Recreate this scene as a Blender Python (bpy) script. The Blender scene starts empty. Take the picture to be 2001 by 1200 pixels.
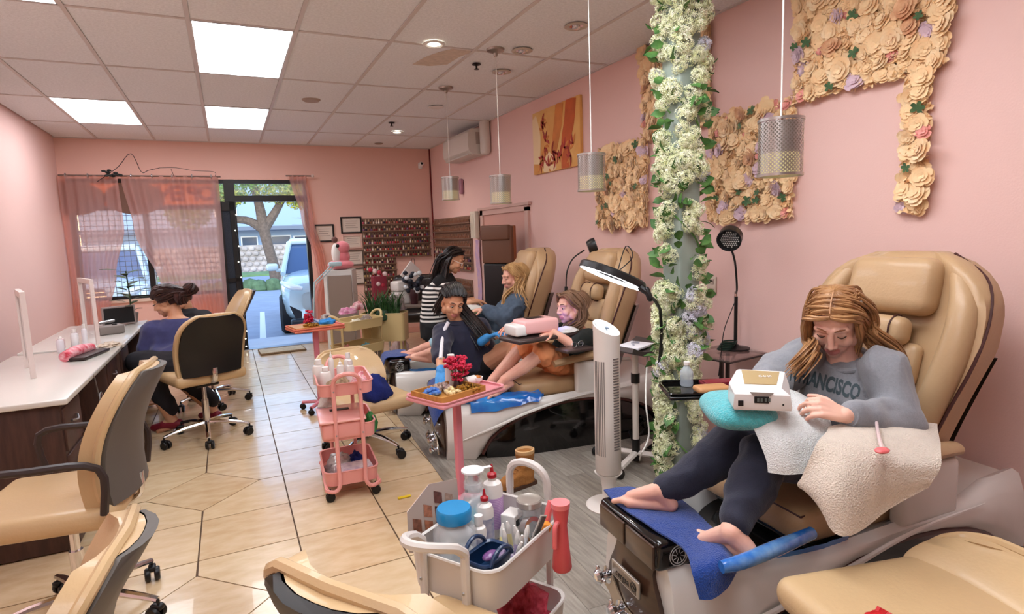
import bpy, math, random
from mathutils import Vector, Matrix, noise
random.seed(7)
PI = math.pi
scene = bpy.context.scene
COL = scene.collection
V = Vector

# ---------------------------------------------------------------- camera
cam = bpy.data.cameras.new('camera'); camo = bpy.data.objects.new('camera', cam); COL.objects.link(camo)
cam.sensor_fit = 'HORIZONTAL'; cam.sensor_width = 36.0
cam.lens = 1150.49 / 2001.0 * 36.0
cam.clip_start = 0.05; cam.clip_end = 300
pit, yaw, rol = -.1233, .4447, -.0351
d_ = V((math.sin(yaw)*math.cos(pit), math.cos(yaw)*math.cos(pit), math.sin(pit)))
r_ = V((math.cos(yaw), -math.sin(yaw), 0)); u_ = r_.cross(d_)
R_ = r_*math.cos(rol) + u_*math.sin(rol); U_ = -r_*math.sin(rol) + u_*math.cos(rol)
camo.matrix_world = Matrix(((R_.x, U_.x, -d_.x, 0), (R_.y, U_.y, -d_.y, 0), (R_.z, U_.z, -d_.z, 1.46), (0, 0, 0, 1)))
scene.camera = camo

# ---------------------------------------------------------------- world, exposure, light
scene.view_settings.view_transform = 'Standard'; scene.view_settings.look = 'None'
scene.view_settings.gamma = 1.0; scene.view_settings.use_curve_mapping = False
scene.view_settings.exposure = 0.26
scene.cycles.max_bounces = 8; scene.cycles.diffuse_bounces = 4; scene.cycles.transparent_max_bounces = 12
scene.cycles.sample_clamp_indirect = 4.0
w = bpy.data.worlds.new('world'); scene.world = w; w.use_nodes = True
nt = w.node_tree; bg = nt.nodes['Background']
sky = nt.nodes.new('ShaderNodeTexSky'); sky.sky_type = 'NISHITA'; sky.sun_disc = False
sky.sun_elevation = math.radians(38); sky.sun_rotation = math.radians(200); sky.altitude = 20; sky.dust_density = .6
nt.links.new(sky.outputs[0], bg.inputs[0]); bg.inputs[1].default_value = 0.6

def area(name, loc, sx, sy, power, col=(1, 1, 1), rot=(0, 0, 0)):
    l = bpy.data.lights.new(name, 'AREA'); l.shape = 'RECTANGLE'; l.size = sx; l.size_y = sy
    l.energy = power; l.color = col
    o = bpy.data.objects.new(name, l); COL.objects.link(o); o.location = loc; o.rotation_euler = rot
    o['category'] = 'light'
    return o

# ---------------------------------------------------------------- materials
def s2l(c):
    r = []
    for v in c:
        v = v/255.0
        r.append(v/12.92 if v <= .04045 else ((v+.055)/1.055)**2.4)
    return (r[0], r[1], r[2], 1)
_M = {}
def mat(name, col=(200, 200, 200), rough=.5, metal=0, var=0, vs=20, col2=None, bump=0, bs=80, alpha=1, trans=0, emit=0, ecol=None,
        coat=0, sheen=0, aniso=None, ior=1.45, wave=None, sss=0):
    if name in _M: return _M[name]
    m = bpy.data.materials.new(name); m.use_nodes = True; t = m.node_tree; b = t.nodes['Principled BSDF']
    b.inputs['Base Color'].default_value = s2l(col); b.inputs['Roughness'].default_value = rough
    b.inputs['Metallic'].default_value = metal; b.inputs['IOR'].default_value = ior
    b.inputs['Coat Weight'].default_value = coat; b.inputs['Sheen Weight'].default_value = sheen
    b.inputs['Alpha'].default_value = alpha; b.inputs['Transmission Weight'].default_value = trans
    if sss: b.inputs['Subsurface Weight'].default_value = sss; b.inputs['Subsurface Scale'].default_value = .01
    if emit:
        b.inputs['Emission Color'].default_value = s2l(ecol or col); b.inputs['Emission Strength'].default_value = emit
    tc = t.nodes.new('ShaderNodeTexCoord')
    src = tc.outputs['Object']
    if aniso:
        mp = t.nodes.new('ShaderNodeMapping'); mp.inputs['Scale'].default_value = aniso
        t.links.new(src, mp.inputs[0]); src = mp.outputs[0]
    if var or col2:
        n = t.nodes.new('ShaderNodeTexNoise'); n.inputs['Scale'].default_value = vs; n.inputs['Detail'].default_value = 4
        t.links.new(src, n.inputs['Vector'])
        mx = t.nodes.new('ShaderNodeMix'); mx.data_type = 'RGBA'
        rp = t.nodes.new('ShaderNodeMapRange'); rp.inputs[1].default_value = .35; rp.inputs[2].default_value = .65
        t.links.new(n.outputs['Fac'], rp.inputs[0]); t.links.new(rp.outputs[0], mx.inputs[0])
        c2 = s2l(col2) if col2 else tuple(min(1, v*(1-var)) for v in s2l(col)[:3]) + (1,)
        mx.inputs[6].default_value = s2l(col); mx.inputs[7].default_value = c2
        t.links.new(mx.outputs[2], b.inputs['Base Color'])
    if wave:   # (scale, second colour, direction, distortion)
        wv = t.nodes.new('ShaderNodeTexWave'); wv.inputs['Scale'].default_value = wave[0]; wv.bands_direction = wave[2]
        wv.inputs['Distortion'].default_value = wave[3]; wv.inputs['Detail'].default_value = 2
        t.links.new(tc.outputs['Object'], wv.inputs['Vector'])
        mx = t.nodes.new('ShaderNodeMix'); mx.data_type = 'RGBA'; mx.inputs[6].default_value = s2l(col); mx.inputs[7].default_value = s2l(wave[1])
        rp = t.nodes.new('ShaderNodeMapRange'); rp.inputs[1].default_value = .45; rp.inputs[2].default_value = .55
        t.links.new(wv.outputs['Fac'], rp.inputs[0]); t.links.new(rp.outputs[0], mx.inputs[0])
        t.links.new(mx.outputs[2], b.inputs['Base Color'])
    if bump:
        n = t.nodes.new('ShaderNodeTexNoise'); n.inputs['Scale'].default_value = bs; n.inputs['Detail'].default_value = 3
        t.links.new(src, n.inputs['Vector'])
        bp = t.nodes.new('ShaderNodeBump'); bp.inputs['Strength'].default_value = bump; bp.inputs['Distance'].default_value = .01
        t.links.new(n.outputs['Fac'], bp.inputs['Height']); t.links.new(bp.outputs[0], b.inputs['Normal'])
    _M[name] = m; return m

# ---------------------------------------------------------------- geometry
def T(x=0, y=0, z=0, rz=0, rx=0, ry=0, s=1):
    return Matrix.Translation((x, y, z)) @ Matrix.Rotation(rz, 4, 'Z') @ Matrix.Rotation(ry, 4, 'Y') @ Matrix.Rotation(rx, 4, 'X') @ Matrix.Diagonal((s, s, s, 1) if not hasattr(s, '__len__') else (*s, 1))
def frame(o, x, y):
    """matrix with origin o, x axis x, y axis close to y"""
    x = V(x).normalized(); z = x.cross(V(y)).normalized(); y = z.cross(x)
    m = Matrix((x, y, z)).transposed().to_4x4(); m.translation = V(o); return m
def smooth_path(pts, k=4):
    pts = [V(p) for p in pts]
    if len(pts) < 3 or k < 2: return pts
    out = []
    for i in range(len(pts)-1):
        p0 = pts[max(i-1, 0)]; p1 = pts[i]; p2 = pts[i+1]; p3 = pts[min(i+2, len(pts)-1)]
        for j in range(k):
            t = j/k
            out.append(.5*((2*p1)+(p2-p0)*t+(2*p0-5*p1+4*p2-p3)*t*t+(3*p1-p0-3*p2+p3)*t**3))
    out.append(pts[-1]); return out

class G:
    def __init__(s): s.v = []; s.f = []; s.m = []; s.cm = 0
    def add(s, vs, fs, X=None):
        n = len(s.v)
        if X is not None: vs = [X @ V(p) for p in vs]
        s.v += [tuple(p) for p in vs]; s.f += [tuple(i+n for i in f) for f in fs]; s.m += [s.cm]*len(fs); return s
    def box(s, x0, x1, y0, y1, z0, z1, X=None):
        vs = [(x0, y0, z0), (x1, y0, z0), (x1, y1, z0), (x0, y1, z0), (x0, y0, z1), (x1, y0, z1), (x1, y1, z1), (x0, y1, z1)]
        return s.add(vs, [(0, 3, 2, 1), (4, 5, 6, 7), (0, 1, 5, 4), (1, 2, 6, 5), (2, 3, 7, 6), (3, 0, 4, 7)], X)
    def rbox(s, c, size, r, X=None, n=3):
        h = [q/2 for q in size]; r = min(r, *h)
        ks = [1-math.cos(PI/2*i/n) for i in range(n+1)]
        def line(hh):
            a = [-hh + r*k for k in ks]; return a + [-q for q in reversed(a)]
        vs = []; fs = []; idx = {}
        def vert(p):
            q = [max(-(h[i]-r), min(h[i]-r, p[i])) for i in range(3)]
            d = V([p[i]-q[i] for i in range(3)])
            if d.length > 1e-9: d.normalize()
            w_ = tuple(round(q[i]+r*d[i]+c[i], 6) for i in range(3))
            if w_ not in idx: idx[w_] = len(vs); vs.append(w_)
            return idx[w_]
        for ax in range(3):
            a, b = (ax+1) % 3, (ax+2) % 3; la, lb = line(h[a]), line(h[b])
            for sg in (-1, 1):
                g = []
                for u in la:
                    row = []
                    for v in lb:
                        p = [0, 0, 0]; p[ax] = sg*h[ax]; p[a] = u; p[b] = v; row.append(vert(p))
                    g.append(row)
                for i in range(len(la)-1):
                    for j in range(len(lb)-1):
                        q = [g[i][j], g[i+1][j], g[i+1][j+1], g[i][j+1]]
                        if sg < 0: q.reverse()
                        q2 = []
                        for t in q:
                            if t not in q2: q2.append(t)
                        if len(q2) > 2: fs.append(tuple(q2))
        return s.add(vs, fs, X)
    def ell(s, c, r, X=None, nu=16, nv=10):
        if not hasattr(r, '__len__'): r = (r, r, r)
        vs = [(c[0], c[1], c[2]-r[2])]; fs = []
        for j in range(1, nv):
            a = -PI/2+PI*j/nv
            for i in range(nu):
                b = 2*PI*i/nu; vs.append((c[0]+r[0]*math.cos(a)*math.cos(b), c[1]+r[1]*math.cos(a)*math.sin(b), c[2]+r[2]*math.sin(a)))
        vs.append((c[0], c[1], c[2]+r[2])); k = len(vs)-1
        for i in range(nu):
            j = (i+1) % nu; fs.append((0, 1+j, 1+i)); fs.append((k, k-nu+i, k-nu+j))
            for q in range(nv-2): a = 1+q*nu; fs.append((a+i, a+j, a+nu+j, a+nu+i))
        return s.add(vs, fs, X)
    def lathe(s, prof, n=20, X=None, close=False):
        vs = []; fs = []; m = len(prof)
        for (r, z) in prof:
            for i in range(n): a = 2*PI*i/n; vs.append((r*math.cos(a), r*math.sin(a), z))
        for j in range(m-1 if not close else m):
            j2 = (j+1) % m
            for i in range(n):
                k = (i+1) % n; fs.append((j*n+i, j*n+k, j2*n+k, j2*n+i))
        if not close:
            if prof[0][0] > 1e-4: fs.append(tuple(reversed(range(n))))
            if prof[-1][0] > 1e-4: fs.append(tuple(range((m-1)*n, m*n)))
        return s.add(vs, fs, X)
    def cyl(s, c, r, z0, z1, n=20, X=None):
        return s.lathe([(r, z0), (r, z1)], n, (X or Matrix()) @ Matrix.Translation(c))
    def loft(s, rings, caps=True, X=None, closed=False):
        n = len(rings[0]); vs = [p for r in rings for p in r]; fs = []
        m = len(rings)
        for j in range(m if closed else m-1):
            j2 = (j+1) % m
            for i in range(n): k = (i+1) % n; fs.append((j*n+i, j*n+k, j2*n+k, j2*n+i))
        if caps and not closed: fs.append(tuple(reversed(range(n)))); fs.append(tuple(range((m-1)*n, m*n)))
        return s.add(vs, fs, X)
    def tube(s, pts, r, n=8, k=4, closed=False, X=None, caps=True, flat=1, up=None):
        P = smooth_path(pts, k) if not closed else [V(p) for p in pts]
        m = len(P)
        if hasattr(r, '__len__'):
            def rr(i):
                t = i/(m-1)*(len(r)-1); a = min(int(t), len(r)-2); return r[a]+(r[a+1]-r[a])*(t-a)
        else: rr = lambda i: r
        tg = []
        for i in range(m):
            a = P[(i-1) % m] if closed or i > 0 else P[i]; b = P[(i+1) % m] if closed or i < m-1 else P[i]
            d = (b-a); tg.append(d.normalized() if d.length > 1e-9 else V((0, 0, 1)))
        nn = V(up) if up else (V((0, 0, 1)) if abs(tg[0].z) < .9 else V((1, 0, 0)))
        nn = (nn-tg[0]*nn.dot(tg[0])).normalized(); rings = []
        for i in range(m):
            nn = (nn-tg[i]*nn.dot(tg[i]))
            nn = nn.normalized() if nn.length > 1e-6 else V((1, 0, 0))
            bb = tg[i].cross(nn); q = rr(i)
            rings.append([P[i]+nn*q*math.cos(2*PI*j/n)*flat+bb*q*math.sin(2*PI*j/n) for j in range(n)])
        return s.loft(rings, caps, X, closed)
    def cap(s, p0, r0, p1, r1, n=12):
        """tapered capsule, closed"""
        p0, p1 = V(p0), V(p1); d = p1-p0; L = d.length
        if L < 1e-5: return s.ell(p0, r0, nu=n, nv=8)
        pts = []; rs = []; K = 4
        for i in range(K+1):
            a = PI/2*i/K; pts.append(-r0*math.cos(a)); rs.append(r0*math.sin(a) if i else r0*.05)
        for i in range(K+1):
            a = PI/2*i/K; pts.append(L+r1*math.sin(a)); rs.append(r1*math.cos(a) if i < K else r1*.05)
        d.normalize(); u = d.orthogonal().normalized(); w_ = d.cross(u)
        return s.loft([[p0+d*z+(u*math.cos(2*PI*j/n)+w_*math.sin(2*PI*j/n))*q for j in range(n)] for z, q in zip(pts, rs)])
    def chain(s, pts, rs, n=12):
        for i in range(len(pts)-1): s.cap(pts[i], rs[i], pts[i+1], rs[i+1], n)
        return s
    def grid(s, fn, nu, nv, X=None, cu=False):
        vs = [fn(i/(nu if cu else nu-1), j/(nv-1)) for i in range(nu) for j in range(nv)]
        fs = []
        for i in range(nu if cu else nu-1):
            i2 = (i+1) % nu
            for j in range(nv-1): fs.append((i*nv+j, i2*nv+j, i2*nv+j+1, i*nv+j+1))
        return s.add(vs, fs, X)
    def sheet(s, fn, nu, nv, th=.004, X=None):
        """a cloth of thickness th"""
        P = [[V(fn(i/(nu-1), j/(nv-1))) for j in range(nv)] for i in range(nu)]
        N = [[None]*nv for _ in range(nu)]
        for i in range(nu):
            for j in range(nv):
                a = P[min(i+1, nu-1)][j]-P[max(i-1, 0)][j]; b = P[i][min(j+1, nv-1)]-P[i][max(j-1, 0)]
                c = a.cross(b); N[i][j] = c.normalized() if c.length > 1e-9 else V((0, 0, 1))
        vs = [P[i][j] for i in range(nu) for j in range(nv)] + [P[i][j]-N[i][j]*th for i in range(nu) for j in range(nv)]
        fs = []; o = nu*nv
        for i in range(nu-1):
            for j in range(nv-1):
                a, b, c, d = i*nv+j, (i+1)*nv+j, (i+1)*nv+j+1, i*nv+j+1
                fs += [(a, b, c, d), (o+d, o+c, o+b, o+a)]
        for i in range(nu-1):
            for j in (0, nv-1):
                a, b = i*nv+j, (i+1)*nv+j; fs.append((a, o+a, o+b, b) if j == 0 else (b, o+b, o+a, a))
        for j in range(nv-1):
            for i in (0, nu-1):
                a, b = i*nv+j, i*nv+j+1; fs.append((b, o+b, o+a, a) if i == 0 else (a, o+a, o+b, b))
        return s.add(vs, fs, X)
    def prism(s, out, z0, z1, X=None):
        n = len(out); vs = [(*p, z0) for p in out]+[(*p, z1) for p in out]
        fs = [tuple(reversed(range(n))), tuple(range(n, 2*n))]+[(i, (i+1) % n, n+(i+1) % n, n+i) for i in range(n)]
        return s.add(vs, fs, X)
    def mesh(s, name, mats, smooth=35):
        me = bpy.data.meshes.new(name); me.from_pydata(s.v, [], s.f)
        for m in (mats if isinstance(mats, (list, tuple)) else [mats]): me.materials.append(m)
        if any(s.m): me.polygons.foreach_set('material_index', s.m)
        if smooth:
            me.polygons.foreach_set('use_smooth', [True]*len(s.f)); me.set_sharp_from_angle(angle=math.radians(smooth))
        me.update(); return me
    def build(s, name, mats, parent=None, smooth=35, world=False):
        if world and parent is not None:
            iv = Matrix(); q = parent
            while q is not None: iv = q.matrix_basis @ iv; q = q.parent
            iv.invert(); s.v = [tuple(iv @ V(p)) for p in s.v]
        me = s.mesh(name, mats, smooth); o = bpy.data.objects.new(name, me); COL.objects.link(o)
        if parent is not None: o.parent = parent
        return o

def thing(name, label, cat, loc=(0, 0, 0), rz=0, group=None):
    o = bpy.data.objects.new(name, None); COL.objects.link(o); o.empty_display_size = .05
    o.matrix_basis = T(*loc, rz=rz); o['label'] = label; o['category'] = cat
    if group: o['group'] = group
    return o
def tag(o, label, cat, group=None, kind=None):
    o['label'] = label; o['category'] = cat
    if group: o['group'] = group
    if kind: o['kind'] = kind
    return o
def struct(name, g, m, parent=None, smooth=35):
    o = g.build(name, m, parent, smooth)
    if parent is None: o['kind'] = 'structure'
    return o
def single(name, g, m, label, cat, loc=None, group=None, smooth=35):
    """one-mesh thing whose vertices are in world space; origin moved to its base"""
    if loc is None:
        xs = [p[0] for p in g.v]; ys = [p[1] for p in g.v]; loc = ((min(xs)+max(xs))/2, (min(ys)+max(ys))/2, min(p[2] for p in g.v))
    g.v = [(p[0]-loc[0], p[1]-loc[1], p[2]-loc[2]) for p in g.v]
    o = g.build(name, m, None, smooth); o.location = loc; return tag(o, label, cat, group)
def dup(root, loc=None, rz=None, label=None, group=None):
    r = root.copy(); COL.objects.link(r)
    if loc is not None: r.matrix_basis = T(*loc, rz=rz or 0)
    if label: r['label'] = label
    if group: r['group'] = group
    def kids(a, b):
        for ch in a.children:
            c = ch.copy(); COL.objects.link(c); c.parent = b; kids(ch, c)
    kids(root, r); return r
def copyobj(o, loc, rz=0, parent=None, label=None):
    c = o.copy(); COL.objects.link(c); c.matrix_basis = T(*loc, rz=rz)
    if parent is not None: c.parent = parent
    if label: c['label'] = label
    return c
_txt = {}
def text_mesh(g, txt, size, X, depth=.001, bold=0):
    """flat lettering, added to g; local x along text, y up, centred"""
    cu = bpy.data.curves.new('t', 'FONT'); cu.body = txt; cu.size = size; cu.extrude = depth; cu.offset = bold
    cu.align_x = 'CENTER'; cu.align_y = 'CENTER'; cu.resolution_u = 3
    o = bpy.data.objects.new('t', cu); COL.objects.link(o)
    dg = bpy.context.evaluated_depsgraph_get(); me = bpy.data.meshes.new_from_object(o.evaluated_get(dg))
    g.add([X @ v.co for v in me.vertices], [tuple(p.vertices) for p in me.polygons])
    bpy.data.objects.remove(o); bpy.data.curves.remove(cu); bpy.data.meshes.remove(me); return g
def remesh(g, name, mats, parent, vox=.006, sm=3, disp=None, world=True, matfn=None, decimate=None):
    """fuse closed pieces into one continuous surface"""
    if world and parent is not None:
        iv = parent.matrix_basis.inverted(); g.v = [tuple(iv @ V(p)) for p in g.v]
    me = bpy.data.meshes.new(name); me.from_pydata(g.v, [], g.f)
    o = bpy.data.objects.new(name, me); COL.objects.link(o)
    md = o.modifiers.new('r', 'REMESH'); md.mode = 'VOXEL'; md.voxel_size = vox
    if sm: sd = o.modifiers.new('s', 'SMOOTH'); sd.iterations = sm; sd.factor = .5
    if decimate: dd = o.modifiers.new('d', 'DECIMATE'); dd.ratio = decimate
    dg = bpy.context.evaluated_depsgraph_get(); m2 = bpy.data.meshes.new_from_object(o.evaluated_get(dg))
    o.modifiers.clear(); o.data = m2; bpy.data.meshes.remove(me); m2.name = name
    m2.materials.clear()
    for m in (mats if isinstance(mats, (list, tuple)) else [mats]): m2.materials.append(m)
    if disp:
        ns = [v.normal.copy() for v in m2.vertices]; X = parent.matrix_basis if (world and parent is not None) else Matrix()
        for v, n in zip(m2.vertices, ns): v.co += n*disp(X @ v.co, n)
    if matfn:
        X = parent.matrix_basis if (world and parent is not None) else Matrix()
        for p in m2.polygons: p.material_index = matfn(X @ p.center)
    m2.polygons.foreach_set('use_smooth', [True]*len(m2.polygons)); m2.update()
    if parent is not None: o.parent = parent
    return o
def nz(p, s): return noise.noise(V(p)*s)

# ================================================================ the room
H = 2.79; XR = 2.9; XL = -1.75; YF = 8.8; YB = -3.6
pinkA = mat('front_wall_paint', (236, 190, 174), .62, var=.04, vs=1.2, bump=.08, bs=120)
pinkB = mat('side_wall_paint', (238, 199, 190), .6, var=.03, vs=1.0, bump=.08, bs=120)
ceil_m = mat('ceiling_tile', (246, 248, 250), .85, var=.10, vs=60, bump=.5, bs=160)
grid_m = mat('ceiling_grid', (214, 206, 202), .5)
black_m = mat('black_plastic', (16, 15, 16), .4)
dkframe = mat('dark_bronze_frame', (22, 20, 20), .45)
white_m = mat('white_plastic', (232, 230, 226), .35)
chrome = mat('chrome', (225, 225, 228), .12, 1)
steel = mat('steel', (170, 170, 172), .3, 1)

# floor: beige tiles with diamond insets
tile_ms = [mat('floor_tile_%s' % n, c, .22, var=.10, vs=7, col2=c2, aniso=(1, 2.5, 1), bump=.05, bs=30, coat=.25) for n, c, c2 in
           (('sand', (214, 188, 152), (200, 170, 130)), ('honey', (208, 180, 142), (218, 194, 158)), ('cream', (218, 194, 158), (204, 176, 138)))]
grout = mat('grout', (92, 70, 52), .8)
G().box(XL-.1, 1.7, YB-.1, YF+.02, -.06, -.006).build('floor', grout)
floor = bpy.data.objects['floor']; floor['kind'] = 'structure'
PT = .44; X0 = .195; Y0 = 2.535; GP = .0035
def clip(poly, a, b, c):      # keep a*x+b*y<=c
    out = []
    for i in range(len(poly)):
        p, q = poly[i], poly[(i+1) % len(poly)]; dp = a*p[0]+b*p[1]-c; dq = a*q[0]+b*q[1]-c
        if dp <= 0: out.append(p)
        if dp*dq < 0: t = dp/(dp-dq); out.append((p[0]+(q[0]-p[0])*t, p[1]+(q[1]-p[1])*t))
    return out
def bx_(y): return 1.2155 + (y-4.854)*.0685     # edge of the wooden platform floor
DI = {(-1, k) for k in range(-12, 14, 3)} | {(-4, k) for k in range(-11, 14, 3)}
def ftile(poly, k):
    if len(poly) < 3: return
    cx = sum(p[0] for p in poly)/len(poly); cy = sum(p[1] for p in poly)/len(poly)
    a = abs(sum(poly[i][0]*poly[(i+1) % len(poly)][1]-poly[(i+1) % len(poly)][0]*poly[i][1] for i in range(len(poly))))/2
    if a < .002: return
    inner = []
    for p in poly:
        d = V((p[0]-cx, p[1]-cy)); l = d.length; inner.append((cx+d.x*(1-GP*1.5/l), cy+d.y*(1-GP*1.5/l)))
    G().prism([(p[0]-cx, p[1]-cy) for p in inner], -.006, 0).build('floor_tile', tile_ms[k % 3], floor).location = (cx, cy, 0)
for i in range(-5, 3):
    for j in range(-14, 15):
        x0, x1, y0, y1 = X0+i*PT, X0+(i+1)*PT, Y0+j*PT, Y0+(j+1)*PT
        p = [(x0, y0), (x1, y0), (x1, y1), (x0, y1)]
        p = clip(p, -1, 0, -XL); p = clip(p, 0, 1, YF); p = clip(p, 0, -1, -YB)
        p = clip(p, 1, -.0685, 1.2155-4.854*.0685) if p else p
        for (ci, cj) in ((i, j), (i+1, j), (i, j+1), (i+1, j+1)):
            if (ci, cj) in DI and p:
                cx, cy = X0+ci*PT, Y0+cj*PT; sx = 1 if ci == i else -1; sy = 1 if cj == j else -1
                p = clip(p, -sx, -sy, -(sx*cx+sy*cy+.305))
        if p: ftile(p, (i*7+j*5+i*j) % 9)
for ci, cj in DI:
    cx, cy = X0+ci*PT, Y0+cj*PT; p = [(cx+.305, cy), (cx, cy+.305), (cx-.305, cy), (cx, cy-.305)]
    p = clip(clip(clip(p, 0, -1, -YB), 0, 1, YF), -1, 0, -XL)
    if p: ftile(p, cj)
# grey wood planks under the pedicure chairs
wood_ms = [mat('grey_plank_%s' % n, c, .38, col2=c2, vs=9, aniso=(6, .7, 1), bump=.12, bs=24) for n, c, c2 in
           (('pale', (170, 163, 152), (142, 134, 124)), ('mid', (150, 143, 133), (122, 115, 106)), ('dark', (134, 127, 118), (160, 152, 141)), ('warm', (158, 149, 137), (128, 120, 111)))]
G().prism([(bx_(YB), YB), (XR+.1, YB), (XR+.1, 6.6), (bx_(6.6), 6.6)], -.05, -.003).build('floor_underlay', grout)['kind'] = 'structure'
pl = bpy.data.objects['floor_underlay']; pl.name = 'floor.001'
c_, s_ = math.cos(.0684), math.sin(.0684)
for i in range(0, 17):
    y = YB+.2 + random.random()*.5 - 1.0
    while y < 6.6:
        L = 1.22 if i else .9; w0 = .012+i*.125; w1 = w0+.1235
        ys, ye = y, min(y+L-.0015, 6.6)
        if ye > YB:
            p = [(bx_(q)+ww, q - ww*s_) for (ww, q) in ((w0, max(ys, YB)), (w1, max(ys, YB)), (w1, ye), (w0, ye))]
            p = clip(p, 1, 0, XR)
            if len(p) > 2:
                cx, cy = p[0]
                G().prism([(a-cx, b-cy) for a, b in p], -.004, .001).build('floor_plank', wood_ms[random.randrange(4)], pl).location = (cx, cy, 0)
        y += L
    if i > 17: break
# plank border strip running diagonally along the platform edge
y = YB
while y < 6.6:
    ye = min(y+1.3, 6.6); p = [(bx_(y)-.055, y), (bx_(y)+.010, y), (bx_(ye)+.010, ye-.002), (bx_(ye)-.055, ye-.002)]
    G().prism([(a-p[0][0], b-p[0][1]) for a, b in p], -.004, .004).build('edge_strip', wood_ms[1], pl).location = (p[0][0], p[0][1], 0); y = ye
far_tile = G().box(1.07, XR, 6.6, YF, -.05, -.003); struct('floor', far_tile, tile_ms[2])

# walls
struct('wall_right', G().box(XR, XR+.1, YB, YF, 0, H+.1), pinkB)
struct('wall_left', G().box(XL-.1, XL, YB, YF, 0, H+.1), pinkB)
struct('wall_back', G().box(XL, XR, YB-.1, YB, 0, H+.1), pinkB)
g = G(); ZT = 2.31; XD0, XD1 = .15, 1.07; SILL = .80
g.box(XL-.1, XR+.1, YF, YF+.12, ZT, H+.1); g.box(XD1, XR+.1, YF, YF+.12, 0, ZT); g.box(XL-.1, -.08, YF, YF+.12, 0, SILL); g.box(XL-.1, XL+.06, YF, YF+.12, SILL, ZT)
struct('wall_front', g, pinkA)
g = G().box(XL+.06, -.08, YF-.03, YF+.12, SILL-.03, SILL+.01); struct('trim_1', g, mat('sill_paint', (222, 196, 178), .5))
for nm, b in (('baseboard_front', (XD1, XR, YF-.012, YF, 0, .09)), ('baseboard_left', (XL, XL+.012, YB, YF, 0, .09))):
    struct(nm, G().box(*b), mat('base_paint', (226, 170, 152), .5))
# a thin red cable cover in the far corner
single('cable_cover', G().box(XR-.022, XR-.002, YF-.02, YF-.004, .3, H), mat('red_brown', (120, 40, 36), .5), 'thin dark red cable cover in the far corner of the two walls', 'cable')

# ceiling with 2x4 lay-in tiles
S = .61; cx0 = -.1587*S; cy0 = 6.7514*S; b_ = 1.9892*S
ceiling = G().box(XL-.1, XR+.1, YB-.1, YF+.1, H+.02, H+.1).build('ceiling', grid_m); ceiling['kind'] = 'structure'
# rows are measured from cross-bar 0
lights = {(0, 0): 1, (0, 2): 1, (-2, 2): 1, (-2, -1): 1, (0, -3): 1, (2, -3): 1, (-2, -4): 1, (2, -2): 1}  # last entry is a fill panel added to light the seated faces
tile_me = {}
def cy(j): return cy0+j*b_
glowm = mat('light_diffuser', (255, 252, 240), .5, emit=9.6, ecol=(244, 248, 255))
row_end = YF
nl = 0
for i in range(-3, 6):
    for j in range(-6, 5):
        x0, x1, y0, y1 = cx0+i*S, cx0+(i+1)*S, cy(j), cy(j+1)
        x0, x1, y0, y1 = max(x0, XL), min(x1, XR), max(y0, YB), min(y1, YF)
        if x1-x0 < .05 or y1-y0 < .05: continue
        e = .012; sx, sy = x1-x0-2*e, y1-y0-2*e
        if lights.get((i, j)):
            nl += 1
            lab = {(0, 0): 'large lit fluorescent ceiling panel nearest the camera', (0, 2): 'lit fluorescent ceiling panel near the front windows', (-2, 2): 'lit fluorescent ceiling panel cut off at the left edge'}.get((i, j), 'lit fluorescent ceiling panel behind the camera')
            t = thing('ceiling_light', lab, 'light', ((x0+x1)/2, (y0+y1)/2, H), group='added fluorescent ceiling panels' if 'behind' in lab else None)
            G().box(-sx/2, sx/2, -sy/2, sy/2, .002, .012).build('diffuser', glowm, t)
            g = G()
            for q in ((-sx/2-.006, -sx/2+.008, -sy/2, sy/2), (sx/2-.008, sx/2+.006, -sy/2, sy/2), (-sx/2, sx/2, -sy/2-.006, -sy/2+.008), (-sx/2, sx/2, sy/2-.008, sy/2+.006)): g.box(*q, -.003, .008)
            g.build('frame', white_m, t)
            continue
        k = (round(sx, 3), round(sy, 3))
        if k not in tile_me: tile_me[k] = G().rbox((0, 0, .008), (sx, sy, .016), .004, n=1).mesh('ceiling_tile', ceil_m, 0)
        o = bpy.data.objects.new('ceiling_tile', tile_me[k]); COL.objects.link(o); o.parent = ceiling; o.location = ((x0+x1)/2, (y0+y1)/2, H+.001+random.random()*.002)
for i in range(-2, 6):
    x = cx0+i*S
    if XL < x < XR: G().box(x-.012, x+.012, YB, YF, H-.004, H+.02).build('grid_bar', grid_m, ceiling)
for j in range(-6, 5):
    y = cy(j)
    if YB < y < YF: G().box(XL, XR, y-.012, y+.012, H-.003, H+.02).build('grid_bar', grid_m, ceiling)
G().box(XR-.02, XR, YB, YF, H-.008, H+.02).build('grid_bar', grid_m, ceiling)
G().box(XL, XR, YF-.02, YF, H-.008, H+.02).build('grid_bar', grid_m, ceiling)
# water stain: a sagging patch of the tile beside the downlight
stain = mat('water_stain', (218, 202, 186), .9, var=.15, vs=30)
pts = [(1.412, 4.601, 2.786), (1.446, 4.394, 2.786), (1.506, 4.242, 2.786), (1.573, 4.144, 2.786), (1.677, 4.108, 2.786), (1.732, 4.165, 2.786), (1.686, 4.299, 2.786), (1.666, 4.517, 2.786), (1.552, 4.599, 2.786)]
G().prism([(p[0], p[1]) for p in pts], H-.001, H+.001).build('water_stain', stain, ceiling)

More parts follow.
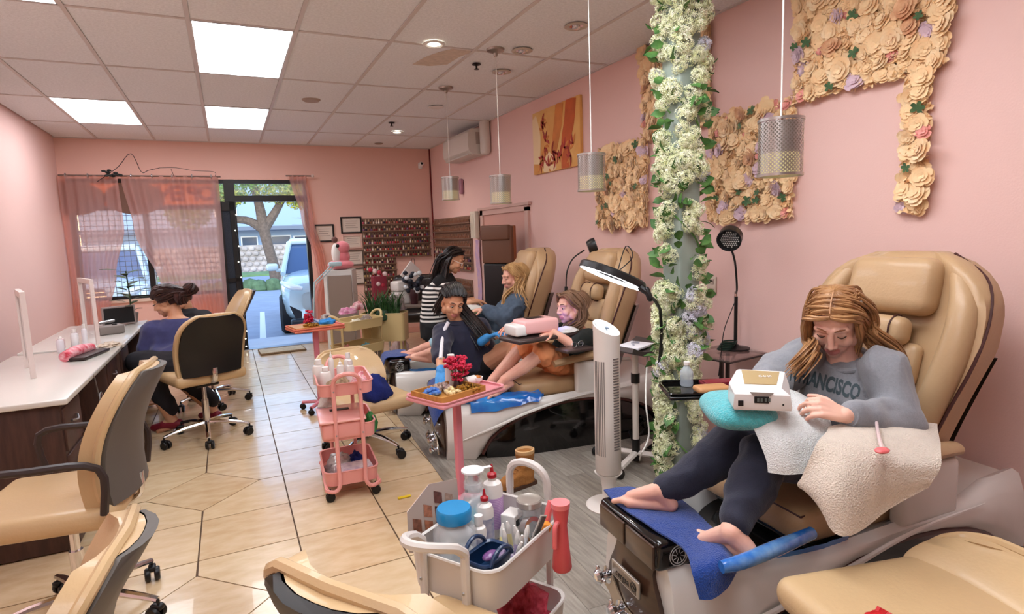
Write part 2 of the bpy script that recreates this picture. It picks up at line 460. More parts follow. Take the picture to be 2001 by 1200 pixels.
# ---------------------------------------------------------------- the storefront
g = G()
g.box(XL+.06, XD1, YF+.02, YF+.09, ZT-.05, ZT)            # head
g.box(.02, .15, YF+.0, YF+.10, 0, ZT)                     # jamb left of the door
g.box(XD1-.05, XD1, YF+.0, YF+.10, 0, ZT)
g.box(.12, XD1, YF+.02, YF+.09, 2.02, 2.10)               # transom bar
g.box(-.10, -.06, YF+.02, YF+.09, 0, ZT); g.box(-.08, .04, YF+.02, YF+.09, 1.96, 2.02)
g.box(XL+.06, -.08, YF+.02, YF+.09, 1.93, 1.98); g.box(-.08, .04, YF+.02, YF+.09, .92, .97); g.box(-.08, .04, YF+.02, YF+.09, 0, .1)
g.box(XL+.06, -.08, YF+.02, YF+.09, SILL, SILL+.05)
for x in (XL+.09, -.9): g.box(x-.03, x+.03, YF+.02, YF+.09, SILL, ZT)
struct('window_1', g, dkframe)
win = bpy.data.objects['window_1']
glass = mat('window_glass', (235, 245, 250), .02, alpha=.12)
G().box(XL+.1, -.1, YF+.05, YF+.056, SILL+.04, ZT-.04).build('pane', glass, win)
G().box(.13, XD1-.03, YF+.05, YF+.056, 2.09, ZT-.04).build('pane', glass, win)
G().box(-.07, .03, YF+.05, YF+.056, 2.0, ZT-.04).build('pane', glass, win)
screen = mat('dark_security_screen', (38, 46, 58), .7, bump=.3, bs=90)
G().box(-.07, .03, YF+.045, YF+.05, .08, 1.97).build('screen', screen, win)
film = bpy.data.materials.new('orange_glow_film'); film.use_nodes = True; ft = film.node_tree; ft.nodes.remove(ft.nodes['Principled BSDF'])  # film added to put an orange glow behind the curtain top
fa = ft.nodes.new('ShaderNodeBsdfTranslucent'); fa.inputs[0].default_value = s2l((255, 176, 104)); fb_ = ft.nodes.new('ShaderNodeBsdfTransparent'); fb_.inputs[0].default_value = s2l((255, 160, 100)); fm = ft.nodes.new('ShaderNodeMixShader'); fm.inputs[0].default_value = .45
ft.links.new(fa.outputs[0], fm.inputs[1]); ft.links.new(fb_.outputs[0], fm.inputs[2]); ft.links.new(fm.outputs[0], ft.nodes['Material Output'].inputs[0])
G().box(XL+.1, -.1, YF+.062, YF+.064, 1.97, ZT-.05).build('added_glow_film', film, win)
# wire grille behind the curtain gap
g = G()
for k in range(26): x = XL+.12+k*.064; g.box(x, x+.006, YF+.075, YF+.08, SILL+.05, 1.93)
for k in range(18): z = SILL+.1+k*.064; g.box(XL+.1, -.1, YF+.075, YF+.08, z, z+.006)
gr = g.build('wire_grille', mat('grille', (45, 50, 60), .5), win); gr['kind'] = 'stuff'
# door leaf, swung inwards against the sidelight, with fairy lights down its edge
t = thing('shop_door', 'open dark framed glass shop door with a string of fairy lights', 'door', (.13, YF-.02, 0), rz=math.radians(188))
g = G(); W_ = .22
g.box(0, .06, -.045, 0, .02, 2.02); g.box(W_-.07, W_, -.045, 0, .02, 2.02); g.box(0, W_, -.045, 0, .02, .25); g.box(0, W_, -.045, 0, 1.9, 2.02); g.box(0, W_, -.045, 0, .95, 1.0)
g.build('door_frame', dkframe, t)
G().box(.05, W_-.06, -.026, -.02, .2, 1.95).build('pane', screen, t)
G().box(.05, W_-.07, -.05, -.046, 1.78, 1.92).build('opening_hours_sign', mat('sign_grey', (150, 150, 146), .5), t)
bulb = mat('fairy_bulb', (255, 250, 225), .3, emit=6)
t = thing('fairy_lights', 'string of small white fairy lights hanging down the open door frame', 'string lights', (.1, YF-.02, 0))
pth = [(.03+.014*math.sin(k*1.7), -.012, 1.95-k*.105) for k in range(19)]
G().tube(pth, .003, 5).build('cable', black_m, t)
for k, p in enumerate(pth[1:]):
    if k % 2 == 0 or k > 12: G().ell((p[0], p[1]-.008, p[2]), .008, nu=8, nv=5).build('bulb', bulb, t)

# threshold and sidewalk, car park, wall, street and houses beyond
concrete = mat('sidewalk_concrete', (196, 204, 212), .8, var=.10, vs=4, bump=.2)
asphalt = mat('asphalt', (150, 160, 176), .85, var=.12, vs=3, bump=.3)
struct('ground_outside', G().box(-14, 22, 9.9, 60, -.30, -.12), asphalt)
struct('sidewalk', G().box(-14, 22, YF+.12, 9.9, -.30, -.02), concrete)
struct('threshold', G().box(.1, XD1, YF-.02, YF+.14, -.02, .006), mat('alu_threshold', (150, 160, 172), .4, .6))
paint = mat('road_paint', (225, 230, 238), .6)
for k, (x, y0, y1) in enumerate(((.40, 10.3, 14.6), (-2.3, 10.3, 14.6), (3.1, 10.3, 14.6), (-5, 10.3, 14.6), (.42, 18.2, 20.6))):
    struct('parking_line', G().prism([(x-.05, y0), (x+.05, y0), (x+.05+.2, y1), (x-.05+.2, y1)], -.12, -.116), paint)
hedge_m = mat('hedge', (96, 120, 84), .9, var=.4, vs=6, bump=1, bs=8)
g = G()
for k in range(60): g.ell((-8+k*.4+random.random()*.2, 21.2+random.random()*.2, .0), (.3, .28, .22+random.random()*.1), nu=8, nv=5)
single('hedge', g, hedge_m, 'low clipped green hedge strip beyond the car park', 'hedge')
struct('lawn_strip', G().box(-14, 22, 30.5, 33.5, -.12, -.02), mat('lawn', (120, 150, 100), .9, var=.3, vs=2))
# stone wall: rounded stones set proud
g = G(); stone = mat('rubble_stone', (188, 176, 168), .9, var=.35, vs=1.5, bump=.5, bs=12)
g.box(-10, 14, 35, 35.4, -.1, 1.35)
for k in range(46):
    for j in range(5):
        g.ell((-6+k*.36+(j % 2)*.18, 34.98, .05+j*.28), (.17, .10, .13), nu=7, nv=5)
single('stone_wall', g, stone, 'pale rubble stone wall across the street', 'wall')
t = thing('house', 'pale blue house with a grey roofline across the street', 'building', (4, 44, 0))
hw = mat('house_wall', (150, 172, 196), .8, var=.04, vs=.6)
G().box(-12, 10, 0, 6, -.1, 8.6).build('wall', hw, t)
G().box(-12.4, 10.4, -1.6, .2, 2.3, 2.55).build('porch_roof', mat('slate_roof', (110, 118, 130), .8), t)
G().box(-12.3, 10.3, -.5, 6.5, 8.6, 9.0).build('roof', mat('slate_roof', (110, 118, 130), .8), t)
dkw = mat('far_window_glass', (70, 84, 104), .15)
for x, z, ww, hh in ((-3.9, 1.55, .9, .6), (-2.6, 1.55, .9, .6), (-.6, 1.55, 1.2, .6), (1.2, 1.55, 1.8, .5), (3.3, 1.55, 1.2, .6), (-3.9, 3.9, 1.2, 1.1), (3.2, 3.9, 1.2, 1.1)):
    o = G().box(x-ww/2-.08, x+ww/2+.08, -.06, 0, z-hh/2-.08, z+hh/2+.08).build('window', white_m, t)
    G().box(x-ww/2, x+ww/2, -.09, -.055, z-hh/2, z+hh/2).build('pane', dkw, o)
# trees
bark = mat('bark', (112, 96, 84), .95, var=.3, vs=8, bump=.6, bs=20)
leafm = [mat('leaf_green', (110, 150, 52), .7, var=.4, vs=3), mat('leaf_yellow', (178, 176, 70), .7, var=.3, vs=3), mat('leaf_dark', (70, 100, 46), .7, var=.3, vs=3)]
def leaves(cs, n, size, m, name, parent, seed=1):
    rnd = random.Random(seed); g = G()
    for (c, r) in cs:
        for _ in range(n):
            d = V((rnd.gauss(0, 1), rnd.gauss(0, 1), rnd.gauss(0, .8))); d = d.normalized()*rnd.random()**.4
            p = V((c[0]+d.x*r[0], c[1]+d.y*r[1], c[2]+d.z*r[2])); a = V((rnd.gauss(0, 1), rnd.gauss(0, 1), rnd.gauss(0, 1))).normalized()*size; b = a.orthogonal().normalized()*size*.45
            g.add([p-a, p+b, p+a, p-b], [(0, 1, 2, 3)])
    o = g.build(name, m, parent, 0); o['kind'] = 'stuff'; return o
t = thing('street_tree', 'thick trunked tree forking over the parked car', 'tree', (1.35, 24, -.1))
g = G(); g.tube([(.35, 0, 0), (.22, 0, 1.0), (.0, 0, 2.2), (-.1, 0, 3.1)], [.36, .26, .25, .30], 12)
g.tube([(-.05, 0, 2.7), (-.7, .1, 3.2), (-1.5, .1, 3.35), (-2.2, .2, 3.8)], [.24, .2, .17, .09], 10)
g.tube([(0, 0, 2.9), (.5, 0, 3.6), (1.1, .1, 4.6), (1.7, .1, 5.8)], [.26, .2, .15, .08], 10)
g.tube([(-.1, 0, 2.9), (-.2, .1, 4), (-.5, 0, 5.4)], [.28, .22, .12], 10)
g.build('trunk', bark, t)
t.scale = (.74, .74, .74)
leaves([((-2.2, 0, 4.5), (1.6, 1.5, .9)), ((-3.4, .5, 3.6), (1.0, 1, .8)), ((-.2, 0, 5.1), (2.0, 1.5, .9)), ((2.2, 0, 5.1), (1.7, 1.4, .8)), ((-5, 0, 5), (2, 1.5, 1.2))], 900, .11, leafm[0], 'foliage', t, 3)
leaves([((.8, -.4, 4.6), (1.3, 1, .6)), ((1.6, -.3, 4.2), (.6, .6, .5)), ((-1.6, -.5, 4.4), (.9, .8, .5))], 450, .10, leafm[1], 'yellow_foliage', t, 5)
t = thing('bare_tree', 'grey leafless tree in front of the pale house', 'tree', (5.6, 34, -.1))
g = G(); rnd = random.Random(4); g.tube([(0, 0, 0), (.1, 0, 1.5), (0, 0, 3)], [.2, .16, .1], 8)
for k in range(170):
    z = 1.4+rnd.random()*3.2; a = rnd.random()*6.3; L = 1.0+rnd.random()*1.4
    g.tube([(0, 0, z*.8), (math.cos(a)*L*.5, math.sin(a)*L*.4, z+.2), (math.cos(a)*L, math.sin(a)*L*.6, z+.3+rnd.random()*.4)], [.03, .018, .008], 3, 2)
g.build('branches', mat('grey_twigs', (120, 116, 122), .9), t)
# neighbouring parked car seen low through the curtain gap
carp = mat('car_paint', (198, 218, 224), .18, coat=1)
carg = mat('car_glass', (60, 84, 120), .06, coat=.5); tyre = mat('tyre', (28, 28, 32), .7); trimm = mat('car_trim', (34, 38, 46), .4)
def car(x, y, rz, lab, detail=True):
    t = thing('parked_suv', lab, 'car', (x, y, -.12), rz)      # faces -y
    g = G()
    # body loft from nose (y=0) to tail, half width w, bottom zb, belt zt
    st = [(-.02, .62, .42, .78), (.06, .80, .28, .92), (.35, .90, .22, 1.00), (.9, .93, .22, 1.06), (1.5, .945, .24, 1.10), (3.4, .945, .24, 1.14), (4.3, .90, .28, 1.12), (4.55, .80, .40, 1.0)]
    rings = []
    for (yy, w_, zb, zt) in st:
        r = []
        for k in range(20):
            a = 2*PI*k/20; ca, sa = math.cos(a), math.sin(a); e = .5
            r.append((w_*math.copysign(abs(ca)**e, ca), yy + (0 if yy > .5 else .06*abs(ca)**2*4), (zb+zt)/2+(zt-zb)/2*math.copysign(abs(sa)**e, sa)))
        rings.append(r)
    g.loft(rings); g.build('body', carp, t)
    g = G(); rings = []
    for (yy, w_, z) in ((1.15, .82, 1.08), (1.75, .72, 1.52), (2.2, .68, 1.60), (3.4, .68, 1.62), (4.1, .66, 1.5), (4.5, .80, 1.08)):
        rings.append([(-w_, yy, z), (w_, yy, z), (w_*1.0, yy, z+.045), (-w_*1.0, yy, z+.045)])
    rings2 = [[(-.86, 1.1, 1.0), (.86, 1.1, 1.0), (.86, 1.1, 1.07), (-.86, 1.1, 1.07)]]
    g2 = G(); g2.loft([[(-.84, 1.15, 1.02), (.84, 1.15, 1.02), (.84, 4.45, 1.02), (-.84, 4.45, 1.02)], [(-.70, 1.85, 1.55), (.70, 1.85, 1.55), (.70, 3.9, 1.55), (-.70, 3.9, 1.55)]])
    g2.build('glasshouse', carg, t)
    g = G(); g.rbox((0, 2.85, 1.58), (1.46, 2.15, .12), .05)
    for sx in (-1, 1):
        g.tube([(sx*.87, 1.05, 1.02), (sx*.80, 1.45, 1.30), (sx*.72, 1.85, 1.56)], .045, 8)
        g.tube([(sx*.85, 2.7, 1.02), (sx*.72, 2.7, 1.56)], .05, 6); g.tube([(sx*.85, 4.45, 1.02), (sx*.72, 3.9, 1.56)], .06, 6)
    g.build('roof', carp, t)
    for sx in (-1, 1):
        g = G(); g.rbox((sx*1.04, 1.28, 1.14), (.20, .12, .13), .05); g.rbox((sx*.93, 1.3, 1.08), (.12, .08, .05), .02); g.build('wing_mirror', carp, t)
        g = G(); g.tube([(sx*.58, .015, .82), (sx*.76, .07, .86), (sx*.90, .30, .92)], [.03, .06, .025], 10, 3)
        g.build('headlight', mat('headlight', (235, 245, 250), .1, coat=1), t)
        g = G(); g.prism([(sx*.62, .45), (sx*.80, .56), (sx*.76, .44), (sx*.72, .34), (sx*.62, .34)], 0, .05, Matrix.Rotation(PI/2, 4, 'X') @ Matrix.Translation((0, 0, -.03))); g.build('fog_light', trimm, t)
        for yy in (.85, 3.7):
            g = G(); g.lathe([(.0, -.12), (.30, -.12), (.345, -.08), (.345, .08), (.30, .12), (.0, .12)], 24, Matrix.Translation((sx*.84, yy, .345)) @ Matrix.Rotation(PI/2, 4, 'Y')); w_ = g.build('wheel', tyre, t)
            G().lathe([(.0, -.125), (.2, -.125), (.2, .125), (0, .125)], 16, Matrix.Translation((sx*.84, yy, .345)) @ Matrix.Rotation(PI/2, 4, 'Y')).build('hub_cap', steel, w_)
    g = G(); g.add([(-.30, -.03, .92), (.30, -.03, .92), (.50, -.02, .33), (-.50, -.02, .33), (-.30, .1, .92), (.30, .1, .92), (.50, .1, .33), (-.50, .1, .33)], [(0, 1, 2, 3), (7, 6, 5, 4), (0, 4, 5, 1), (1, 5, 6, 2), (2, 6, 7, 3), (3, 7, 4, 0)]); gg = g.build('grille', trimm, t)
    for k in range(8): z = .39+k*.066; w_ = .49-k*.024; G().box(-w_, w_, -.055, -.02, z, z+.018).build('grille_bar', chrome, gg)
    G().rbox((0, .03, .27), (1.6, .2, .12), .04).build('bumper', trimm, t)
    G().box(-.16, .16, -.065, -.05, .42, .55).build('licence_plate', white_m, t)
    return t
car(1.62, 9.98, math.radians(-5), 'light silver blue sport utility car parked nose-in outside the open door')
car(-2.2, 11.6, math.radians(3), 'pale car parked outside behind the curtained window')

# ================================================================ pedicure spa chairs
shell_m = mat('gloss_white_shell', (226, 222, 216), .22, coat=.5)
brownp = mat('walnut_panel', (74, 50, 36), .3, col2=(58, 38, 28), vs=5, aniso=(1, 1, 6), coat=.5)
glossblack = mat('gloss_black', (14, 12, 12), .12, coat=.6)
tan = mat('tan_leather', (196, 162, 122), .42, var=.08, vs=6, bump=.10, bs=90, coat=.12)
tan_d = mat('tan_leather_seat', (180, 146, 108), .45, var=.08, vs=6, bump=.1, bs=90)
pipe_m = mat('dark_piping', (70, 34, 30), .5)
redtrim = mat('mahogany_trim', (70, 30, 24), .3, coat=.4)
liner_m = mat('blue_plastic_liner', (40, 130, 205), .15, col2=(20, 88, 176), vs=7, bump=.6, bs=14, coat=.6, alpha=.88)
SPA_R = [math.radians(175.5), math.radians(172.5), math.radians(172.5)]
SPA = [(2.695, 1.462, 0), (2.687, 3.525, 0), (2.657, 4.655, 0)]
def spa_w(k, x, y, z):
    return T(*SPA[k], rz=SPA_R[k]) @ V((x, y, z))
def zr_(x): return .37 + .05*max(0, min(1, (1.35-x)/1.2))**1.2 + (.03 if x < .2 else 0)
def hw_(x):
    if x > .95: return .335 - .145*((x-.95)/.53)**1.6
    return .335 - .05*max(0, (.3-x)/.5)
def zl_(x):
    q = (x-.60)/.68
    return .345*math.sqrt(max(0, 1-q*q)) if abs(q) < 1 else 0.0
def backx(z): return .41 - .22*((z-.42)/.9)
def backhw(z):
    t = max(0, (z-.40)/.93)
    return .225 + .135*min(1, t*1.6)**1.3 if t < .72 else .36*math.sqrt(max(0.02, 1-((t-.72)/.30)**2.2))*.95+.018
def make_spa(label):
    t = thing('pedicure_chair', label, 'pedicure chair', SPA[0], SPA_R[0])
    xs = [-.10, -.04, 0, .1, .25, .4, .55, .7, .85, .95, 1.05, 1.15, 1.22, 1.27, 1.32, 1.38, 1.43, 1.47, 1.495]
    rings = []
    for x in xs:
        w = hw_(x); zr = zr_(x); zl = zl_(x); zm = (zl+zr)/2; bl = .035*min(1, (zr-zl)/.3)
        if x > 1.3: fr = (x-1.3)/.2; zr -= .0*fr
        basin = 1.36 > x > .80
        zb = .16 if basin else zr-.01; wi = w-.10 if basin else w-.06
        zb = .16 if (1.30 > x > .88) else (zr-.02 if not basin else (.2 if x > 1.3 else .25))
        h = [(w-.02, zl), (w+bl*.7, zl+(zr-zl)*.25), (w+bl, zm), (w+bl*.6, zl+(zr-zl)*.8), (w-.005, zr-.008), (w-.03, zr+.004), (w-.06, zr-.01), (wi, zb)]
        rings.append([(x, y, z) for y, z in h]+[(x, -y, z) for y, z in reversed(h)])
    G().loft(rings).build('shell', shell_m, t, 50)
    # raised swoosh line on the sides
    for sy in (-1, 1):
        g = G(); g.tube([(1.40, sy*(hw_(1.4)+.034), .15), (1.2, sy*(hw_(1.2)+.037), .235), (.95, sy*(hw_(.95)+.030), .325), (.6, sy*(hw_(.6)+.022), .385), (.2, sy*(hw_(.2)+.02), .40)], [.004, .010, .010, .008, .003], 6)
        g.build('side_crease', shell_m, t)
        g = G(); pts = [(x, sy*(hw_(x)-.008), zl_(x)) for x in [-.075+1.35*k/24 for k in range(25)]]
        g.tube(pts, .011, 6, 1); g.build('arch_trim', redtrim, t)
    g = G(); rings = []
    for x in [-.06, .05, .2, .4, .6, .8, 1.0, 1.15, 1.24]:
        z = max(.02, zl_(x)+.01); w = hw_(x)-.045; rings.append([(x, w, 0), (x, w+.01, z*.6), (x, w-.01, z), (x, -w+.01, z), (x, -w-.01, z*.6), (x, -w, 0)])
    g.loft(rings); g.build('under_body', glossblack, t, 50)
    # walnut front panel, curved
    g = G()
    def fp(u, v):
        z = .015 + .335*v; w = (.115+.06*math.sin(PI*min(1, v*1.05+.12))**.8); y = (u*2-1)*w
        return (1.506+.030*math.sin(PI*(v*.8+.12)) - .8*y*y, y, z)
    g.sheet(fp, 13, 11, .02); g.build('front_panel', brownp, t)
    g = G(); g.rbox((0, 0, 0), (.012, .175, .062), .028, T(1.545, .005, .255, rx=0)); pnl = g.build('name_plate', mat('satin_plate', (190, 182, 172), .3, .7), t)
    G().rbox((0, 0, 0), (.004, .15, .044), .019, T(1.551, .005, .255)).build('plate_face', mat('plate_face', (126, 112, 98), .4, .3), pnl)
    g = G(); X = Matrix(((0, 0, 1, 1.5535), (1, 0, 0, .0), (0, 1, 0, .254), (0, 0, 0, 1)))
    for _ in [0]: text_mesh(g, 'cergsa', .034, X @ T(-.005, 0, 0), .0008)
    g.build('plate_lettering', mat('letter_dark', (36, 30, 28), .5), pnl)
    g = G(); g.lathe([(.013, -.001), (.017, -.001), (.017, .001), (.013, .001)], 20, X @ T(.065, .004, 0), close=True); g.tube([(.055, .0, 0), (.065, .008, 0), (.076, -.002, 0)], .002, 5, X=X); g.build('plate_emblem', mat('letter_dark', (36, 30, 28), .5), pnl)
    g = G(); g.sheet(lambda u, v: (1.541+.002*v, -.16+.27*u, .175-.13*u+(v-.5)*(.06+.05*math.sin(PI*u))+.02*math.sin(u*9)), 14, 4, .006); g.build('tap_plate', mat('pale_gold', (196, 176, 150), .3, .6), t)
    for (y, z, r) in ((-.125, .195, .030), (-.03, .115, .032), (.025, .105, .026), (.085, .055, .026)):
        g = G(); Y = T(1.54, y, z) @ Matrix.Rotation(PI/2, 4, 'Y'); g.lathe([(r*1.05, 0), (r*1.05, .006), (r*.55, .012), (r*.5, .022), (r*.8, .03), (r*.9, .045), (r*.6, .055), (0, .057)], 16, Y)
        for k in range(3): a = k*2.1; g.cap((1.575, y, z), .008, (1.575, y+math.cos(a)*r*1.1, z+math.sin(a)*r*1.1), .007, 8)
        g.build('tap', chrome, t)
    # foot rest box
    g = G(); g.rbox((1.455, 0, .418), (.17, .375, .105), .022); fb = g.build('foot_rest', glossblack, t)
    for sy in (-1, 1): G().rbox((1.54, sy*.088, .412), (.012, .165, .082), .005).build('foot_rest_panel', brownp, fb)
    X2 = Matrix(((1, 0, 0, 1.46), (0, 0, 1, .189), (0, 1, 0, .415), (0, 0, 0, 1)))
    g = G(); silver = mat('silver_print', (190, 190, 190), .4)
    for r in (.034, .026): g.lathe([(r-.0012, -.0006), (r+.0012, -.0006), (r+.0012, .0006), (r-.0012, .0006)], 28, X2, close=True)
    for k in range(8): a = k*PI/4; g.tube([(math.cos(a)*.008, math.sin(a)*.008, 0), (math.cos(a+.3)*.026, math.sin(a+.3)*.026, 0)], .0012, 4, 1, X=X2)
    g.build('round_badge', silver, fb)
    g = G(); g.tube([(1.36, -.17, .385), (1.37, 0, .39), (1.36, .17, .385)], .008, 6); g.build('rim_trim', shell_m, t)
    # liner
    def ln(u, v):
        x = .86+.52*u; w = hw_(x)-.02; y = (v*2-1)*w; e = abs(v*2-1)
        z = .17 + (zr_(x)+.012-.17)*e**4 + .012*nz((x*9, y*9, 1.3), 1.6)*(1.2-e)
        if u > .85: z += (u-.85)/.15*(zr_(x)+.01-z)
        if e > .98: z += .012
        return (x, y, z + .006*nz((x, y, 4), 22))
    G().sheet(ln, 30, 34, .001).build('basin_liner', liner_m, t, 60)
    # seat
    g = G(); g.rbox((.70, 0, .425), (.64, .54, .115), .045, n=4); st_ = g.build('seat', tan_d, t)
    g = G()
    for z in (.472,):
        q = [(.315, -.245), (1.0, -.245), (1.005, .245), (.315, .245)]
        g.tube([(a, b, z) for a, b in q], .004, 5, 1, closed=True)
    g.build('piping', pipe_m, st_)
    g = G(); g.rbox((.52, 0, .36), (.9, .46, .06), .02); g.build('seat_base', glossblack, t)
    # backrest
    def bk(front):
        def f(u, v):
            z = .40+.93*v; w = backhw(z); e = u*2-1; y = e*w; c = abs(e)
            x = backx(z) + (.10*c**2.5 - .055*(c**10) if front else -.17+.11*c**4)
            if v > .93: x += (-.05 if front else .05)*((v-.93)/.07)**2
            return (x, y, z)
        return f
    g = G(); n1, n2 = 25, 26
    A = [bk(True)(i/(n1-1), j/(n2-1)) for i in range(n1) for j in range(n2)]; B = [bk(False)(i/(n1-1), j/(n2-1)) for i in range(n1) for j in range(n2)]
    fs = []; o = n1*n2
    for i in range(n1-1):
        for j in range(n2-1):
            a, b, c, d = i*n2+j, (i+1)*n2+j, (i+1)*n2+j+1, i*n2+j+1; fs += [(a, b, c, d), (o+d, o+c, o+b, o+a)]
    for j in range(n2-1): fs += [(j, j+1, o+j+1, o+j), ((n1-1)*n2+j+1, (n1-1)*n2+j, o+(n1-1)*n2+j, o+(n1-1)*n2+j+1)]
    for i in range(n1-1): fs += [(i*n2, o+i*n2, o+(i+1)*n2, (i+1)*n2), (i*n2+n2-1, (i+1)*n2+n2-1, o+(i+1)*n2+n2-1, o+i*n2+n2-1)]
    g.add(A+B, fs); br = g.build('backrest', tan, t, 60)
    for sy in (-1, 1):   # side bolsters with dark seam
        g = G(); g.tube([(backx(.46)+.06, sy*.175, .46), (backx(.7)+.062, sy*.23, .70), (backx(.95)+.066, sy*.285, .95), (backx(1.12)+.05, sy*.285, 1.12), (backx(1.24)+.01, sy*.22, 1.26)], [.045, .05, .052, .05, .03], 14, flat=1); g.build('side_bolster', tan, br)
        g = G(); g.tube([(backx(.42)+.04, sy*backhw(.42)*1.0, .42), (backx(.7)+.045, sy*backhw(.7)*1.005, .70), (backx(.95)+.045, sy*(backhw(.95)+.002), .95), (backx(1.12)+.02, sy*backhw(1.12)*1.0, 1.12), (backx(1.24)-.02, sy*backhw(1.24)*1.0, 1.24), (backx(1.32)-.04, sy*backhw(1.32)*.9, 1.325)], .006, 6); g.build('piping', pipe_m, br)
    g = G(); g.rbox((0, 0, 0), (.12, .36, .23), .055, T(backx(1.2)+.045, 0, 1.20, ry=-.27), n=4); g.build('head_cushion', tan, br)
    g = G()
    g.rbox((0, 0, 0), (.07, .30, .30), .03, T(backx(.66)+.045, 0, .67, ry=-.27), n=4); g.rbox((0, 0, 0), (.06, .32, .17), .03, T(backx(.9)+.035, 0, .90, ry=-.27), n=4)
    g.build('back_cushion', tan, br)
    g = G(); g.rbox((0, 0, 0), (.095, .25, .115), .04, T(backx(1.03)+.085, 0, 1.03, ry=-.2), n=4); np_ = g.build('neck_pillow', tan, br)
    for sy in (-1, 1):
        g = G(); g.tube([(backx(1.03)+.085+.053*math.cos(a), sy*.08, 1.03+.063*math.sin(a)) for a in [k*PI/8 for k in range(16)]], .0035, 5, 1, closed=True)
        g.build('piping', pipe_m, np_)
    g = G(); g.loft([[(backx(z)-.16, -backhw(z)*.8, z), (backx(z)-.16, backhw(z)*.8, z), (backx(z)-.10, backhw(z)*.98, z), (backx(z)-.10, -backhw(z)*.98, z)] for z in (.3, .5, .7, .86, .95)]); g.build('back_shell', glossblack, t)
    # arm rests
    for sy in (-1, 1):
        g = G(); g.tube([(.32, sy*.30, .62), (.52, sy*.315, .635), (.78, sy*.31, .60)], [.036, .042, .03], 12, flat=.7); ar = g.build('armrest', tan, t)
        g = G(); g.rbox((.48, sy*.305, .49), (.30, .06, .22), .025); g.build('arm_support', shell_m, ar)
    return t
spa1 = make_spa('tan leather pedicure chair nearest the camera with the woman in grey sweatshirt')
spa2 = dup(spa1, SPA[1], SPA_R[1], 'tan leather pedicure chair in the middle, seat of the girl in orange shorts')
spa3 = dup(spa1, SPA[2], SPA_R[2], 'tan leather pedicure chair farthest away, seat of the woman in blue hoodie')
for s_ in (spa1, spa2, spa3): s_['group'] = 'pedicure spa chairs'

# ================================================================ rolling salon chairs (tan front, black back shell)
tan2 = mat('beige_leather', (204, 172, 128), .4, var=.06, vs=5, bump=.08, bs=100, coat=.15)
backshell = mat('black_back_shell', (22, 20, 20), .45)
greyshell = mat('grey_back_shell', (92, 86, 80), .5)
def make_chair(name, label, shell, loc, rz, h=.47, top=1.0, arms=False, rec=.16, fold=0):
    """faces +x"""
    t = thing(name, label, 'chair', loc, rz)
    g = G(); g.rbox((.03, 0, h), (.50, .50, .09), .042, n=4); g.rbox((.22, 0, h-.006), (.12, .48, .085), .042, n=4); g.build('seat', tan2, t)
    def sec(z): # spine offset
        u = (z-h)/(top-h); return -.23 - rec*u + .05*math.sin(u*PI*1.1)
    def half(z):
        u = (z-h)/(top-h); return .215+.02*math.sin(PI*u) if u < .75 else .22*math.sqrt(max(.15, 1-((u-.75)/.28)**2*.8))+.004
    zz = [h+.03+(top-h-.03)*k/14 for k in range(15)]
    def slab(off0, off1, inset, nm, m):
        rings = []
        for z in zz:
            w = half(z)-inset; cx = sec(z); r = []
            for k in range(7):
                y = -w+2*w*k/6; r.append((cx+off1-.035*(y/w)**2*0 + .045*(abs(y)/w)**2.5*(1 if off1 > 0 else .8), y, z))
            for k in range(7):
                y = w-2*w*k/6; r.append((cx+off0+.045*(abs(y)/w)**2.5, y, z))
            rings.append(r)
        return G().loft(rings).build(nm, m, t, 50)
    b = slab(-.005, .05, 0, 'backrest', tan2)
    rings = []
    s2 = slab(-.03, -.003, .018, 'back_shell', shell)
    g = G(); g.tube([(sec(z)+.04, -half(z)+.004, z) for z in zz] + [(sec(top)+.03, 0, top+.004)] + [(sec(z)+.04, half(z)-.004, z) for z in reversed(zz)], .014, 8, 1); g.build('edge_roll', tan2, b)
    g = G(); g.tube([(-.12, 0, h-.05), (-.20, 0, h-.035), (sec(h+.05)-.02, 0, h+.0), (sec(h+.1)-.03, 0, h+.08)], .02, 8, flat=.5); g.build('back_bracket', chrome, t)
    g = G(); g.rbox((0, 0, h-.065), (.2, .16, .04), .01); g.tube([(0, -.06, h-.07), (0, -.2, h-.075)], .006, 6); g.build('tilt_mechanism', black_m, t)
    g = G(); g.cyl((0, 0, 0), .024, .1, .3); g.cyl((0, 0, 0), .016, .3, h-.06); g.build('gas_lift', chrome, t)
    for k in range(5):
        a = 2*PI*k/5+.3; c, s = math.cos(a), math.sin(a)
        g = G(); g.tube([(0, 0, .125), (.16*c, .16*s, .115), (.30*c, .30*s, .085)], [.022, .018, .014], 8, 2, flat=.8); lg = g.build('leg', chrome, t)
        g = G(); X = T(.30*c, .30*s, .0, rz=a+1+k)
        for sy in (-1, 1): g.lathe([(.0, -.01), (.026, -.01), (.03, -.004), (.03, .006), (.026, .011), (.0, .011)], 14, X @ T(.015, sy*.018, .030) @ Matrix.Rotation(PI/2, 4, 'X'))
        g.rbox((.006, 0, .055), (.05, .03, .022), .008, X); g.cyl((0, 0, 0), .006, .05, .085, 8, X); g.build('caster', black_m, lg)
    if arms:
        for sy in (-1, 1):
            g = G(); g.tube([(-.2, sy*.265, h+.03), (-.2, sy*.27, h+.2), (.0, sy*.27, h+.22), (.18, sy*.27, h+.2), (.16, sy*.265, h+.02)], .014, 8); g.build('armrest', mat('dark_arm', (50, 40, 38), .4), t)
    return t
dirv = lambda a: math.radians(a)
make_chair('salon_chair', 'tan and black rolling chair whose back faces us, woman in blue sits in it', backshell, (-.25, 4.93, 0), dirv(112), .50, .965)
make_chair('salon_chair', 'tan rolling chair with grey back shell at the left edge, empty, by the long desk', greyshell, (-.63, 2.70, 0), dirv(172), .50, 1.0, arms=True, rec=.10)
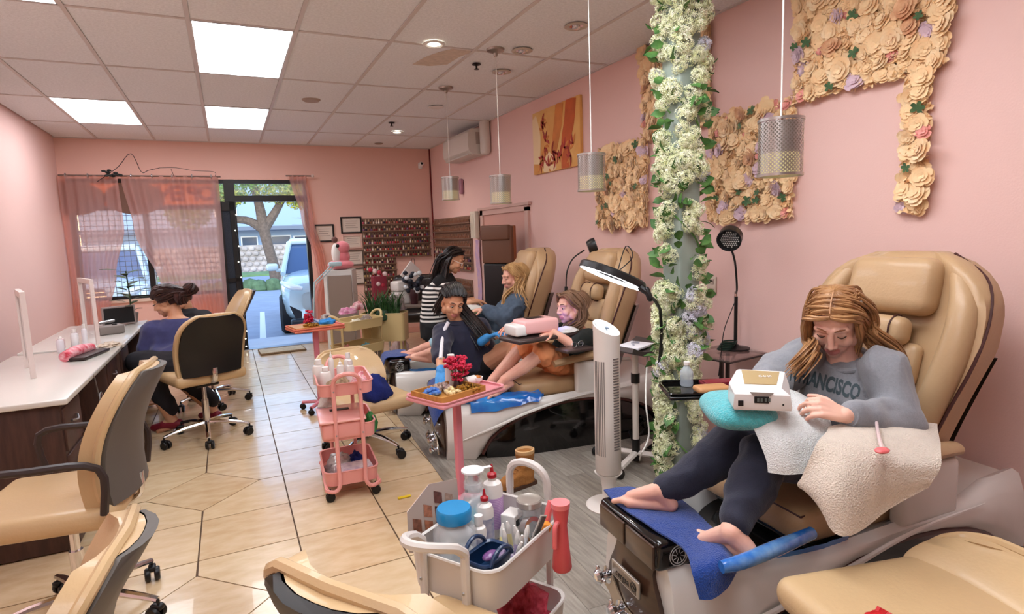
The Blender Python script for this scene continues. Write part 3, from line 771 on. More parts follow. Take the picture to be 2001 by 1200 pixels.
make_chair('salon_chair', 'tan rolling chair back in the bottom left corner', greyshell, (-.57, 1.52, 0), dirv(176), .42, .83, rec=.10)
make_chair('salon_chair', 'tan rolling chair with its top edge showing at the bottom beside the white cart', backshell, (.33, 1.05, 0), dirv(33), .50, .92, rec=.06)
make_chair('salon_chair', 'low tan rolling stool chair behind the pink cart with a navy towel on it', backshell, (.77, 4.02, 0), dirv(-78), .37, .66)
make_chair('salon_chair', 'cream rolling chair by the curtain under the person in black', backshell, (-.22, 6.0, 0), dirv(190), .48, 1.02)
make_chair('salon_chair', 'tan rolling chair in the bottom right corner in front of the nearest pedicure chair', backshell, (1.49, .77, 0), dirv(166), .46, .565, rec=.14)

# ================================================================ things on walls and ceiling
rnd = random.Random(11)
# ---- pendants
metal_l = mat('perforated_silver', (184, 180, 176), .3, .9)
liner_glow = mat('pendant_liner_glow', (200, 196, 150), .6, emit=.32, ecol=(226, 214, 150))
cordm = mat('white_cord', (225, 222, 215), .5)
def lattice(R, z0, z1, nu, nv):
    g = G(); dz = (z1-z0)/nv
    for j in range(nv*2-1):
        for i in range(nu):
            a0 = 2*PI*(i+(.5 if j % 2 else 0))/nu; zc = z0+dz*(j*.5+.5); da = PI/nu
            o = [(a0-da, zc), (a0, zc-dz*.5), (a0+da, zc), (a0, zc+dz*.5)]; q = [(a0+(a-a0)*.60, zc+(z-zc)*.60) for a, z in o]
            vs = [(R*math.cos(a), R*math.sin(a), z) for a, z in o+q]; g.add(vs, [(k, (k+1) % 4, 4+(k+1) % 4, 4+k) for k in range(4)])
    return g
pend = [((1.894, 5.2), 1.894, 'silver perforated drum pendant farthest away, beside the air conditioner'), ((1.867, 4.044), 1.79, 'silver perforated drum pendant second farthest along the row'),
        ((1.897, 2.87), 1.79, 'silver perforated drum pendant in front of the small flower panel'), ((1.88, 1.582), 1.742, 'largest and nearest silver perforated drum pendant')]
PEND0 = None
for (x, y), zc, lab in pend:
    if PEND0 is None:
        t = PEND0 = thing('pendant_lamp', lab, 'lamp', (x, y, zc), group='pendant lamps over the pedicure row')
        sh = lattice(.0775, -.098, .098, 34, 14).build('lamp_shade', metal_l, t, 0)
        g = G(); g.lathe([(.066, -.02), (.067, -.02), (.067, .092), (.066, .092)], 24, close=True); g.build('shade_liner', mat('liner_unlit', (158, 152, 142), .7), t); g = G(); g.lathe([(.066, -.092), (.067, -.092), (.067, -.02), (.066, -.02)], 24, close=True); g.build('lit_liner', liner_glow, t)  # liner halves coloured to stand in for bulb light: unlit top, glowing bottom
        for z in (-.1, .098):
            g = G(); g.lathe([(.075, z-.004), (.081, z-.004), (.081, z+.006), (.075, z+.006)], 30, close=True); g.build('rim', metal_l, t)
        g = G(); g.tube([(-.075, 0, .09), (.075, 0, .09)], .003, 5); g.tube([(0, -.075, .09), (0, .075, .09)], .003, 5); g.cyl((0, 0, 0), .018, .03, .11, 12); g.build('lamp_holder', chrome, t)
        G().ell((0, 0, -.01), (.028, .028, .04)).build('bulb', mat('pendant_bulb', (255, 240, 200), .4, emit=2.0), t)
        CORD = G().cyl((0, 0, 0), .003, 0, 1, 6).mesh('cord', cordm); CAN = G().lathe([(.012, -.05), (.018, -.03), (.062, -.014), (.066, 0)], 24).mesh('canopy', mat('brushed_nickel', (170, 164, 156), .3, .9))
    else: t = dup(PEND0, (x, y, zc), 0, lab)
    for ch in [c for c in t.children if c.name.startswith(('cord', 'canopy'))]: bpy.data.objects.remove(ch)
    o = bpy.data.objects.new('cord', CORD); COL.objects.link(o); o.parent = t; o.location = (0, 0, .1); o.scale = (1, 1, H-zc-.1)
    o = bpy.data.objects.new('canopy', CAN); COL.objects.link(o); o.parent = t; o.location = (0, 0, H-zc)
# ---- ceiling fittings
lit = mat('downlight_glow', (255, 244, 225), .4, emit=16)
for (x, y), on_, lab in (((1.408, 4.059), 1, 'bright lit round downlight beside the water stain'), ((2.048, 7.477), 1, 'small lit round downlight near the air conditioner'),
        ((2.055, 3.991), 0, 'unlit chrome downlight right of the pendant canopy'), ((2.16, 3.416), 0, 'unlit chrome downlight nearest the flower pole'), ((2.151, 4.555), 0, 'unlit chrome downlight farther along the pendant row'), ((2.058, 5.967), 0, 'flush white round ceiling cover past the pendants')):
    t = thing('downlight', lab, 'light', (x, y, H-.005))
    g = G(); g.lathe([(.045, 0), (.075, 0), (.078, -.006), (.06, -.012), (.045, -.006)], 26, close=True); g.build('trim_ring', white_m if on_ or 'flush' in lab else mat('ring_beige', (196, 182, 168), .4), t)
    g = G(); g.lathe([(0, .0), (.05, .0), (.05, -.004), (.0, -.008)], 20); g.build('lens', lit if on_ else (chrome if 'chrome' in lab else white_m), t)
    if not on_ and 'chrome' in lab: G().ell((0, 0, -.012), (.028, .028, .014)).build('bulb', chrome, t)
    if on_:
        l = bpy.data.lights.new('downlight_beam', 'SPOT'); l.energy = 22; l.spot_size = 2.2; l.spot_blend = .8; l.shadow_soft_size = .05; l.color = (1, .9, .78)
        o = bpy.data.objects.new('downlight_beam', l); COL.objects.link(o); o.parent = t; o.location = (0, 0, -.03)
g = G(); g.lathe([(0, -.012), (.07, -.012), (.085, 0), (.085, .004), (0, .004)], 28, T(.836, 6.021, H-.002)); single('ceiling_speaker', g, mat('speaker_grey', (176, 158, 146), .7), 'flat grey round ceiling speaker left of the downlights', 'speaker')
for (x, y), lab in (((1.872, 4.419), 'black fire sprinkler head near the nearer pendant canopies'), ((1.833, 6.909), 'black fire sprinkler head far along the ceiling')):
    t = thing('sprinkler', lab, 'sprinkler', (x, y, H-.005))
    g = G(); g.lathe([(.012, 0), (.034, 0), (.036, -.005), (.012, -.008)], 18, close=True); g.build('escutcheon', black_m, t)
    g = G(); g.cyl((0, 0, 0), .008, -.035, 0, 8); g.lathe([(0, -.036), (.02, -.036), (.02, -.04), (0, -.04)], 10); g.build('nozzle', black_m, t)
g = G(); g.lathe([(0, -.008), (.05, -.008), (.06, 0), (0, 0.003)], 20, T(2.04, 8.445, H-.004)); single('round_fitting', g, mat('speaker_grey', (176, 158, 146), .7), 'small grey round cap at the far end of the ceiling', 'ceiling cap')
# ---- air conditioner
t = thing('air_conditioner', 'white wall mounted split air conditioner near the far ceiling', 'air conditioner', (XR-.001, 7.12, 2.42))
g = G(); prof = [(0, .0), (-.16, .0), (-.215, .05), (-.225, .12), (-.215, .26), (-.18, .30), (0, .31)]
g.loft([[(p[0], -.45, p[1]) for p in prof], [(p[0], .45, p[1]) for p in prof]]); g.build('casing', mat('ac_white', (222, 214, 204), .4), t)
g = G(); g.box(-.21, -.05, -.40, .40, -.012, .004, T(0, 0, .01)); g.build('air_flap', mat('ac_flap', (205, 198, 188), .4), t)
G().box(-.12, -.06, -.456, -.448, .12, .26).build('side_vent', mat('speaker_grey', (176, 158, 146), .7), t)
g = G(); g.rbox((-.05, -.56, .19), (.10, .16, .42), .05, n=4); g.build('pipe_cover', mat('ac_white', (222, 214, 204), .4), t)
# ---- security camera, wall lamp, outlet
t = thing('security_camera', 'small white dome security camera in the far corner', 'camera', (2.73, YF-.001, 2.50))
G().rbox((0, -.02, .03), (.06, .04, .09), .015).build('mount', white_m, t); b = G().ell((0, -.075, .05), .036).build('camera_head', white_m, t); G().ell((0, -.105, .055), (.018, .01, .018)).build('camera_lens', black_m, b)
t = thing('wall_ornament', 'small mauve plastic ornament on the wall under the air conditioner', 'ornament', (XR-.001, 7.46, 2.01))
mv = mat('mauve_plastic', (168, 120, 136), .4)
G().rbox((-.03, 0, .10), (.05, .07, .20), .02).build('holder', mv, t); G().rbox((-.06, .03, .11), (.03, .05, .12), .01).build('cup', mat('mauve_pale', (196, 158, 168), .4), t)
t = thing('wall_outlet', 'ivory double wall outlet between the pole and the gooseneck lamp', 'outlet', (XR-.001, 2.958, 1.07))
pv = mat('ivory', (222, 206, 190), .4)
G().rbox((-.004, 0, 0), (.01, .075, .125), .004).build('cover_plate', pv, t)
for z in (-.03, .03):
    o = G().rbox((-.010, 0, z), (.006, .04, .038), .003).build('socket', mat('socket_grey', (196, 178, 164), .4), t)
    g = G(); g.box(-.015, -.012, -.011, -.006, z-.004, z+.012); g.box(-.015, -.012, .006, .011, z-.004, z+.012); g.build('slots', black_m, o)['kind'] = 'stuff'
# ---- canvas picture (hands and treatments, plain painterly stand-in)
t = thing('canvas_picture', 'unframed canvas print of orange toned hands and flowers', 'picture', (XR-.001, 4.95, 2.345))
G().rbox((-.015, 0, 0), (.03, .88, .60), .003, n=1).build('canvas', mat('canvas_gold', (226, 160, 84), .6, col2=(240, 196, 120), vs=2.2), t)
orc = [mat('print_skin', (224, 140, 70), .6, var=.2, vs=6), mat('print_red', (190, 66, 52), .6, var=.3, vs=12), mat('print_cream', (242, 214, 168), .6), mat('print_deep', (206, 100, 48), .6, var=.2, vs=9)]
def strip(pts, w, m, k=0):
    g = G(); g.tube([(-.0312-.0012*k, y, z) for y, z in pts], [q for q in w], 8, 4, flat=1, up=(1, 0, 0)); g.v = [(-.0306-.0008*k-(.0006 if abs(p[0]+.0312+.0012*k) > 1e-9 and p[0] < -.0312-.0012*k else 0), max(-.44, min(.44, p[1])), max(-.30, min(.30, p[2]))) for p in g.v]
    g.build('printed_shape', m, t, 0)
# y decreases towards the camera (right side of the picture)
strip([(-.10, .30), (-.06, .12), (.0, -.05), (.10, -.30)], [.07, .075, .06, .05], orc[0], 1)
strip([(-.30, .30), (-.26, .10), (-.20, -.05), (-.18, -.3)], [.09, .09, .08, .07], orc[3], 1)
strip([(.42, .25), (.36, .05), (.38, -.2)], [.06, .08, .07], orc[2], 1)
strip([(.20, -.30), (.12, -.18), (.02, -.30)], [.05, .07, .05], orc[2], 2)
for k, (y, z) in enumerate(((.22, .12), (.18, .0), (.24, .18), (.20, -.06), (-.05, -.15), (.0, -.2), (-.12, -.18), (-.18, -.12), (.05, -.12), (.30, -.2), (.25, -.14), (-.28, -.2), (-.33, -.1), (.12, -.24))):
    for q in range(4):
        a = q*.8+k; strip([(y, z), (y+.05*math.cos(a), z+.055*math.sin(a)), (y+.08*math.cos(a+.2), z+.10*math.sin(a+.2))], [.012, .014, .003], orc[1] if (k+q) % 3 else orc[0], 3)
# ---- flower panels
petal = {n: mat('petal_%s' % n, c, .7, col2=c2, vs=14, sheen=.3) for n, c, c2 in (('cream', (255, 226, 178), (252, 210, 158)), ('peach', (254, 214, 160), (255, 230, 190)), ('pink', (240, 150, 140), (246, 184, 170)), ('lilac', (220, 192, 206), (234, 206, 214)), ('rust', (214, 152, 110), (240, 196, 150)), ('leaf', (58, 92, 58), (84, 116, 70)))}
def blossom(kind, seed):
    r = random.Random(seed); g = G()
    def pet(a, tilt, L, W, z0, r0):
        c, s = math.cos(a), math.sin(a); u = V((c, s, 0)); sd = V((-s, c, 0)); up = V((0, 0, 1)); P = []
        for k, (tt, ww) in enumerate(((0, .35), (.5, 1), (.85, .9), (1, .35))):
            ang = tilt*(1-.6*tt); base = u*(r0+L*tt*math.cos(ang)) + up*(z0+L*tt*math.sin(ang)); rf = .12*L*(1 if k == 3 else 0)
            P += [base+sd*W*ww*.5+up*rf, base+up*(-.10*W if k in (1, 2) else 0), base-sd*W*ww*.5+up*rf]
        g.add(P, [(3*k+i, 3*k+i+1, 3*k+4+i, 3*k+3+i) for k in range(3) for i in range(2)])
    if kind == 'leaf':
        for k in range(5): pet(k*1.3+r.random(), .25, .055, .035, .02, .0)
        return g
    n3 = ((6, .25, .052, .055, .004, .012), (6, .7, .042, .046, .012, .008), (5, 1.1, .032, .034, .02, .004), (4, 1.4, .022, .02, .026, .001)) if kind != 'pink' else ((5, .35, .036, .04, .006, .008), (5, .9, .028, .03, .014, .005), (4, 1.3, .02, .02, .02, .002))
    for (n, tl, L, W, z0, r0) in n3:
        o = r.random()*6
        for k in range(n): pet(o+2*PI*k/n+r.uniform(-.15, .15), tl+r.uniform(-.15, .15), L*r.uniform(.85, 1.15), W, z0, r0)
    return g
BL = {}
for kd, ct in (('cream', 3), ('peach', 2), ('pink', 1), ('lilac', 1), ('rust', 2), ('leaf', 2)):
    BL[kd] = []
    for q in range(ct):
        me = blossom(kd, q*7+len(kd)).mesh('flower' if kd != 'leaf' else 'leaf_sprig', [petal[kd]], 80); BL[kd].append(me)
# two-tone rose: rust heart in a cream bloom
g = blossom('cream', 77); n0 = len(g.f); g2 = blossom('pink', 5); g.cm = 1; g.add([(p[0]*.9, p[1]*.9, p[2]+.006) for p in g2.v], g2.f); BL['rust'].append(g.mesh('flower', [petal['peach'], petal['rust']], 80)); BL['rust'].append(BL['rust'][-1])
def flower_panel(y0, y1, z0, z1, label, seed):
    """y0 > y1 (y1 nearest the camera)"""
    r = random.Random(seed); yc, zc = (y0+y1)/2, (z0+z1)/2
    t = thing('wall_decoration', label, 'flower wall', (XR-.001, yc, z0), group='artificial flower wall panels')
    hy, hz = abs(y0-y1)/2, (z1-z0)
    G().box(-.012, 0, -hy+.02, hy-.02, .02, hz-.02).build('backing', petal['peach'], t)
    g = G(); # fringe of small petals filling gaps
    for _ in range(int(2600*hy*2*hz/.42)):
        y, z = r.uniform(-hy, hy), r.uniform(0, hz); a = V((r.uniform(-1, -.1), r.uniform(-1, 1), r.uniform(-1, 1))).normalized()*.028; b = V((r.uniform(-.4, .4), r.uniform(-1, 1), r.uniform(-1, 1))).normalized()*.022; p = V((-.015-r.random()*.02, y, z))
        g.add([p-b*.5, p+a*.6-b*.7, p+a, p+a*.6+b*.7, p+b*.5], [(0, 1, 2, 3, 4)])
    g.build('petal_filler', petal['cream'], t, 0)['kind'] = 'stuff'
    ny, nzz = max(2, round(hy*2/.064)), max(2, round(hz/.064))
    for i in range(ny):
        for j in range(nzz):
            y = -hy+(i+.5)*2*hy/ny+r.uniform(-.018, .018); z = (j+.5)*hz/nzz+r.uniform(-.018, .018); q = r.random()
            kd = 'leaf' if q < .08 else 'pink' if q < .12 else 'lilac' if q < .17 else 'rust' if q < .215 else 'peach' if q < .5 else 'cream'
            o = bpy.data.objects.new('leaf_sprig' if kd == 'leaf' else 'flower', r.choice(BL[kd])); COL.objects.link(o); o.parent = t
            sc = (.62 if kd == 'leaf' else 1)*r.uniform(.62, .98)*(1.35 if r.random() < .15 and kd in ('cream', 'peach') else 1)
            o.matrix_basis = Matrix.Translation((-.022-r.random()*.02-(.02 if kd in ('leaf', 'rust') else 0), y, z)) @ Matrix.Rotation(-PI/2+r.uniform(-.35, .35), 4, 'Y') @ Matrix.Rotation(r.uniform(-.35, .35), 4, 'X') @ Matrix.Rotation(r.random()*6.3, 4, 'Z') @ Matrix.Diagonal((sc, sc, sc*.72, 1))
flower_panel(4.25, 3.60, 1.49, 2.13, 'small low cream flower panel between the canvas and the flower pole', 1)
flower_panel(3.64, 2.97, 2.13, 2.76, 'high cream flower panel partly hidden behind the flower pole', 2)
flower_panel(2.97, 2.33, 1.50, 2.15, 'cream flower panel behind the nearest pendant lamp', 3)
flower_panel(2.33, 1.57, 2.12, 2.76, 'high cream flower panel at the upper right with a pink rose', 4)
flower_panel(1.73, 1.63, 1.49, 2.12, 'low cream flower panel cut off by the right edge', 5)
# ---- pole and garland
PX_, PY_ = 2.275, 2.56
polem = mat('pole_paint', (150, 162, 152), .5, var=.06, vs=3)
struct('column', G().rbox((PX_, PY_, H/2), (.15, .15, H), .02, n=2), polem)
wht = mat('white_floret', (252, 250, 228), .7, col2=(228, 234, 176), vs=16, sheen=.2); lav = mat('lavender_floret', (220, 216, 234), .7, col2=(236, 236, 240), vs=16)
leafg = mat('garland_leaf', (104, 150, 76), .55, col2=(62, 106, 52), vs=18)
def cluster(seed, R, m):
    r = random.Random(seed); g = G()
    for _ in range(120):
        d = V((r.gauss(0, 1), r.gauss(0, 1), r.gauss(0, 1))).normalized(); p = d*R*r.uniform(.7, 1.05); p.z *= 1.25; n = d; u = n.orthogonal().normalized(); w_ = n.cross(u); a0 = r.random()*1.5; s = .0095
        for k in range(4):
            a = a0+k*PI/2; e = (u*math.cos(a)+w_*math.sin(a)); f = (u*math.cos(a+.8)+w_*math.sin(a+.8))
            g.add([p, p+e*s*.9-n*.001, p+(e+f)*s*.75+n*.003, p+f*s*.9-n*.001], [(0, 1, 2, 3)])
    return g.mesh('blossom_cluster', m, 0)
CL = [cluster(k, .050, wht) for k in range(3)]+[cluster(9, .046, lav)]
def leaf_mesh():
    g = G(); P = []
    for k, (t_, w_) in enumerate(((0, .01), (.3, .8), (.65, .9), (1, .02))): P += [(t_*.085, .028*w_, .01*math.sin(t_*3)+.004), (t_*.085, 0, .012*math.sin(t_*3)), (t_*.085, -.028*w_, .01*math.sin(t_*3)+.004)]
    return g.add(P, [(3*k+i, 3*k+i+1, 3*k+4+i, 3*k+3+i) for k in range(3) for i in range(2)]).mesh('leaf', leafg, 60)
LF = leaf_mesh()
gar = thing('flower_garland', 'garland of white blossoms and green leaves wound round the pole', 'garland', (PX_, PY_, 0))
def place(me, nm, az, z, rad, sc=1):
    p = V((math.cos(az)*rad, math.sin(az)*rad, z)); o = bpy.data.objects.new(nm, me); COL.objects.link(o); o.parent = gar
    o.matrix_basis = Matrix.Translation(p) @ Matrix.Rotation(az, 4, 'Z') @ (Matrix.Rotation(rnd.uniform(-.9, .9), 4, 'Y') @ Matrix.Rotation(rnd.random()*6.3, 4, 'X')) @ Matrix.Diagonal((sc, sc, sc, 1))
CAMAZ = math.atan2(-PY_, -PX_)   # side that faces the doorway side of the room
def fill(z0, z1, n, a0, a1, lavp=.05, rad=.108):
    for k in range(n):
        z = z0+(z1-z0)*(k+rnd.random())/n; az = CAMAZ+rnd.uniform(a0, a1)
        m = CL[3] if rnd.random() < lavp else CL[rnd.randrange(3)]; place(m, 'blossom_cluster', az, z, rad+rnd.uniform(-.02, .02), rnd.uniform(.70, 1.0))
def lv(z0, z1, n, a0=-2.2, a1=2.2):
    for k in range(int(n*1.7)): place(LF, 'leaf', CAMAZ+rnd.uniform(a0, a1), z0+(z1-z0)*(k+rnd.random())/n, .085+rnd.random()*.04, rnd.uniform(.7, 1.15))
fill(2.05, 2.76, 62, -1.9, 1.9); lv(2.0, 2.76, 40)
fill(1.72, 1.98, 22, -1.7, .9); fill(1.66, 1.86, 12, -1.2, 1.7); lv(1.6, 1.95, 22)
fill(1.42, 1.56, 9, -1.7, -.4); fill(1.45, 1.60, 6, .3, 1.3); lv(1.42, 1.62, 12)
fill(1.30, 1.36, 2, -.9, -.5); fill(1.22, 1.30, 2, .9, 1.3); lv(1.15, 1.35, 6)
fill(.80, 1.14, 46, -1.8, -.2); fill(.75, 1.12, 34, .3, 1.7, .6); lv(.72, 1.12, 34)
fill(.55, .80, 28, -1.8, 1.0); fill(.02, .55, 42, -1.8, -.5); lv(.02, .6, 34, -2, 0); fill(.25, .5, 6, .6, 1.5)
g = G(); g.tube([(math.cos(CAMAZ+k*.55)*.095, math.sin(CAMAZ+k*.55)*.095, 2.75-k*.055) for k in range(50)], .005, 5, 2); g.build('stem', leafg, gar)
# ---- closet door on the right wall
g = G(); 
for q in ((XR-.03, XR, 6.78, 6.86, 0, 1.76), (XR-.03, XR, 5.56, 5.64, 0, 1.74), (XR-.03, XR, 5.56, 6.86, 1.70, 1.77)): g.box(*q)
struct('door_1', g, mat('door_trim', (214, 176, 164), .5)); dr = bpy.data.objects['door_1']
G().box(XR-.012, XR, 5.64, 6.78, 0, 1.70).build('door_panel', mat('door_pink', (216, 164, 150), .55), dr)
G().box(XR-.045, XR-.01, 5.52, 6.90, 1.76, 1.79).build('door_cap', mat('door_trim', (214, 176, 164), .5), dr)
t = thing('door_chime_box', 'narrow white ribbed box on the closet door frame', 'box', (XR-.03, 6.97, 1.42))
G().rbox((-.03, 0, .17), (.06, .16, .34), .01).build('box_body', mat('cream_plastic', (226, 214, 196), .5), t)
for k in range(3): G().box(-.066, -.06, -.05+k*.045, -.035+k*.045, .03, .31).build('rib', mat('cream_plastic', (226, 214, 196), .5), t)
g = G(); g.sheet(lambda u, v: (XR-.035-.006*math.sin(v*9), 7.02-.13*u+.01*math.sin(v*7), 1.40-1.0*v), 5, 14, .003); single('paper_banner', g, mat('banner_paper', (214, 176, 186), .7, col2=(190, 160, 200), vs=14), 'long narrow mauve patterned paper strip hanging beside the closet door', 'banner')
# ---- certificates
frame_m = mat('frame_black', (30, 22, 20), .4); paper = mat('certificate_paper', (216, 200, 186), .6); line_m = mat('print_grey', (150, 136, 126), .7)
for (x0, x1, z0, z1, fm, lab) in ((1.13, 1.40, 1.44, 1.69, frame_m, 'black framed certificate next to the curtain'), (1.50, 1.80, 1.55, 1.79, frame_m, 'black framed certificate highest on the front wall'),
        (1.52, 1.79, 1.33, 1.53, mat('frame_pink', (206, 170, 158), .5), 'pale framed certificate under the highest one'), (1.52, 1.80, 1.08, 1.31, mat('frame_brown', (96, 78, 66), .5), 'grey brown framed certificate behind the pink plush toy'), (1.52, 1.80, .80, 1.05, mat('frame_brown', (96, 78, 66), .5), 'lowest grey brown framed certificate by the cabinet')):
    t = thing('certificate', lab, 'certificate', ((x0+x1)/2, YF-.001, z0)); w_ = (x1-x0)/2; h_ = z1-z0
    G().box(-w_+.015, w_-.015, -.008, -.002, .015, h_-.015).build('paper', paper, t)
    for q in ((-w_, w_, 0, .022), (-w_, w_, h_-.022, h_), (-w_, -w_+.022, .02, h_-.02), (w_-.022, w_, .02, h_-.02)): G().box(q[0], q[1], -.02, 0, q[2], q[3]).build('frame_rail', fm, t)
    for k in range(4): G().box(-w_*(.6-.08*(k % 2)), w_*(.6-.1*(k % 3)), -.0095, -.0082, h_*(.72-.13*k), h_*(.72-.13*k)+.007).build('text_line', line_m, t)
# ---- nail polish racks
rack_m = mat('rack_brown', (138, 106, 88), .5); polcol = [(150, 30, 40), (120, 16, 30), (210, 150, 136), (90, 30, 44), (222, 190, 170), (120, 80, 120), (60, 50, 70), (200, 90, 110), (190, 160, 110), (236, 220, 206), (140, 96, 74), (180, 70, 64)]
polm = [mat('polish_%d' % k, c, .15, coat=.4) for k, c in enumerate(polcol)]; capm = mat('bottle_cap', (26, 22, 24), .3); capw = mat('bottle_cap_gold', (222, 200, 166), .35)
BOT = []
for k, m in enumerate(polm):
    g = G(); g.lathe([(.011, 0), (.0125, .004), (.0125, .026), (.006, .032)], 8); g.cm = 1; g.lathe([(.006, .031), (.0065, .033), (.0045, .062)], 6); BOT.append(g.mesh('polish_bottle', [m, capm if k % 3 else capw]))
def rack(name, label, axis, a0, a1, zs, dst):
    """axis 'y': on the front wall (runs along x); 'x': on the right wall (runs along y)"""
    n = 0
    L = a1-a0; z0 = zs[0]; z1 = zs[-1]+.1
    base = (a0, YF-.001, z0-.01) if axis == 'y' else (XR-.001, a1, z0-.01); rz = 0 if axis == 'y' else -PI/2
    t = thing(name, label, 'nail polish rack', base, rz)
    G().box(0, L, -.012, 0, 0, z1-z0).build('back_panel', rack_m, t)
    for z in zs:
        g = G(); g.box(0, L, -.05, -.01, z-z0+.0, z-z0+.008); g.build('shelf', rack_m, t); G().box(0, L, -.052, -.048, z-z0+.008, z-z0+.016).build('shelf_lip', rack_m, t)
    for k, z in enumerate(zs):
        for q in range(int(L/dst)):
            if n_bot[0] >= 300: extra.append((axis, base, (q+.5)*dst, z+.009)); continue
            n_bot[0] += 1; u = (q+.5)*dst+rnd.uniform(-.002, .002)
            o = bpy.data.objects.new('polish_bottle', BOT[rnd.randrange(12)]); COL.objects.link(o)
            o.location = (base[0]+u, YF-.029, z+.009) if axis == 'y' else (XR-.029, base[1]-u, z+.009)
            row = ['lowest', 'second lowest', 'third lowest', 'fourth lowest', 'fifth lowest', 'top'][min(k, 5)] if k < len(zs)-1 else 'top'
            tag(o, 'small nail polish bottle in the %s row of %s' % (row, RN[label.split(' ')[1]]), 'nail polish', 'polish bottles, %s row of the %s rack' % (row, label.split(' ')[1]))
n_bot = [0]; extra = []; RN = {'large': 'the large front wall rack', 'narrow': 'the narrow lower front rack', 'angled': 'the side wall rack', 'lowest': 'the lowest side wall rack'}
rack('polish_rack', 'the large nail polish rack of six shelves on the front wall', 'y', 1.80, 2.83, [1.18+.098*k for k in range(6)], .0385)
rack('polish_rack', 'the narrow nail polish rack below the large one', 'y', 1.78, 2.28, [.60+.098*k for k in range(6)], .0385)
rack('polish_rack', 'the angled nail polish rack on the side wall corner', 'x', 7.2, 8.72, [1.00+.105*k for k in range(7)], .048)
rack('polish_rack', 'the lowest nail polish rack on the side wall', 'x', 7.25, 7.9, [.58+.1*k for k in range(3)], .048)
g = G()
for ax, base, u, z in extra:
    p = (base[0]+u, YF-.029, z) if ax == 'y' else (XR-.029, base[1]-u, z); g.lathe([(.0125, 0), (.0125, .028), (.005, .034), (.005, .062)], 6, Matrix.Translation(p))
if extra: o = g.build('polish_bottles', polm[10], None); tag(o, 'remaining tiny nail polish bottles along the side wall racks', 'nail polish', None, 'stuff')
t = thing('bottle_decal', 'black line drawing of a nail polish bottle on the front wall', 'wall decal', (2.27+.27, YF-.001, .72))
g = G(); 
def tl(p): g.tube([(x, -.004, z) for x, z in p], .0035, 4, 1)
tl([(-.07, .02), (.07, .02), (.085, .05), (.08, .17), (.03, .25), (.02, .42), (-.02, .42), (-.03, .25), (-.08, .17), (-.085, .05), (-.07, .02)]); tl([(-.03, .25), (.03, .25)]); tl([(-.06, .07), (.06, .07)]); tl([(-.06, .15), (.06, .15)]); tl([(-.06, .11), (.06, .11)])
g.build('outline', mat('decal_ink', (60, 46, 44), .6), t)
# ---- curtains, rod, lights cable
cur = mat('curtain_pink', (226, 184, 178), .8, sheen=.3); nt_ = cur.node_tree; b = nt_.nodes['Principled BSDF']
tr = nt_.nodes.new('ShaderNodeBsdfTranslucent'); tr.inputs[0].default_value = s2l((236, 196, 184)); tp = nt_.nodes.new('ShaderNodeBsdfTransparent'); tp.inputs[0].default_value = s2l((255, 214, 190))
m1 = nt_.nodes.new('ShaderNodeMixShader'); m1.inputs[0].default_value = .5; m2 = nt_.nodes.new('ShaderNodeMixShader'); m2.inputs[0].default_value = .40
nt_.links.new(b.outputs[0], m1.inputs[1]); nt_.links.new(tr.outputs[0], m1.inputs[2]); nt_.links.new(m1.outputs[0], m2.inputs[1]); nt_.links.new(tp.outputs[0], m2.inputs[2]); nt_.links.new(m2.outputs[0], nt_.nodes['Material Output'].inputs[0])
def curtain(label, left, right, folds, amp, zb, zt=2.33, y=8.66):
    """left/right: x as function points [(z fraction from top, x)]"""
    def ip(tb, f):
        for (a, xa), (b_, xb) in zip(tb, tb[1:]):
            if f <= b_: t_ = (f-a)/(b_-a); t_ = t_*t_*(3-2*t_); return xa+(xb-xa)*t_
        return tb[-1][1]
    def f(u, v):
        xl, xr = ip(left, v), ip(right, v); x = xl+(xr-xl)*u
        return (x, y+amp*math.sin(u*folds*2*PI)*(.5+.5*v)+.012*math.sin(u*folds*5+v*3), zt+(zb-zt)*v)
    g = G(); g.grid(f, int(folds*10)+2, 24); g.f = [tuple(reversed(q)) for q in g.f]
    return single('curtain', g, cur, label, 'curtain', (sum(p[1] for p in left)/len(left), y, zb), smooth=80)
curtain('wide sheer pink curtain panel across the shop window', [(0, -1.10), (.3, -1.02), (.62, -.80), (.8, -.72), (1, -.66)], [(0, -.03), (1, -.06)], 9, .025, .12)
curtain('sheer pink curtain gathered at the left of the window', [(0, -1.73), (1, -1.72)], [(0, -1.13), (.3, -1.12), (.6, -1.26), (.8, -1.36), (1, -1.42)], 6, .025, .3)
curtain('narrow pink curtain tied back on the right of the doorway', [(0, .84), (.25, .96), (.5, 1.10), (.6, 1.13), (.75, 1.02), (1, .98)], [(0, 1.07), (.25, 1.12), (.5, 1.24), (.6, 1.26), (.75, 1.27), (1, 1.28)], 4, .03, .03, 2.36, 8.70)
t = thing('curtain_rod', 'thin metal curtain rod above the shop window', 'curtain rod', (-.9, 8.66, 2.33))
G().tube([(-.82, 0, 0), (.90, 0, 0)], .010, 8, 1).build('rod', mat('rod_grey', (140, 120, 112), .4, .6), t)
for k in range(8):
    x = -.75+k*.22
    g = G(); g.lathe([(.018, -.006), (.026, -.006), (.026, .006), (.018, .006)], 14, T(x, 0, 0, ry=PI/2), close=True); g.build('ring', steel, t)
t = thing('curtain_rod', 'short curtain rod with finial over the doorway curtain', 'curtain rod', (.8, 8.70, 2.355))
G().tube([(0, 0, 0), (.33, 0, 0)], .010, 8, 1).build('rod', mat('rod_grey', (140, 120, 112), .4, .6), t); G().ell((.35, 0, 0), .022, nu=10, nv=6).build('finial', mat('finial_white', (210, 190, 180), .4), t)
t = thing('hanging_cable', 'black cable with dark plug cluster looped over the curtain rod', 'cable', (-1.15, 8.62, 2.3))
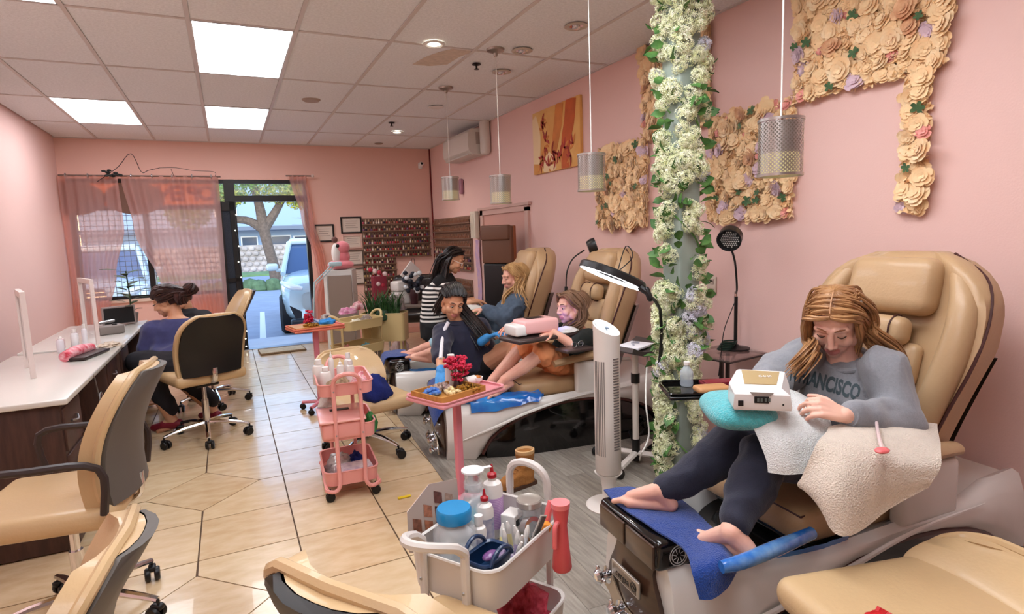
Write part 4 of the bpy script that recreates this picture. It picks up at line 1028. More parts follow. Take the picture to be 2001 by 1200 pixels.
g = G(); g.tube([(-1.336, 8.620, 2.255), (-1.197, 8.620, 2.359), (-1.100, 8.620, 2.440), (-0.959, 8.620, 2.595), (-0.873, 8.620, 2.376), (-0.796, 8.620, 2.395), (-0.672, 8.620, 2.428)], .004, 5)
g.tube([(-0.672, 8.620, 2.428), (-0.488, 8.620, 2.431), (-0.321, 8.620, 2.402), (-0.072, 8.620, 2.386), (-0.065, 8.620, 2.328)], .003, 5); g.tube([(-0.551, 8.620, 2.418), (-0.526, 8.620, 2.324)], .003, 5); g.build('cable', black_m, t, world=True)
g = G()
for k in range(14): g.ell((-.02+rnd.uniform(-.09, .09), rnd.uniform(-.03, .02), rnd.uniform(.02, .09)), (.026, .018, .014), nu=7, nv=5)
g.build('plug_cluster', mat('dark_leafy_plastic', (34, 38, 36), .5), t)
sgn = mat('sign_card', (120, 96, 84), .7)
for (cx, lab) in ((-.99, 'dark oval sign hanging in the shop window behind the sheer curtain'), (-1.62, 'dark oval sign at the left end of the shop window')):
    g = G(); g.lathe([(0, -.006), (.325, -.006), (.325, .006), (0, .006)], 40, T(cx, 8.80, 2.07, rx=PI/2, s=(1, 1, 1))); 
    g.v = [(p[0], p[1], 2.07+(p[2]-2.07)*.62) for p in g.v]; single('oval_sign', g, sgn, lab, 'sign', (cx, 8.8, 1.87))
t = thing('open_sign', 'OPEN letter sign on the window, seen mirrored through the curtain', 'sign', (-.42, 8.80, 2.02))
X = Matrix(((-1, 0, 0, 0), (0, 0, 1, 0), (0, 1, 0, .1), (0, 0, 0, 1)))
for k, ch in enumerate('OPEN'):
    g = G(); text_mesh(g, ch, .26, X @ T(-.235+.155*k, 0, 0), .004, .012); g.build('letter', mat('sign_red', (150, 60, 50), .5), t)

# ================================================================ people
def skinmat(name, col, col2): return mat(name, col, .5, col2=col2, vs=9, sss=.08)
skin_a = skinmat('skin_fair', (232, 180, 158), (222, 160, 140)); skin_b = skinmat('skin_tan', (218, 164, 130), (206, 148, 114)); skin_c = skinmat('skin_light', (236, 190, 168), (228, 172, 152))
lipm = mat('lips', (206, 128, 120), .45); browm = mat('brow', (70, 50, 38), .8); nailm = mat('nail', (238, 206, 196), .25)
def hframe(c, fwd, up=(0, 0, 1)):
    f = V(fwd).normalized(); r = f.cross(V(up)).normalized(); u = r.cross(f)
    m = Matrix((r, f, u)).transposed().to_4x4(); m.translation = V(c); return m      # x = the person's right
def head_soup(g, M, s=1.0):
    def E(c, r): q = G(); q.ell((0, 0, 0), [v*s for v in r], nu=20, nv=14); g.add(q.v, q.f, M @ Matrix.Translation([v*s for v in c]))
    def C(a, ra, b, rb): g.cap(M @ V([v*s for v in a]), ra*s, M @ V([v*s for v in b]), rb*s, 12)
    E((0, -.014, .032), (.074, .094, .084)); E((0, .030, -.020), (.060, .060, .078)); E((0, .040, -.058), (.048, .045, .050)); E((0, .062, -.092), (.022, .020, .018))
    E((-.052, .012, -.055), (.022, .035, .034)); E((.052, .012, -.055), (.022, .035, .034))
    for q in (-1, 1):
        E((q*.036, .060, -.026), (.026, .026, .026)); C((q*.012, .083, .028), .010, (q*.046, .070, .028), .010)
        E((q*.031, .070, .008), (.0165, .014, .0125)); E((q*.075, -.004, -.012), (.009, .019, .031)); C((q*.079, -.012, .008), .006, (q*.077, .004, -.034), .006)
        E((q*.012, .098, -.032), (.009, .010, .008))
    C((0, .084, .022), .009, (0, .103, -.022), .0115); E((0, .108, -.027), (.011, .011, .010))
    C((-.020, .084, -.058), .0065, (0, .093, -.056), .0080); C((.020, .084, -.058), .0065, (0, .093, -.056), .0080); C((-.016, .084, -.067), .0070, (0, .091, -.0685), .0085); C((.016, .084, -.067), .0070, (0, .091, -.0685), .0085)
def lip_fn(M, s=1.0):
    iv = M.inverted()
    def f(p):
        q = iv @ p; q = q/s
        return 1 if (q.y > .080 and abs(q.x) < .026*(1-((q.z+.0625)/.016)**2*.5) and abs(q.z+.0625) < .0115) else 0
    return f
def face_parts(root, M, s, hair_m, closed=True, glasses=False):
    for q in (-1, 1):
        g = G(); g.tube([M @ (V((q*.012, .0925, .031))*s), M @ (V((q*.030, .087, .037))*s), M @ (V((q*.049, .072, .031))*s)], [.0018*s, .0032*s, .0012*s], 6); g.build('eyebrow', hair_m, root, world=True)
        z = .003 if closed else .008
        g = G(); g.tube([M @ (V((q*.017, .0825, z+.001))*s), M @ (V((q*.031, .0865, z-.003))*s), M @ (V((q*.045, .0775, z+.001))*s)], [.0012*s, .0022*s, .0014*s], 6); g.build('eyelashes', browm, root, world=True)
        if not closed:
            g = G(); g.ell((0, 0, 0), (.012*s, .006*s, .005*s), nu=12, nv=8, X=M @ Matrix.Translation(V((q*.031, .0805, .0045))*s)); e = g.build('eye', mat('eye_white', (226, 216, 208), .2), root, world=True)
            g = G(); g.ell((0, 0, 0), (.0048*s, .003*s, .0048*s), nu=10, nv=6, X=M @ Matrix.Translation(V((q*.031, .085, .004))*s)); o = g.build('iris', mat('iris', (48, 32, 26), .15), root, world=True)
    if glasses:
        gm = mat('clear_frame', (236, 232, 226), .2)
        g = G()
        for q in (-1, 1):
            g.tube([M @ (V((q*.033+.022*math.cos(a), .092, .004+.018*math.sin(a)))*s) for a in [k*PI/6 for k in range(12)]], .0025*s, 5, 1, closed=True); g.tube([M @ (V((q*.055, .09, .008))*s), M @ (V((q*.078, .0, .004))*s)], .0025*s, 5)
        g.tube([M @ (V((-.011, .093, .008))*s), M @ (V((.011, .093, .008))*s)], .0025*s, 5); g.build('glasses', gm, root, world=True)
def hand_soup(g, wr, d, n, side=1, curl=.35, s=1.0, spread=.12, curls=None):
    """wr wrist, d direction of the palm, n palm normal (the way the palm faces), side: thumb on +(d x n)"""
    wr = V(wr); d = V(d).normalized(); n = V(n); n = (n-d*n.dot(d)).normalized(); a = d.cross(n)*side
    L = [.070, .078, .073, .058]; kn = [wr+d*.085*s+a*(.030-.019*k)*s-(d*.006*s*abs(k-1)) for k in range(4)]
    for k in range(4): g.cap(wr+d*.012*s+a*(.016-.0105*k)*s, .0155*s, kn[k], .0115*s, 10)
    for k in range(4):
        c = (curls[k] if curls else curl+.06*k); p = kn[k]; u = (d+a*(spread*(1.2-.8*k)))
        u.normalize(); ang = 0; r = [.0095, .0085, .0078, .0066]
        for q, fr in enumerate((.46, .30, .24)):
            ang += c*(.8, 1.0, .7)[q]; v = u*math.cos(ang)+n*math.sin(ang); p2 = p+v*L[k]*fr*s; g.cap(p, r[q]*s, p2, r[q+1]*s, 8); p = p2
    p = wr+d*.025*s+a*.020*s
    for q, (l, r0, r1) in enumerate(((.038, .0135, .0105), (.030, .0105, .0092), (.024, .0092, .0075))):
        v = (d*(.55+.2*q)+a*(.75-.3*q)+n*(.35+.25*q*curl)).normalized(); p2 = p+v*l*s; g.cap(p, r0*s, p2, r1*s, 8); p = p2
def foot_soup(g, an, toe, up, side=1, s=1.0):
    """an ankle, toe direction of the sole, up: dorsal direction; side +1: big toe on +(toe x up)"""
    an = V(an); t = V(toe).normalized(); u = V(up); u = (u-t*u.dot(t)).normalized(); a = t.cross(u)*side
    heel = an-u*.055*s-t*.035*s; ball = an+t*.115*s-u*.066*s
    g.cap(an, .036*s, heel, .030*s); g.cap(an, .034*s, ball+u*.012*s, .024*s); g.cap(heel, .028*s, ball+a*.022*s, .021*s); g.cap(heel, .026*s, ball-a*.026*s, .017*s); g.cap(ball+a*.024*s, .021*s, ball-a*.030*s, .016*s)
    for k, (l, r) in enumerate(((.060, .0125), (.056, .0080), (.050, .0076), (.042, .0072), (.034, .0068))):
        b = ball+a*(.030-.0172*k)*s-t*.008*k*s+u*.003*s; m = b+t*l*.6*s+u*.006*s; e = b+t*l*s-u*.004*s; g.cap(b, r*1.02*s, m, r*s, 8); g.cap(m, r*s, e, r*.95*s, 8)
def torso_soup(g, st, n=20):
    """st: list of (centre, half width, half depth, side vector, forward vector)"""
    rings = []
    for (c, w_, d_, sd, fw) in st:
        c = V(c); sd = V(sd).normalized(); fw = V(fw); fw = (fw-sd*fw.dot(sd)).normalized()
        rings.append([c+sd*w_*math.copysign(abs(math.cos(a))**.85, math.cos(a))+fw*d_*math.copysign(abs(math.sin(a))**.85, math.sin(a)) for a in [2*PI*k/n for k in range(n)]])
    g.loft(rings)
def fold(amp, sc=9, seed=0, st=(1, 1, 1)):
    def f(p, n):
        q = V((p.x*st[0]+seed, p.y*st[1], p.z*st[2])); a = noise.noise(q*sc); b = noise.noise(q*sc*2.3+V((5, 5, 5)))
        return amp*((1-abs(a)*3.2)*.8 + b*.6)
    return f
def limb(g, pts, rs): g.chain([V(p) for p in pts], rs, 14)
def streams(g, rows, seed=1, n=5):
    """rows: (list of control points, start spread, end spread, count, radius)"""
    r = random.Random(seed)
    for pts, s0, s1, cnt, rad in rows:
        for _ in range(cnt):
            j = V((r.gauss(0, 1), r.gauss(0, 1), r.gauss(0, 1))); m = len(pts)-1; P = []
            for i, p in enumerate(pts):
                sp_ = s0+(s1-s0)*i/m; w_ = V((r.gauss(0, 1), r.gauss(0, 1), r.gauss(0, 1)))*.12*s1*i/m; P.append(V(p)+j*sp_+w_)
            g.tube(P, [rad*.8, rad*1.15, rad, rad*.8, rad*.25], n, 3)
def hair_cap(g, M, s=1.0, k=1.07, back=.0, front=.62, low=-.02):
    """skull cap in head space leaving the face free"""
    def f(u, v):
        az = u*2*PI; el = PI/2-v*(PI*.78)
        x, y, z = math.cos(el)*math.cos(az), math.cos(el)*math.sin(az), math.sin(el)
        fr = max(0, y); lim = .30+.42*fr if y > -.1 else -1
        if z < lim and y > -.25: 
            t_ = (lim-z); z = lim; rr = math.sqrt(max(0, 1-z*z)); l = math.hypot(x, y) or 1; x, y = x/l*rr, y/l*rr
        wv = 1+.012*math.sin(az*17+v*6)
        return ((x*.0755*k*wv)*s, (y*.096*k*wv-.014)*s, (z*.087*k*wv+.032)*s)
    g.grid(f, 56, 22, X=M, cu=True)
def hair_mat(name, c, c2): return mat(name, c, .38, col2=c2, vs=22, aniso=(1, 1, .35), bump=.35, bs=60)
def make_person(label, base, pieces, skins, vox, mfn=None, group=None, sm=2):
    o = T(*base); 
    for_root = bpy.data.objects.new('person', None); for_root.matrix_basis = o
    g = pieces; iv = o.inverted(); g.v = [tuple(iv @ V(p)) for p in g.v]
    ob = remesh(g, 'person', skins, None, vox, sm, world=False, matfn=(lambda c: mfn(o @ c)) if mfn else None)
    ob.matrix_basis = o; bpy.data.objects.remove(for_root); tag(ob, label, 'person', group); return ob

# ---------------- the woman in the grey sweatshirt (nearest pedicure chair)
Hd = hframe((1.967, 1.403, 1.104), (-.84, -.44, -.62)); g = G(); head_soup(g, Hd, 1.04)
nk = V((2.041, 1.404, 0.968)); ch = V((2.051, 1.392, 0.832)); pel = spa_w(0, .52, 0, .575); shR = V((1.986, 1.549, 0.939)); shL = V((2.031, 1.261, 0.945))
elL = V((1.978, 1.176, 0.796)); wrL = V((1.713, 1.177, 0.855)); elR = V((1.847, 1.563, 0.878)); wrR = V((1.685, 1.460, 0.870))
hR, hL = spa_w(0, .56, -.095, .56), spa_w(0, .56, .095, .56)
knR = V((1.606, 1.537, 0.667)); anR = V((1.301, 1.554, 0.545)); knL = V((1.561, 1.360, 0.687)); anL = V((1.315, 1.255, 0.532))
sd = (shL-shR).normalized(); fw = V((-.9, -.35, -.2))
torso_soup(g, [(pel-V((0, 0, .05)), .14, .10, sd, fw), (pel+V((0, 0, .05)), .15, .10, sd, fw), ((pel+ch)/2, .12, .09, sd, fw), (ch, .135, .095, sd, fw), (nk-V((0, 0, .05)), .13, .06, sd, fw), (nk, .05, .05, sd, fw)])
g.cap(nk-V((0, 0, .05)), .06, Hd @ V((0, -.02, -.05)), .052)
limb(g, [shR, elR, wrR], [.048, .036, .026]); limb(g, [shL, elL, wrL], [.048, .036, .026]); limb(g, [hR, knR, anR], [.075, .052, .036]); limb(g, [hL, knL, anL], [.075, .052, .036])
hdL = (V((1.651, 1.210, 0.880))-wrL).normalized(); hand_soup(g, wrL+hdL*.005, hdL, (.25, .5, -.6), -1, .62, .98, curls=[.95, .75, .7, .65])
hand_soup(g, wrR, (V((1.612, 1.426, 0.852))-wrR), (-.2, -.1, -1), 1, .3, .95)
foot_soup(g, anR+V((-.01, .0, .01)), V((1.236, 1.630, 0.549))-anR, (-.35, .1, 1), -1, .92); foot_soup(g, anL+V((0, 0, .0)), V((1.258, 1.437, 0.520))-anL-V((0, 0, .02)), (-.2, -.35, 1), 1, .95)
lf = lip_fn(Hd, 1.04)
p1 = make_person('young woman in a grey sweatshirt looking down, seated in the nearest pedicure chair', (pel.x, pel.y, .575), g, [skin_c, lipm], .0042, lf)
hm1 = hair_mat('hair_copper', (136, 92, 56), (180, 134, 88)); face_parts(p1, Hd, 1.04, hair_mat('brow_light', (150, 100, 70), (140, 90, 60)))
# sweatshirt
swm = mat('grey_sweatshirt', (140, 142, 148), .9, var=.10, vs=120, sheen=.3, bump=.25, bs=300)
g = G(); torso_soup(g, [(pel+V((0, 0, .02)), .19, .15, sd, fw), (pel+V((0, 0, .09)), .205, .165, sd, fw), ((pel+ch)/2+V((0, 0, .03)), .19, .15, sd, fw), (ch, .185, .135, sd, fw), ((ch+nk)/2, .18, .115, sd, fw), (nk-V((0, 0, .055)), .15, .085, sd, fw), (nk-V((0, 0, .02)), .075, .070, sd, fw), (nk-V((0, 0, .005)), .066, .062, sd, fw)])
limb(g, [shR-V((0, 0, .01)), (shR+elR)/2, elR, (elR+wrR)/2, wrR-(wrR-elR)*.08], [.088, .082, .078, .066, .044]); limb(g, [shL-V((0, 0, .01)), (shL+elL)/2+V((.01, 0, -.01)), elL+V((.01, 0, -.005)), (elL+wrL)/2+V((0, 0, -.005)), wrL-(wrL-elL)*.16], [.086, .080, .078, .060, .044])
sw1 = remesh(g, 'sweatshirt', swm, p1, .0075, 2, fold(.011, 8, 3, (1, 1, .8)))
g = G(); g.tube([nk-V((0, 0, .012))+(sd*math.cos(a)*.074+fw.normalized()*math.sin(a)*.072+V((0, 0, -.018*math.sin(a)))) for a in [k*PI/12 for k in range(24)]], .011, 8, 1, closed=True); g.build('collar', swm, sw1, world=False).matrix_parent_inverse = p1.matrix_basis.inverted()
for e_, w_ in ((elL, wrL), (elR, wrR)):
    q = (w_-e_).normalized(); g = G(); g.tube([w_-q*.075, w_-q*.045, w_-q*.012], [.044, .041, .037], 16, 3); o = g.build('cuff', swm, sw1); o.matrix_parent_inverse = p1.matrix_basis.inverted()
# lettering on the chest, draped by projection on the sweatshirt
def project_text(obj, root, txt, size, c, xdir, ydir, m, bold=.002, arc=0, name='lettering'):
    g = G(); X = frame(c, xdir, ydir); text_mesh(g, txt, size, X @ Matrix.Diagonal((.60, 1.3, 1, 1)), 0, bold)
    from mathutils.bvhtree import BVHTree
    R = root.matrix_basis; bv = BVHTree.FromPolygons([R @ v.co for v in obj.data.vertices], [tuple(p.vertices) for p in obj.data.polygons])
    zd = X.to_3x3().col[2]; out = []
    import bmesh
    bm = bmesh.new(); me = bpy.data.meshes.new('x'); me.from_pydata(g.v, [], g.f); bm.from_mesh(me); bmesh.ops.triangulate(bm, faces=bm.faces[:]); bmesh.ops.subdivide_edges(bm, edges=[e for e in bm.edges if e.calc_length() > size*.12], cuts=2, use_grid_fill=False)
    bmesh.ops.triangulate(bm, faces=bm.faces[:])
    for v in bm.verts:
        if arc: l = (v.co-V(c)).dot(X.to_3x3().col[0]); v.co += X.to_3x3().col[1]*(-arc*l*l)
        h = bv.ray_cast(v.co+zd*.07, -zd); 
        if h[0] is not None: v.co = h[0]+zd*.0018
    bmesh.ops.delete(bm, geom=[f for f in bm.faces if max(e.calc_length() for e in f.edges) > size*.55], context='FACES')
    bm.to_mesh(me); bm.free(); iv = R.inverted(); me.transform(iv); me.materials.append(m); me.name = name
    bpy.data.meshes.remove(me) if not len(me.vertices) else None
    o = bpy.data.objects.new(name, me); COL.objects.link(o); o.parent = root; return o
ink = mat('print_slate', (64, 78, 84), .8)
txc = V((1.849, 1.341, 0.898)); xd = V((1.894, 1.275, 0.897))-V((1.764, 1.422, 0.949)); 
o = project_text(sw1, p1, 'N FRANCISCO', .058, txc, xd, V((.15, .1, 1)), ink, .0022)
# trousers
nvm = mat('navy_trousers', (34, 36, 54), .85, var=.15, vs=60, sheen=.15, bump=.2, bs=200)
g = G(); torso_soup(g, [(pel-V((0, 0, .09)), .17, .13, sd, fw), (pel-V((0, 0, .0)), .18, .14, sd, fw), (pel+V((0, 0, .06)), .17, .13, sd, fw)])
limb(g, [hR, (hR+knR)/2, knR, (knR+anR)/2-V((0, 0, .01)), anR+(knR-anR)*.06], [.098, .090, .078, .066, .050]); limb(g, [hL, (hL+knL)/2, knL, (knL+anL)/2-V((0, 0, .01)), anL+(knL-anL)*.14], [.10, .094, .080, .070, .052])
remesh(g, 'trousers', nvm, p1, .008, 2, fold(.009, 8, 9))
# hair: centre parting, two side sweeps, long lengths over both shoulders
s = 1.04
def HP(x, y, z): return Hd @ (V((x, y, z))*s)
g = G(); hair_cap(g, Hd, s)
rows = []
for k in range(9):
    y = .078-.022*k; zt = .118-max(0, (abs(y-.0)-.02))**1.4*1.9
    for q in (-1, 1):
        rows.append(([HP(q*.003, y, zt), HP(q*.042, max(y-.01, -.085), zt-.014), HP(q*(.076-.02*max(0, -y*10)), max(y-.035, -.088), .050), HP(q*.086, y*.3-.045, -.03), HP(q*.088, -.05, -.09)], .003, .012, 9, .0055))
gR = V((1.811, 1.376, 1.021)); gR2 = V((1.750, 1.376, 0.970)); gL = V((2.022, 1.327, 1.067)); gL2 = V((2.081, 1.288, 0.992)); gL3 = V((2.154, 1.304, 0.951))
rows += [([HP(.070, .03, .07), HP(.086, .03, -.01), HP(.082, .03, -.08), gR, gR2+V((-.0, 0, -.012))], .006, .014, 46, .0048), ([HP(.075, .0, .06), HP(.09, .0, -.04), HP(.085, .02, -.10), gR, gR2+V((-.035, 0, -.01))], .008, .014, 34, .0048),
         ([HP(-.070, .01, .07), HP(-.092, -.01, -.01), HP(-.095, -.03, -.07), gL2, gL3], .006, .016, 50, .005), ([HP(-.06, -.03, .09), HP(-.095, -.04, .03), HP(-.10, -.05, -.04), gL+V((.02, 0, 0)), gL2+V((.03, 0, .01)), gL3+V((.02, -.02, -.03))], .010, .018, 50, .005),
         ([HP(-.075, .035, .03), HP(-.080, .03, -.03), HP(-.070, .02, -.08), HP(-.062, .03, -.12)], .005, .008, 18, .004)]
streams(g, rows, 3); g.build('hair', hm1, p1, 60, world=True)
g = G(); g.tube([HP(0, .075, .100), HP(0, .05, .118), HP(0, .0, .1245), HP(0, -.04, .119)], .0022, 5); g.build('parting', mat('scalp', (196, 150, 112), .6), p1, world=True)
g = G(); g.ell(tuple(HP(-.078, -.02, .075)), .008, nu=8, nv=6); g.build('hair_tie', white_m, p1, world=True)

# ---------------- technician in navy with the white sleeve stripe
s = 1.0
H2 = hframe((1.427, 3.988, 0.990), (-.02, -.93, -.42), (.10, 0, 1)); g = G(); head_soup(g, H2, s)
nk = V((1.474, 4.037, 0.861)); ch = V((1.514, 4.038, 0.681)); pel = V((1.550, 4.055, 0.440)); shR = V((1.355, 4.015, 0.777)); shL = V((1.651, 4.053, 0.773))
elR = V((1.257, 3.808, 0.630)); wrR = V((1.187, 3.600, 0.580)); elL = V((1.679, 4.017, 0.611)); wrL = V((1.620, 3.838, 0.729)); hpR = V((1.475, 4.022, 0.430)); hpL = V((1.597, 4.068, 0.455)); kn = V((1.830, 3.797, 0.667)); an = V((1.690, 3.728, 0.330))
sd = (shL-shR).normalized(); fw = V((-.3, -.95, 0))
torso_soup(g, [(pel, .13, .10, sd, fw), ((pel+ch)/2, .11, .09, sd, fw), (ch, .13, .09, sd, fw), (nk-V((0, 0, .05)), .12, .06, sd, fw), (nk, .045, .045, sd, fw)])
g.cap(nk-V((0, 0, .03)), .052, H2 @ V((0, -.02, -.05)), .05)
limb(g, [shR, elR, wrR], [.045, .036, .026]); limb(g, [shL, elL, wrL], [.045, .036, .026]); limb(g, [hpL, (hpL+kn)/2, kn, an], [.085, .080, .056, .035])
kn2 = hpR+V((-.16, -.12, -.02)); limb(g, [hpR, kn2, kn2+V((-.02, .0, -.40))], [.075, .05, .033]); foot_soup(g, kn2+V((-.02, 0, -.40)), (-.6, -.6, -.1), (0, 0, 1)); foot_soup(g, an, (-.8, -.3, -.1), (0, 0, 1))
hand_soup(g, wrL, (.5, -.5, .3), (0, 0, -1), 1, .4, .9)
p2 = make_person('technician in navy top with white sleeve stripe reaching a blue glove to the tray', (pel.x, pel.y, .0), g, [skin_b, lipm], .0045, lip_fn(H2, s))
blk = hair_mat('hair_black', (26, 20, 20), (44, 34, 32)); face_parts(p2, H2, s, blk, closed=False)
nav2 = mat('navy_top', (36, 38, 60), .85, var=.12, vs=50, sheen=.2)
g = G(); torso_soup(g, [(pel+V((0, 0, .03)), .17, .14, sd, fw), ((pel+ch)/2, .165, .13, sd, fw), (ch, .165, .12, sd, fw), ((ch+nk)/2, .16, .10, sd, fw), (nk-V((0, 0, .05)), .13, .08, sd, fw), (nk-V((0, 0, .015)), .065, .062, sd, fw)])
limb(g, [shR-V((0, 0, .01)), (shR+elR)/2, elR-(elR-shR)*.05], [.078, .072, .064]); limb(g, [shL-V((0, 0, .01)), (shL+elL)/2, elL, elL+(wrL-elL)*.3], [.085, .082, .08, .07])
tp2 = remesh(g, 'top', nav2, p2, .008, 2, fold(.008, 9, 1))
g = G(); g.tube([nk+(sd*math.cos(a)*.072+fw.normalized()*math.sin(a)*.07)+V((0, 0, -.022-.014*math.sin(a))) for a in [k*PI/12 for k in range(24)]], .018, 8, 1, closed=True); g.build('hood_collar', nav2, p2, world=True)
g = G(); tow = V(cam_pos := (0, 0, 1.46))
def off(p, r): p = V(p); return p+(V((0, 0, 1.46))-p).normalized()*r
g.tube([off(nk*.4+shR*.6+V((0, 0, .03)), .090), off(shR-V((0, 0, .01)), .094), off((shR+elR)/2, .092), off(elR+(wrR-elR)*.05, .086)], .014, 8, 4, flat=1); g.build('sleeve_stripe', mat('white_stripe', (230, 228, 234), .7), tp2, world=False).matrix_parent_inverse = p2.matrix_basis.inverted()
g = G(); torso_soup(g, [(pel-V((0, 0, .09)), .15, .13, sd, fw), (pel, .165, .135, sd, fw), (pel+V((0, 0, .07)), .16, .13, sd, fw)]); limb(g, [hpL, hpL+(kn-hpL)*.25], [.105, .098]); limb(g, [hpR, hpR+(kn2-hpR)*.8], [.10, .09])
remesh(g, 'shorts', mat('black_shorts', (20, 20, 24), .9), p2, .009, 2, fold(.006, 9, 5))
g = G(); hand_soup(g, wrR-(wrR-elR).normalized()*.01, V((1.151, 3.500, 0.539))-wrR, (.1, .2, -1), 1, .18, 1.08); limb(g, [wrR-(wrR-elR)*.18, wrR], [.034, .031])
remesh(g, 'blue_glove', mat('nitrile_blue', (60, 140, 205), .45), p2, .004, 1, fold(.0012, 60))
g = G(); hand_soup(g, wrL, (.5, -.5, .3), (0, 0, -1), 1, .4, 1.02); limb(g, [wrL-V((.03, -.03, .03)), wrL], [.034, .031]); remesh(g, 'blue_glove', mat('nitrile_blue', (60, 140, 205), .45), p2, .004, 1)
def H2P(x, y, z): return H2 @ V((x, y, z))
g = G(); hair_cap(g, H2, s, 1.08); rows = []
for k in range(13):
    a = -1.25+k*.21; x = math.sin(a)*.07; z = .045+math.cos(a)*.052; rows.append(([H2P(x, .074*math.cos(a*.8)+.002, z), H2P(x*1.12, .03, z+.038*math.cos(a)), H2P(x*1.12, -.04, z+.036*math.cos(a)), H2P(x*.9, -.10, z*.4), H2P(x*.7, -.115, -.06)], .004, .008, 9, .006))
hl = V((1.586, 3.952, 0.792)); hl2 = V((1.637, 3.892, 0.689))
rows += [([H2P(-.06, -.05, .06), H2P(-.085, -.06, -.02), H2P(-.09, -.05, -.08), hl, hl2], .012, .026, 90, .007), ([H2P(.06, -.02, .05), H2P(.083, -.02, -.02), H2P(.085, -.03, -.08), H2P(.080, -.03, -.11)], .008, .014, 50, .006), ([H2P(.0, -.1, .03), H2P(-.03, -.11, -.06), hl+V((-.03, .03, -.01)), hl2+V((-.03, .03, .02))], .02, .028, 60, .007)]
streams(g, rows, 8); g.build('hair', blk, p2, 60, world=True)

# ---------------- girl in the middle chair
s = .93
H3 = hframe((2.070, 3.431, 0.952), (-.985, -.10, -.08)); g = G(); head_soup(g, H3, s)
nk = V((2.139, 3.448, 0.823)); ch = spa_w(1, .50, .03, .72); pel = spa_w(1, .62, .03, .53); shL = V((2.131, 3.296, 0.752)); shR = V((2.106, 3.589, 0.768))
elL = V((1.962, 3.206, 0.730)); wrL = V((1.851, 3.272, 0.819)); sd = V((.13, -.99, 0)); fw = V((-.99, .1, 0))
knN = V((1.831, 3.395, 0.673)); anN = V((1.561, 3.435, 0.515)); knF = V((1.748, 3.548, 0.686)); anF = V((1.538, 3.576, 0.488)); hN, hF = spa_w(1, .62, .11, .53), spa_w(1, .62, -.07, .53)
elR = V((1.894, 3.580, 0.773)); wrR = V((1.722, 3.562, 0.857))
torso_soup(g, [(pel, .12, .09, sd, fw), (ch, .12, .08, sd, fw), (nk-V((0, 0, .05)), .10, .055, sd, fw), (nk, .042, .042, sd, fw)]); g.cap(nk-V((0, 0, .03)), .048, H3 @ V((0, -.02, -.05)), .046)
limb(g, [shL, elL, wrL], [.040, .036, .026]); limb(g, [shR, elR, wrR], [.038, .03, .024]); limb(g, [hN, knN, (knN+anN)/2+V((0, 0, -.012)), anN], [.07, .047, .046, .031]); limb(g, [hF, knF, (knF+anF)/2+V((0, 0, -.012)), anF], [.07, .047, .046, .031])
foot_soup(g, anN, (-.85, .05, -.30), (-.35, 0, .9), -1, .86); foot_soup(g, anF, (-.85, .1, -.30), (-.35, 0, .9), 1, .86)
hand_soup(g, wrL, V((-1, .1, -.05)), (0, 0, -1), 1, .2, .88); hand_soup(g, wrR, V((-.9, -.2, -.25)), (0, 0, -1), -1, .3, .92, .3)
p3 = make_person('girl in dark top and orange shorts seated sideways in the middle pedicure chair', (pel.x, pel.y, .53), g, [skin_a, lipm], .0045, lip_fn(H3, s))
br = hair_mat('hair_brown', (104, 76, 56), (142, 108, 84)); face_parts(p3, H3, s, br, closed=False)
g = G(); torso_soup(g, [(pel+V((0, 0, .03)), .14, .11, sd, fw), (ch, .14, .105, sd, fw), (nk-V((0, 0, .06)), .12, .075, sd, fw), (nk-V((0, 0, .02)), .055, .055, sd, fw)]); limb(g, [shL, (shL+elL)/2, elL-(elL-shL)*.1], [.07, .068, .062]); limb(g, [shR, (shR+elR)/2], [.062, .055])
remesh(g, 'dark_top', mat('dark_green_top', (24, 30, 28), .9), p3, .008, 2, fold(.006, 9, 2))
g = G(); torso_soup(g, [(pel-V((0, 0, .07)), .13, .11, sd, fw), (pel+V((0, 0, .05)), .135, .115, sd, fw)]); limb(g, [hN, (hN+knN)/2, knN+(hN-knN)*.03], [.088, .08, .072]); limb(g, [hF, (hF+knF)/2, knF+(hF-knF)*.03], [.085, .078, .068])
remesh(g, 'orange_shorts', mat('orange_cotton', (252, 168, 116), .85, var=.1, vs=20), p3, .007, 2, fold(.008, 14, 4))
def P3(x, y, z): return H3 @ (V((x, y, z))*s)
g = G(); hair_cap(g, H3, s, 1.08); rows = []
for k in range(8):
    y = .07-.022*k
    for q in (-1, 1): rows.append(([P3(q*.004, y, .115-abs(y)*.35), P3(q*.05, y-.01, .095), P3(q*.085, y-.04, .03), P3(q*.085, -.06, -.04), P3(q*.075, -.075, -.10)], .004, .010, 10, .0058))
rows += [([P3(-.07, -.05, .03), P3(-.085, -.055, -.05), P3(-.080, -.02, -.12), V((1.995, 3.334, 0.796))], .012, .02, 70, .0055), ([P3(.05, -.06, .0), P3(.06, -.06, -.08), P3(.06, -.0, -.16)], .015, .02, 30, .006)]
streams(g, rows, 12); g.build('hair', br, p3, 60, world=True)

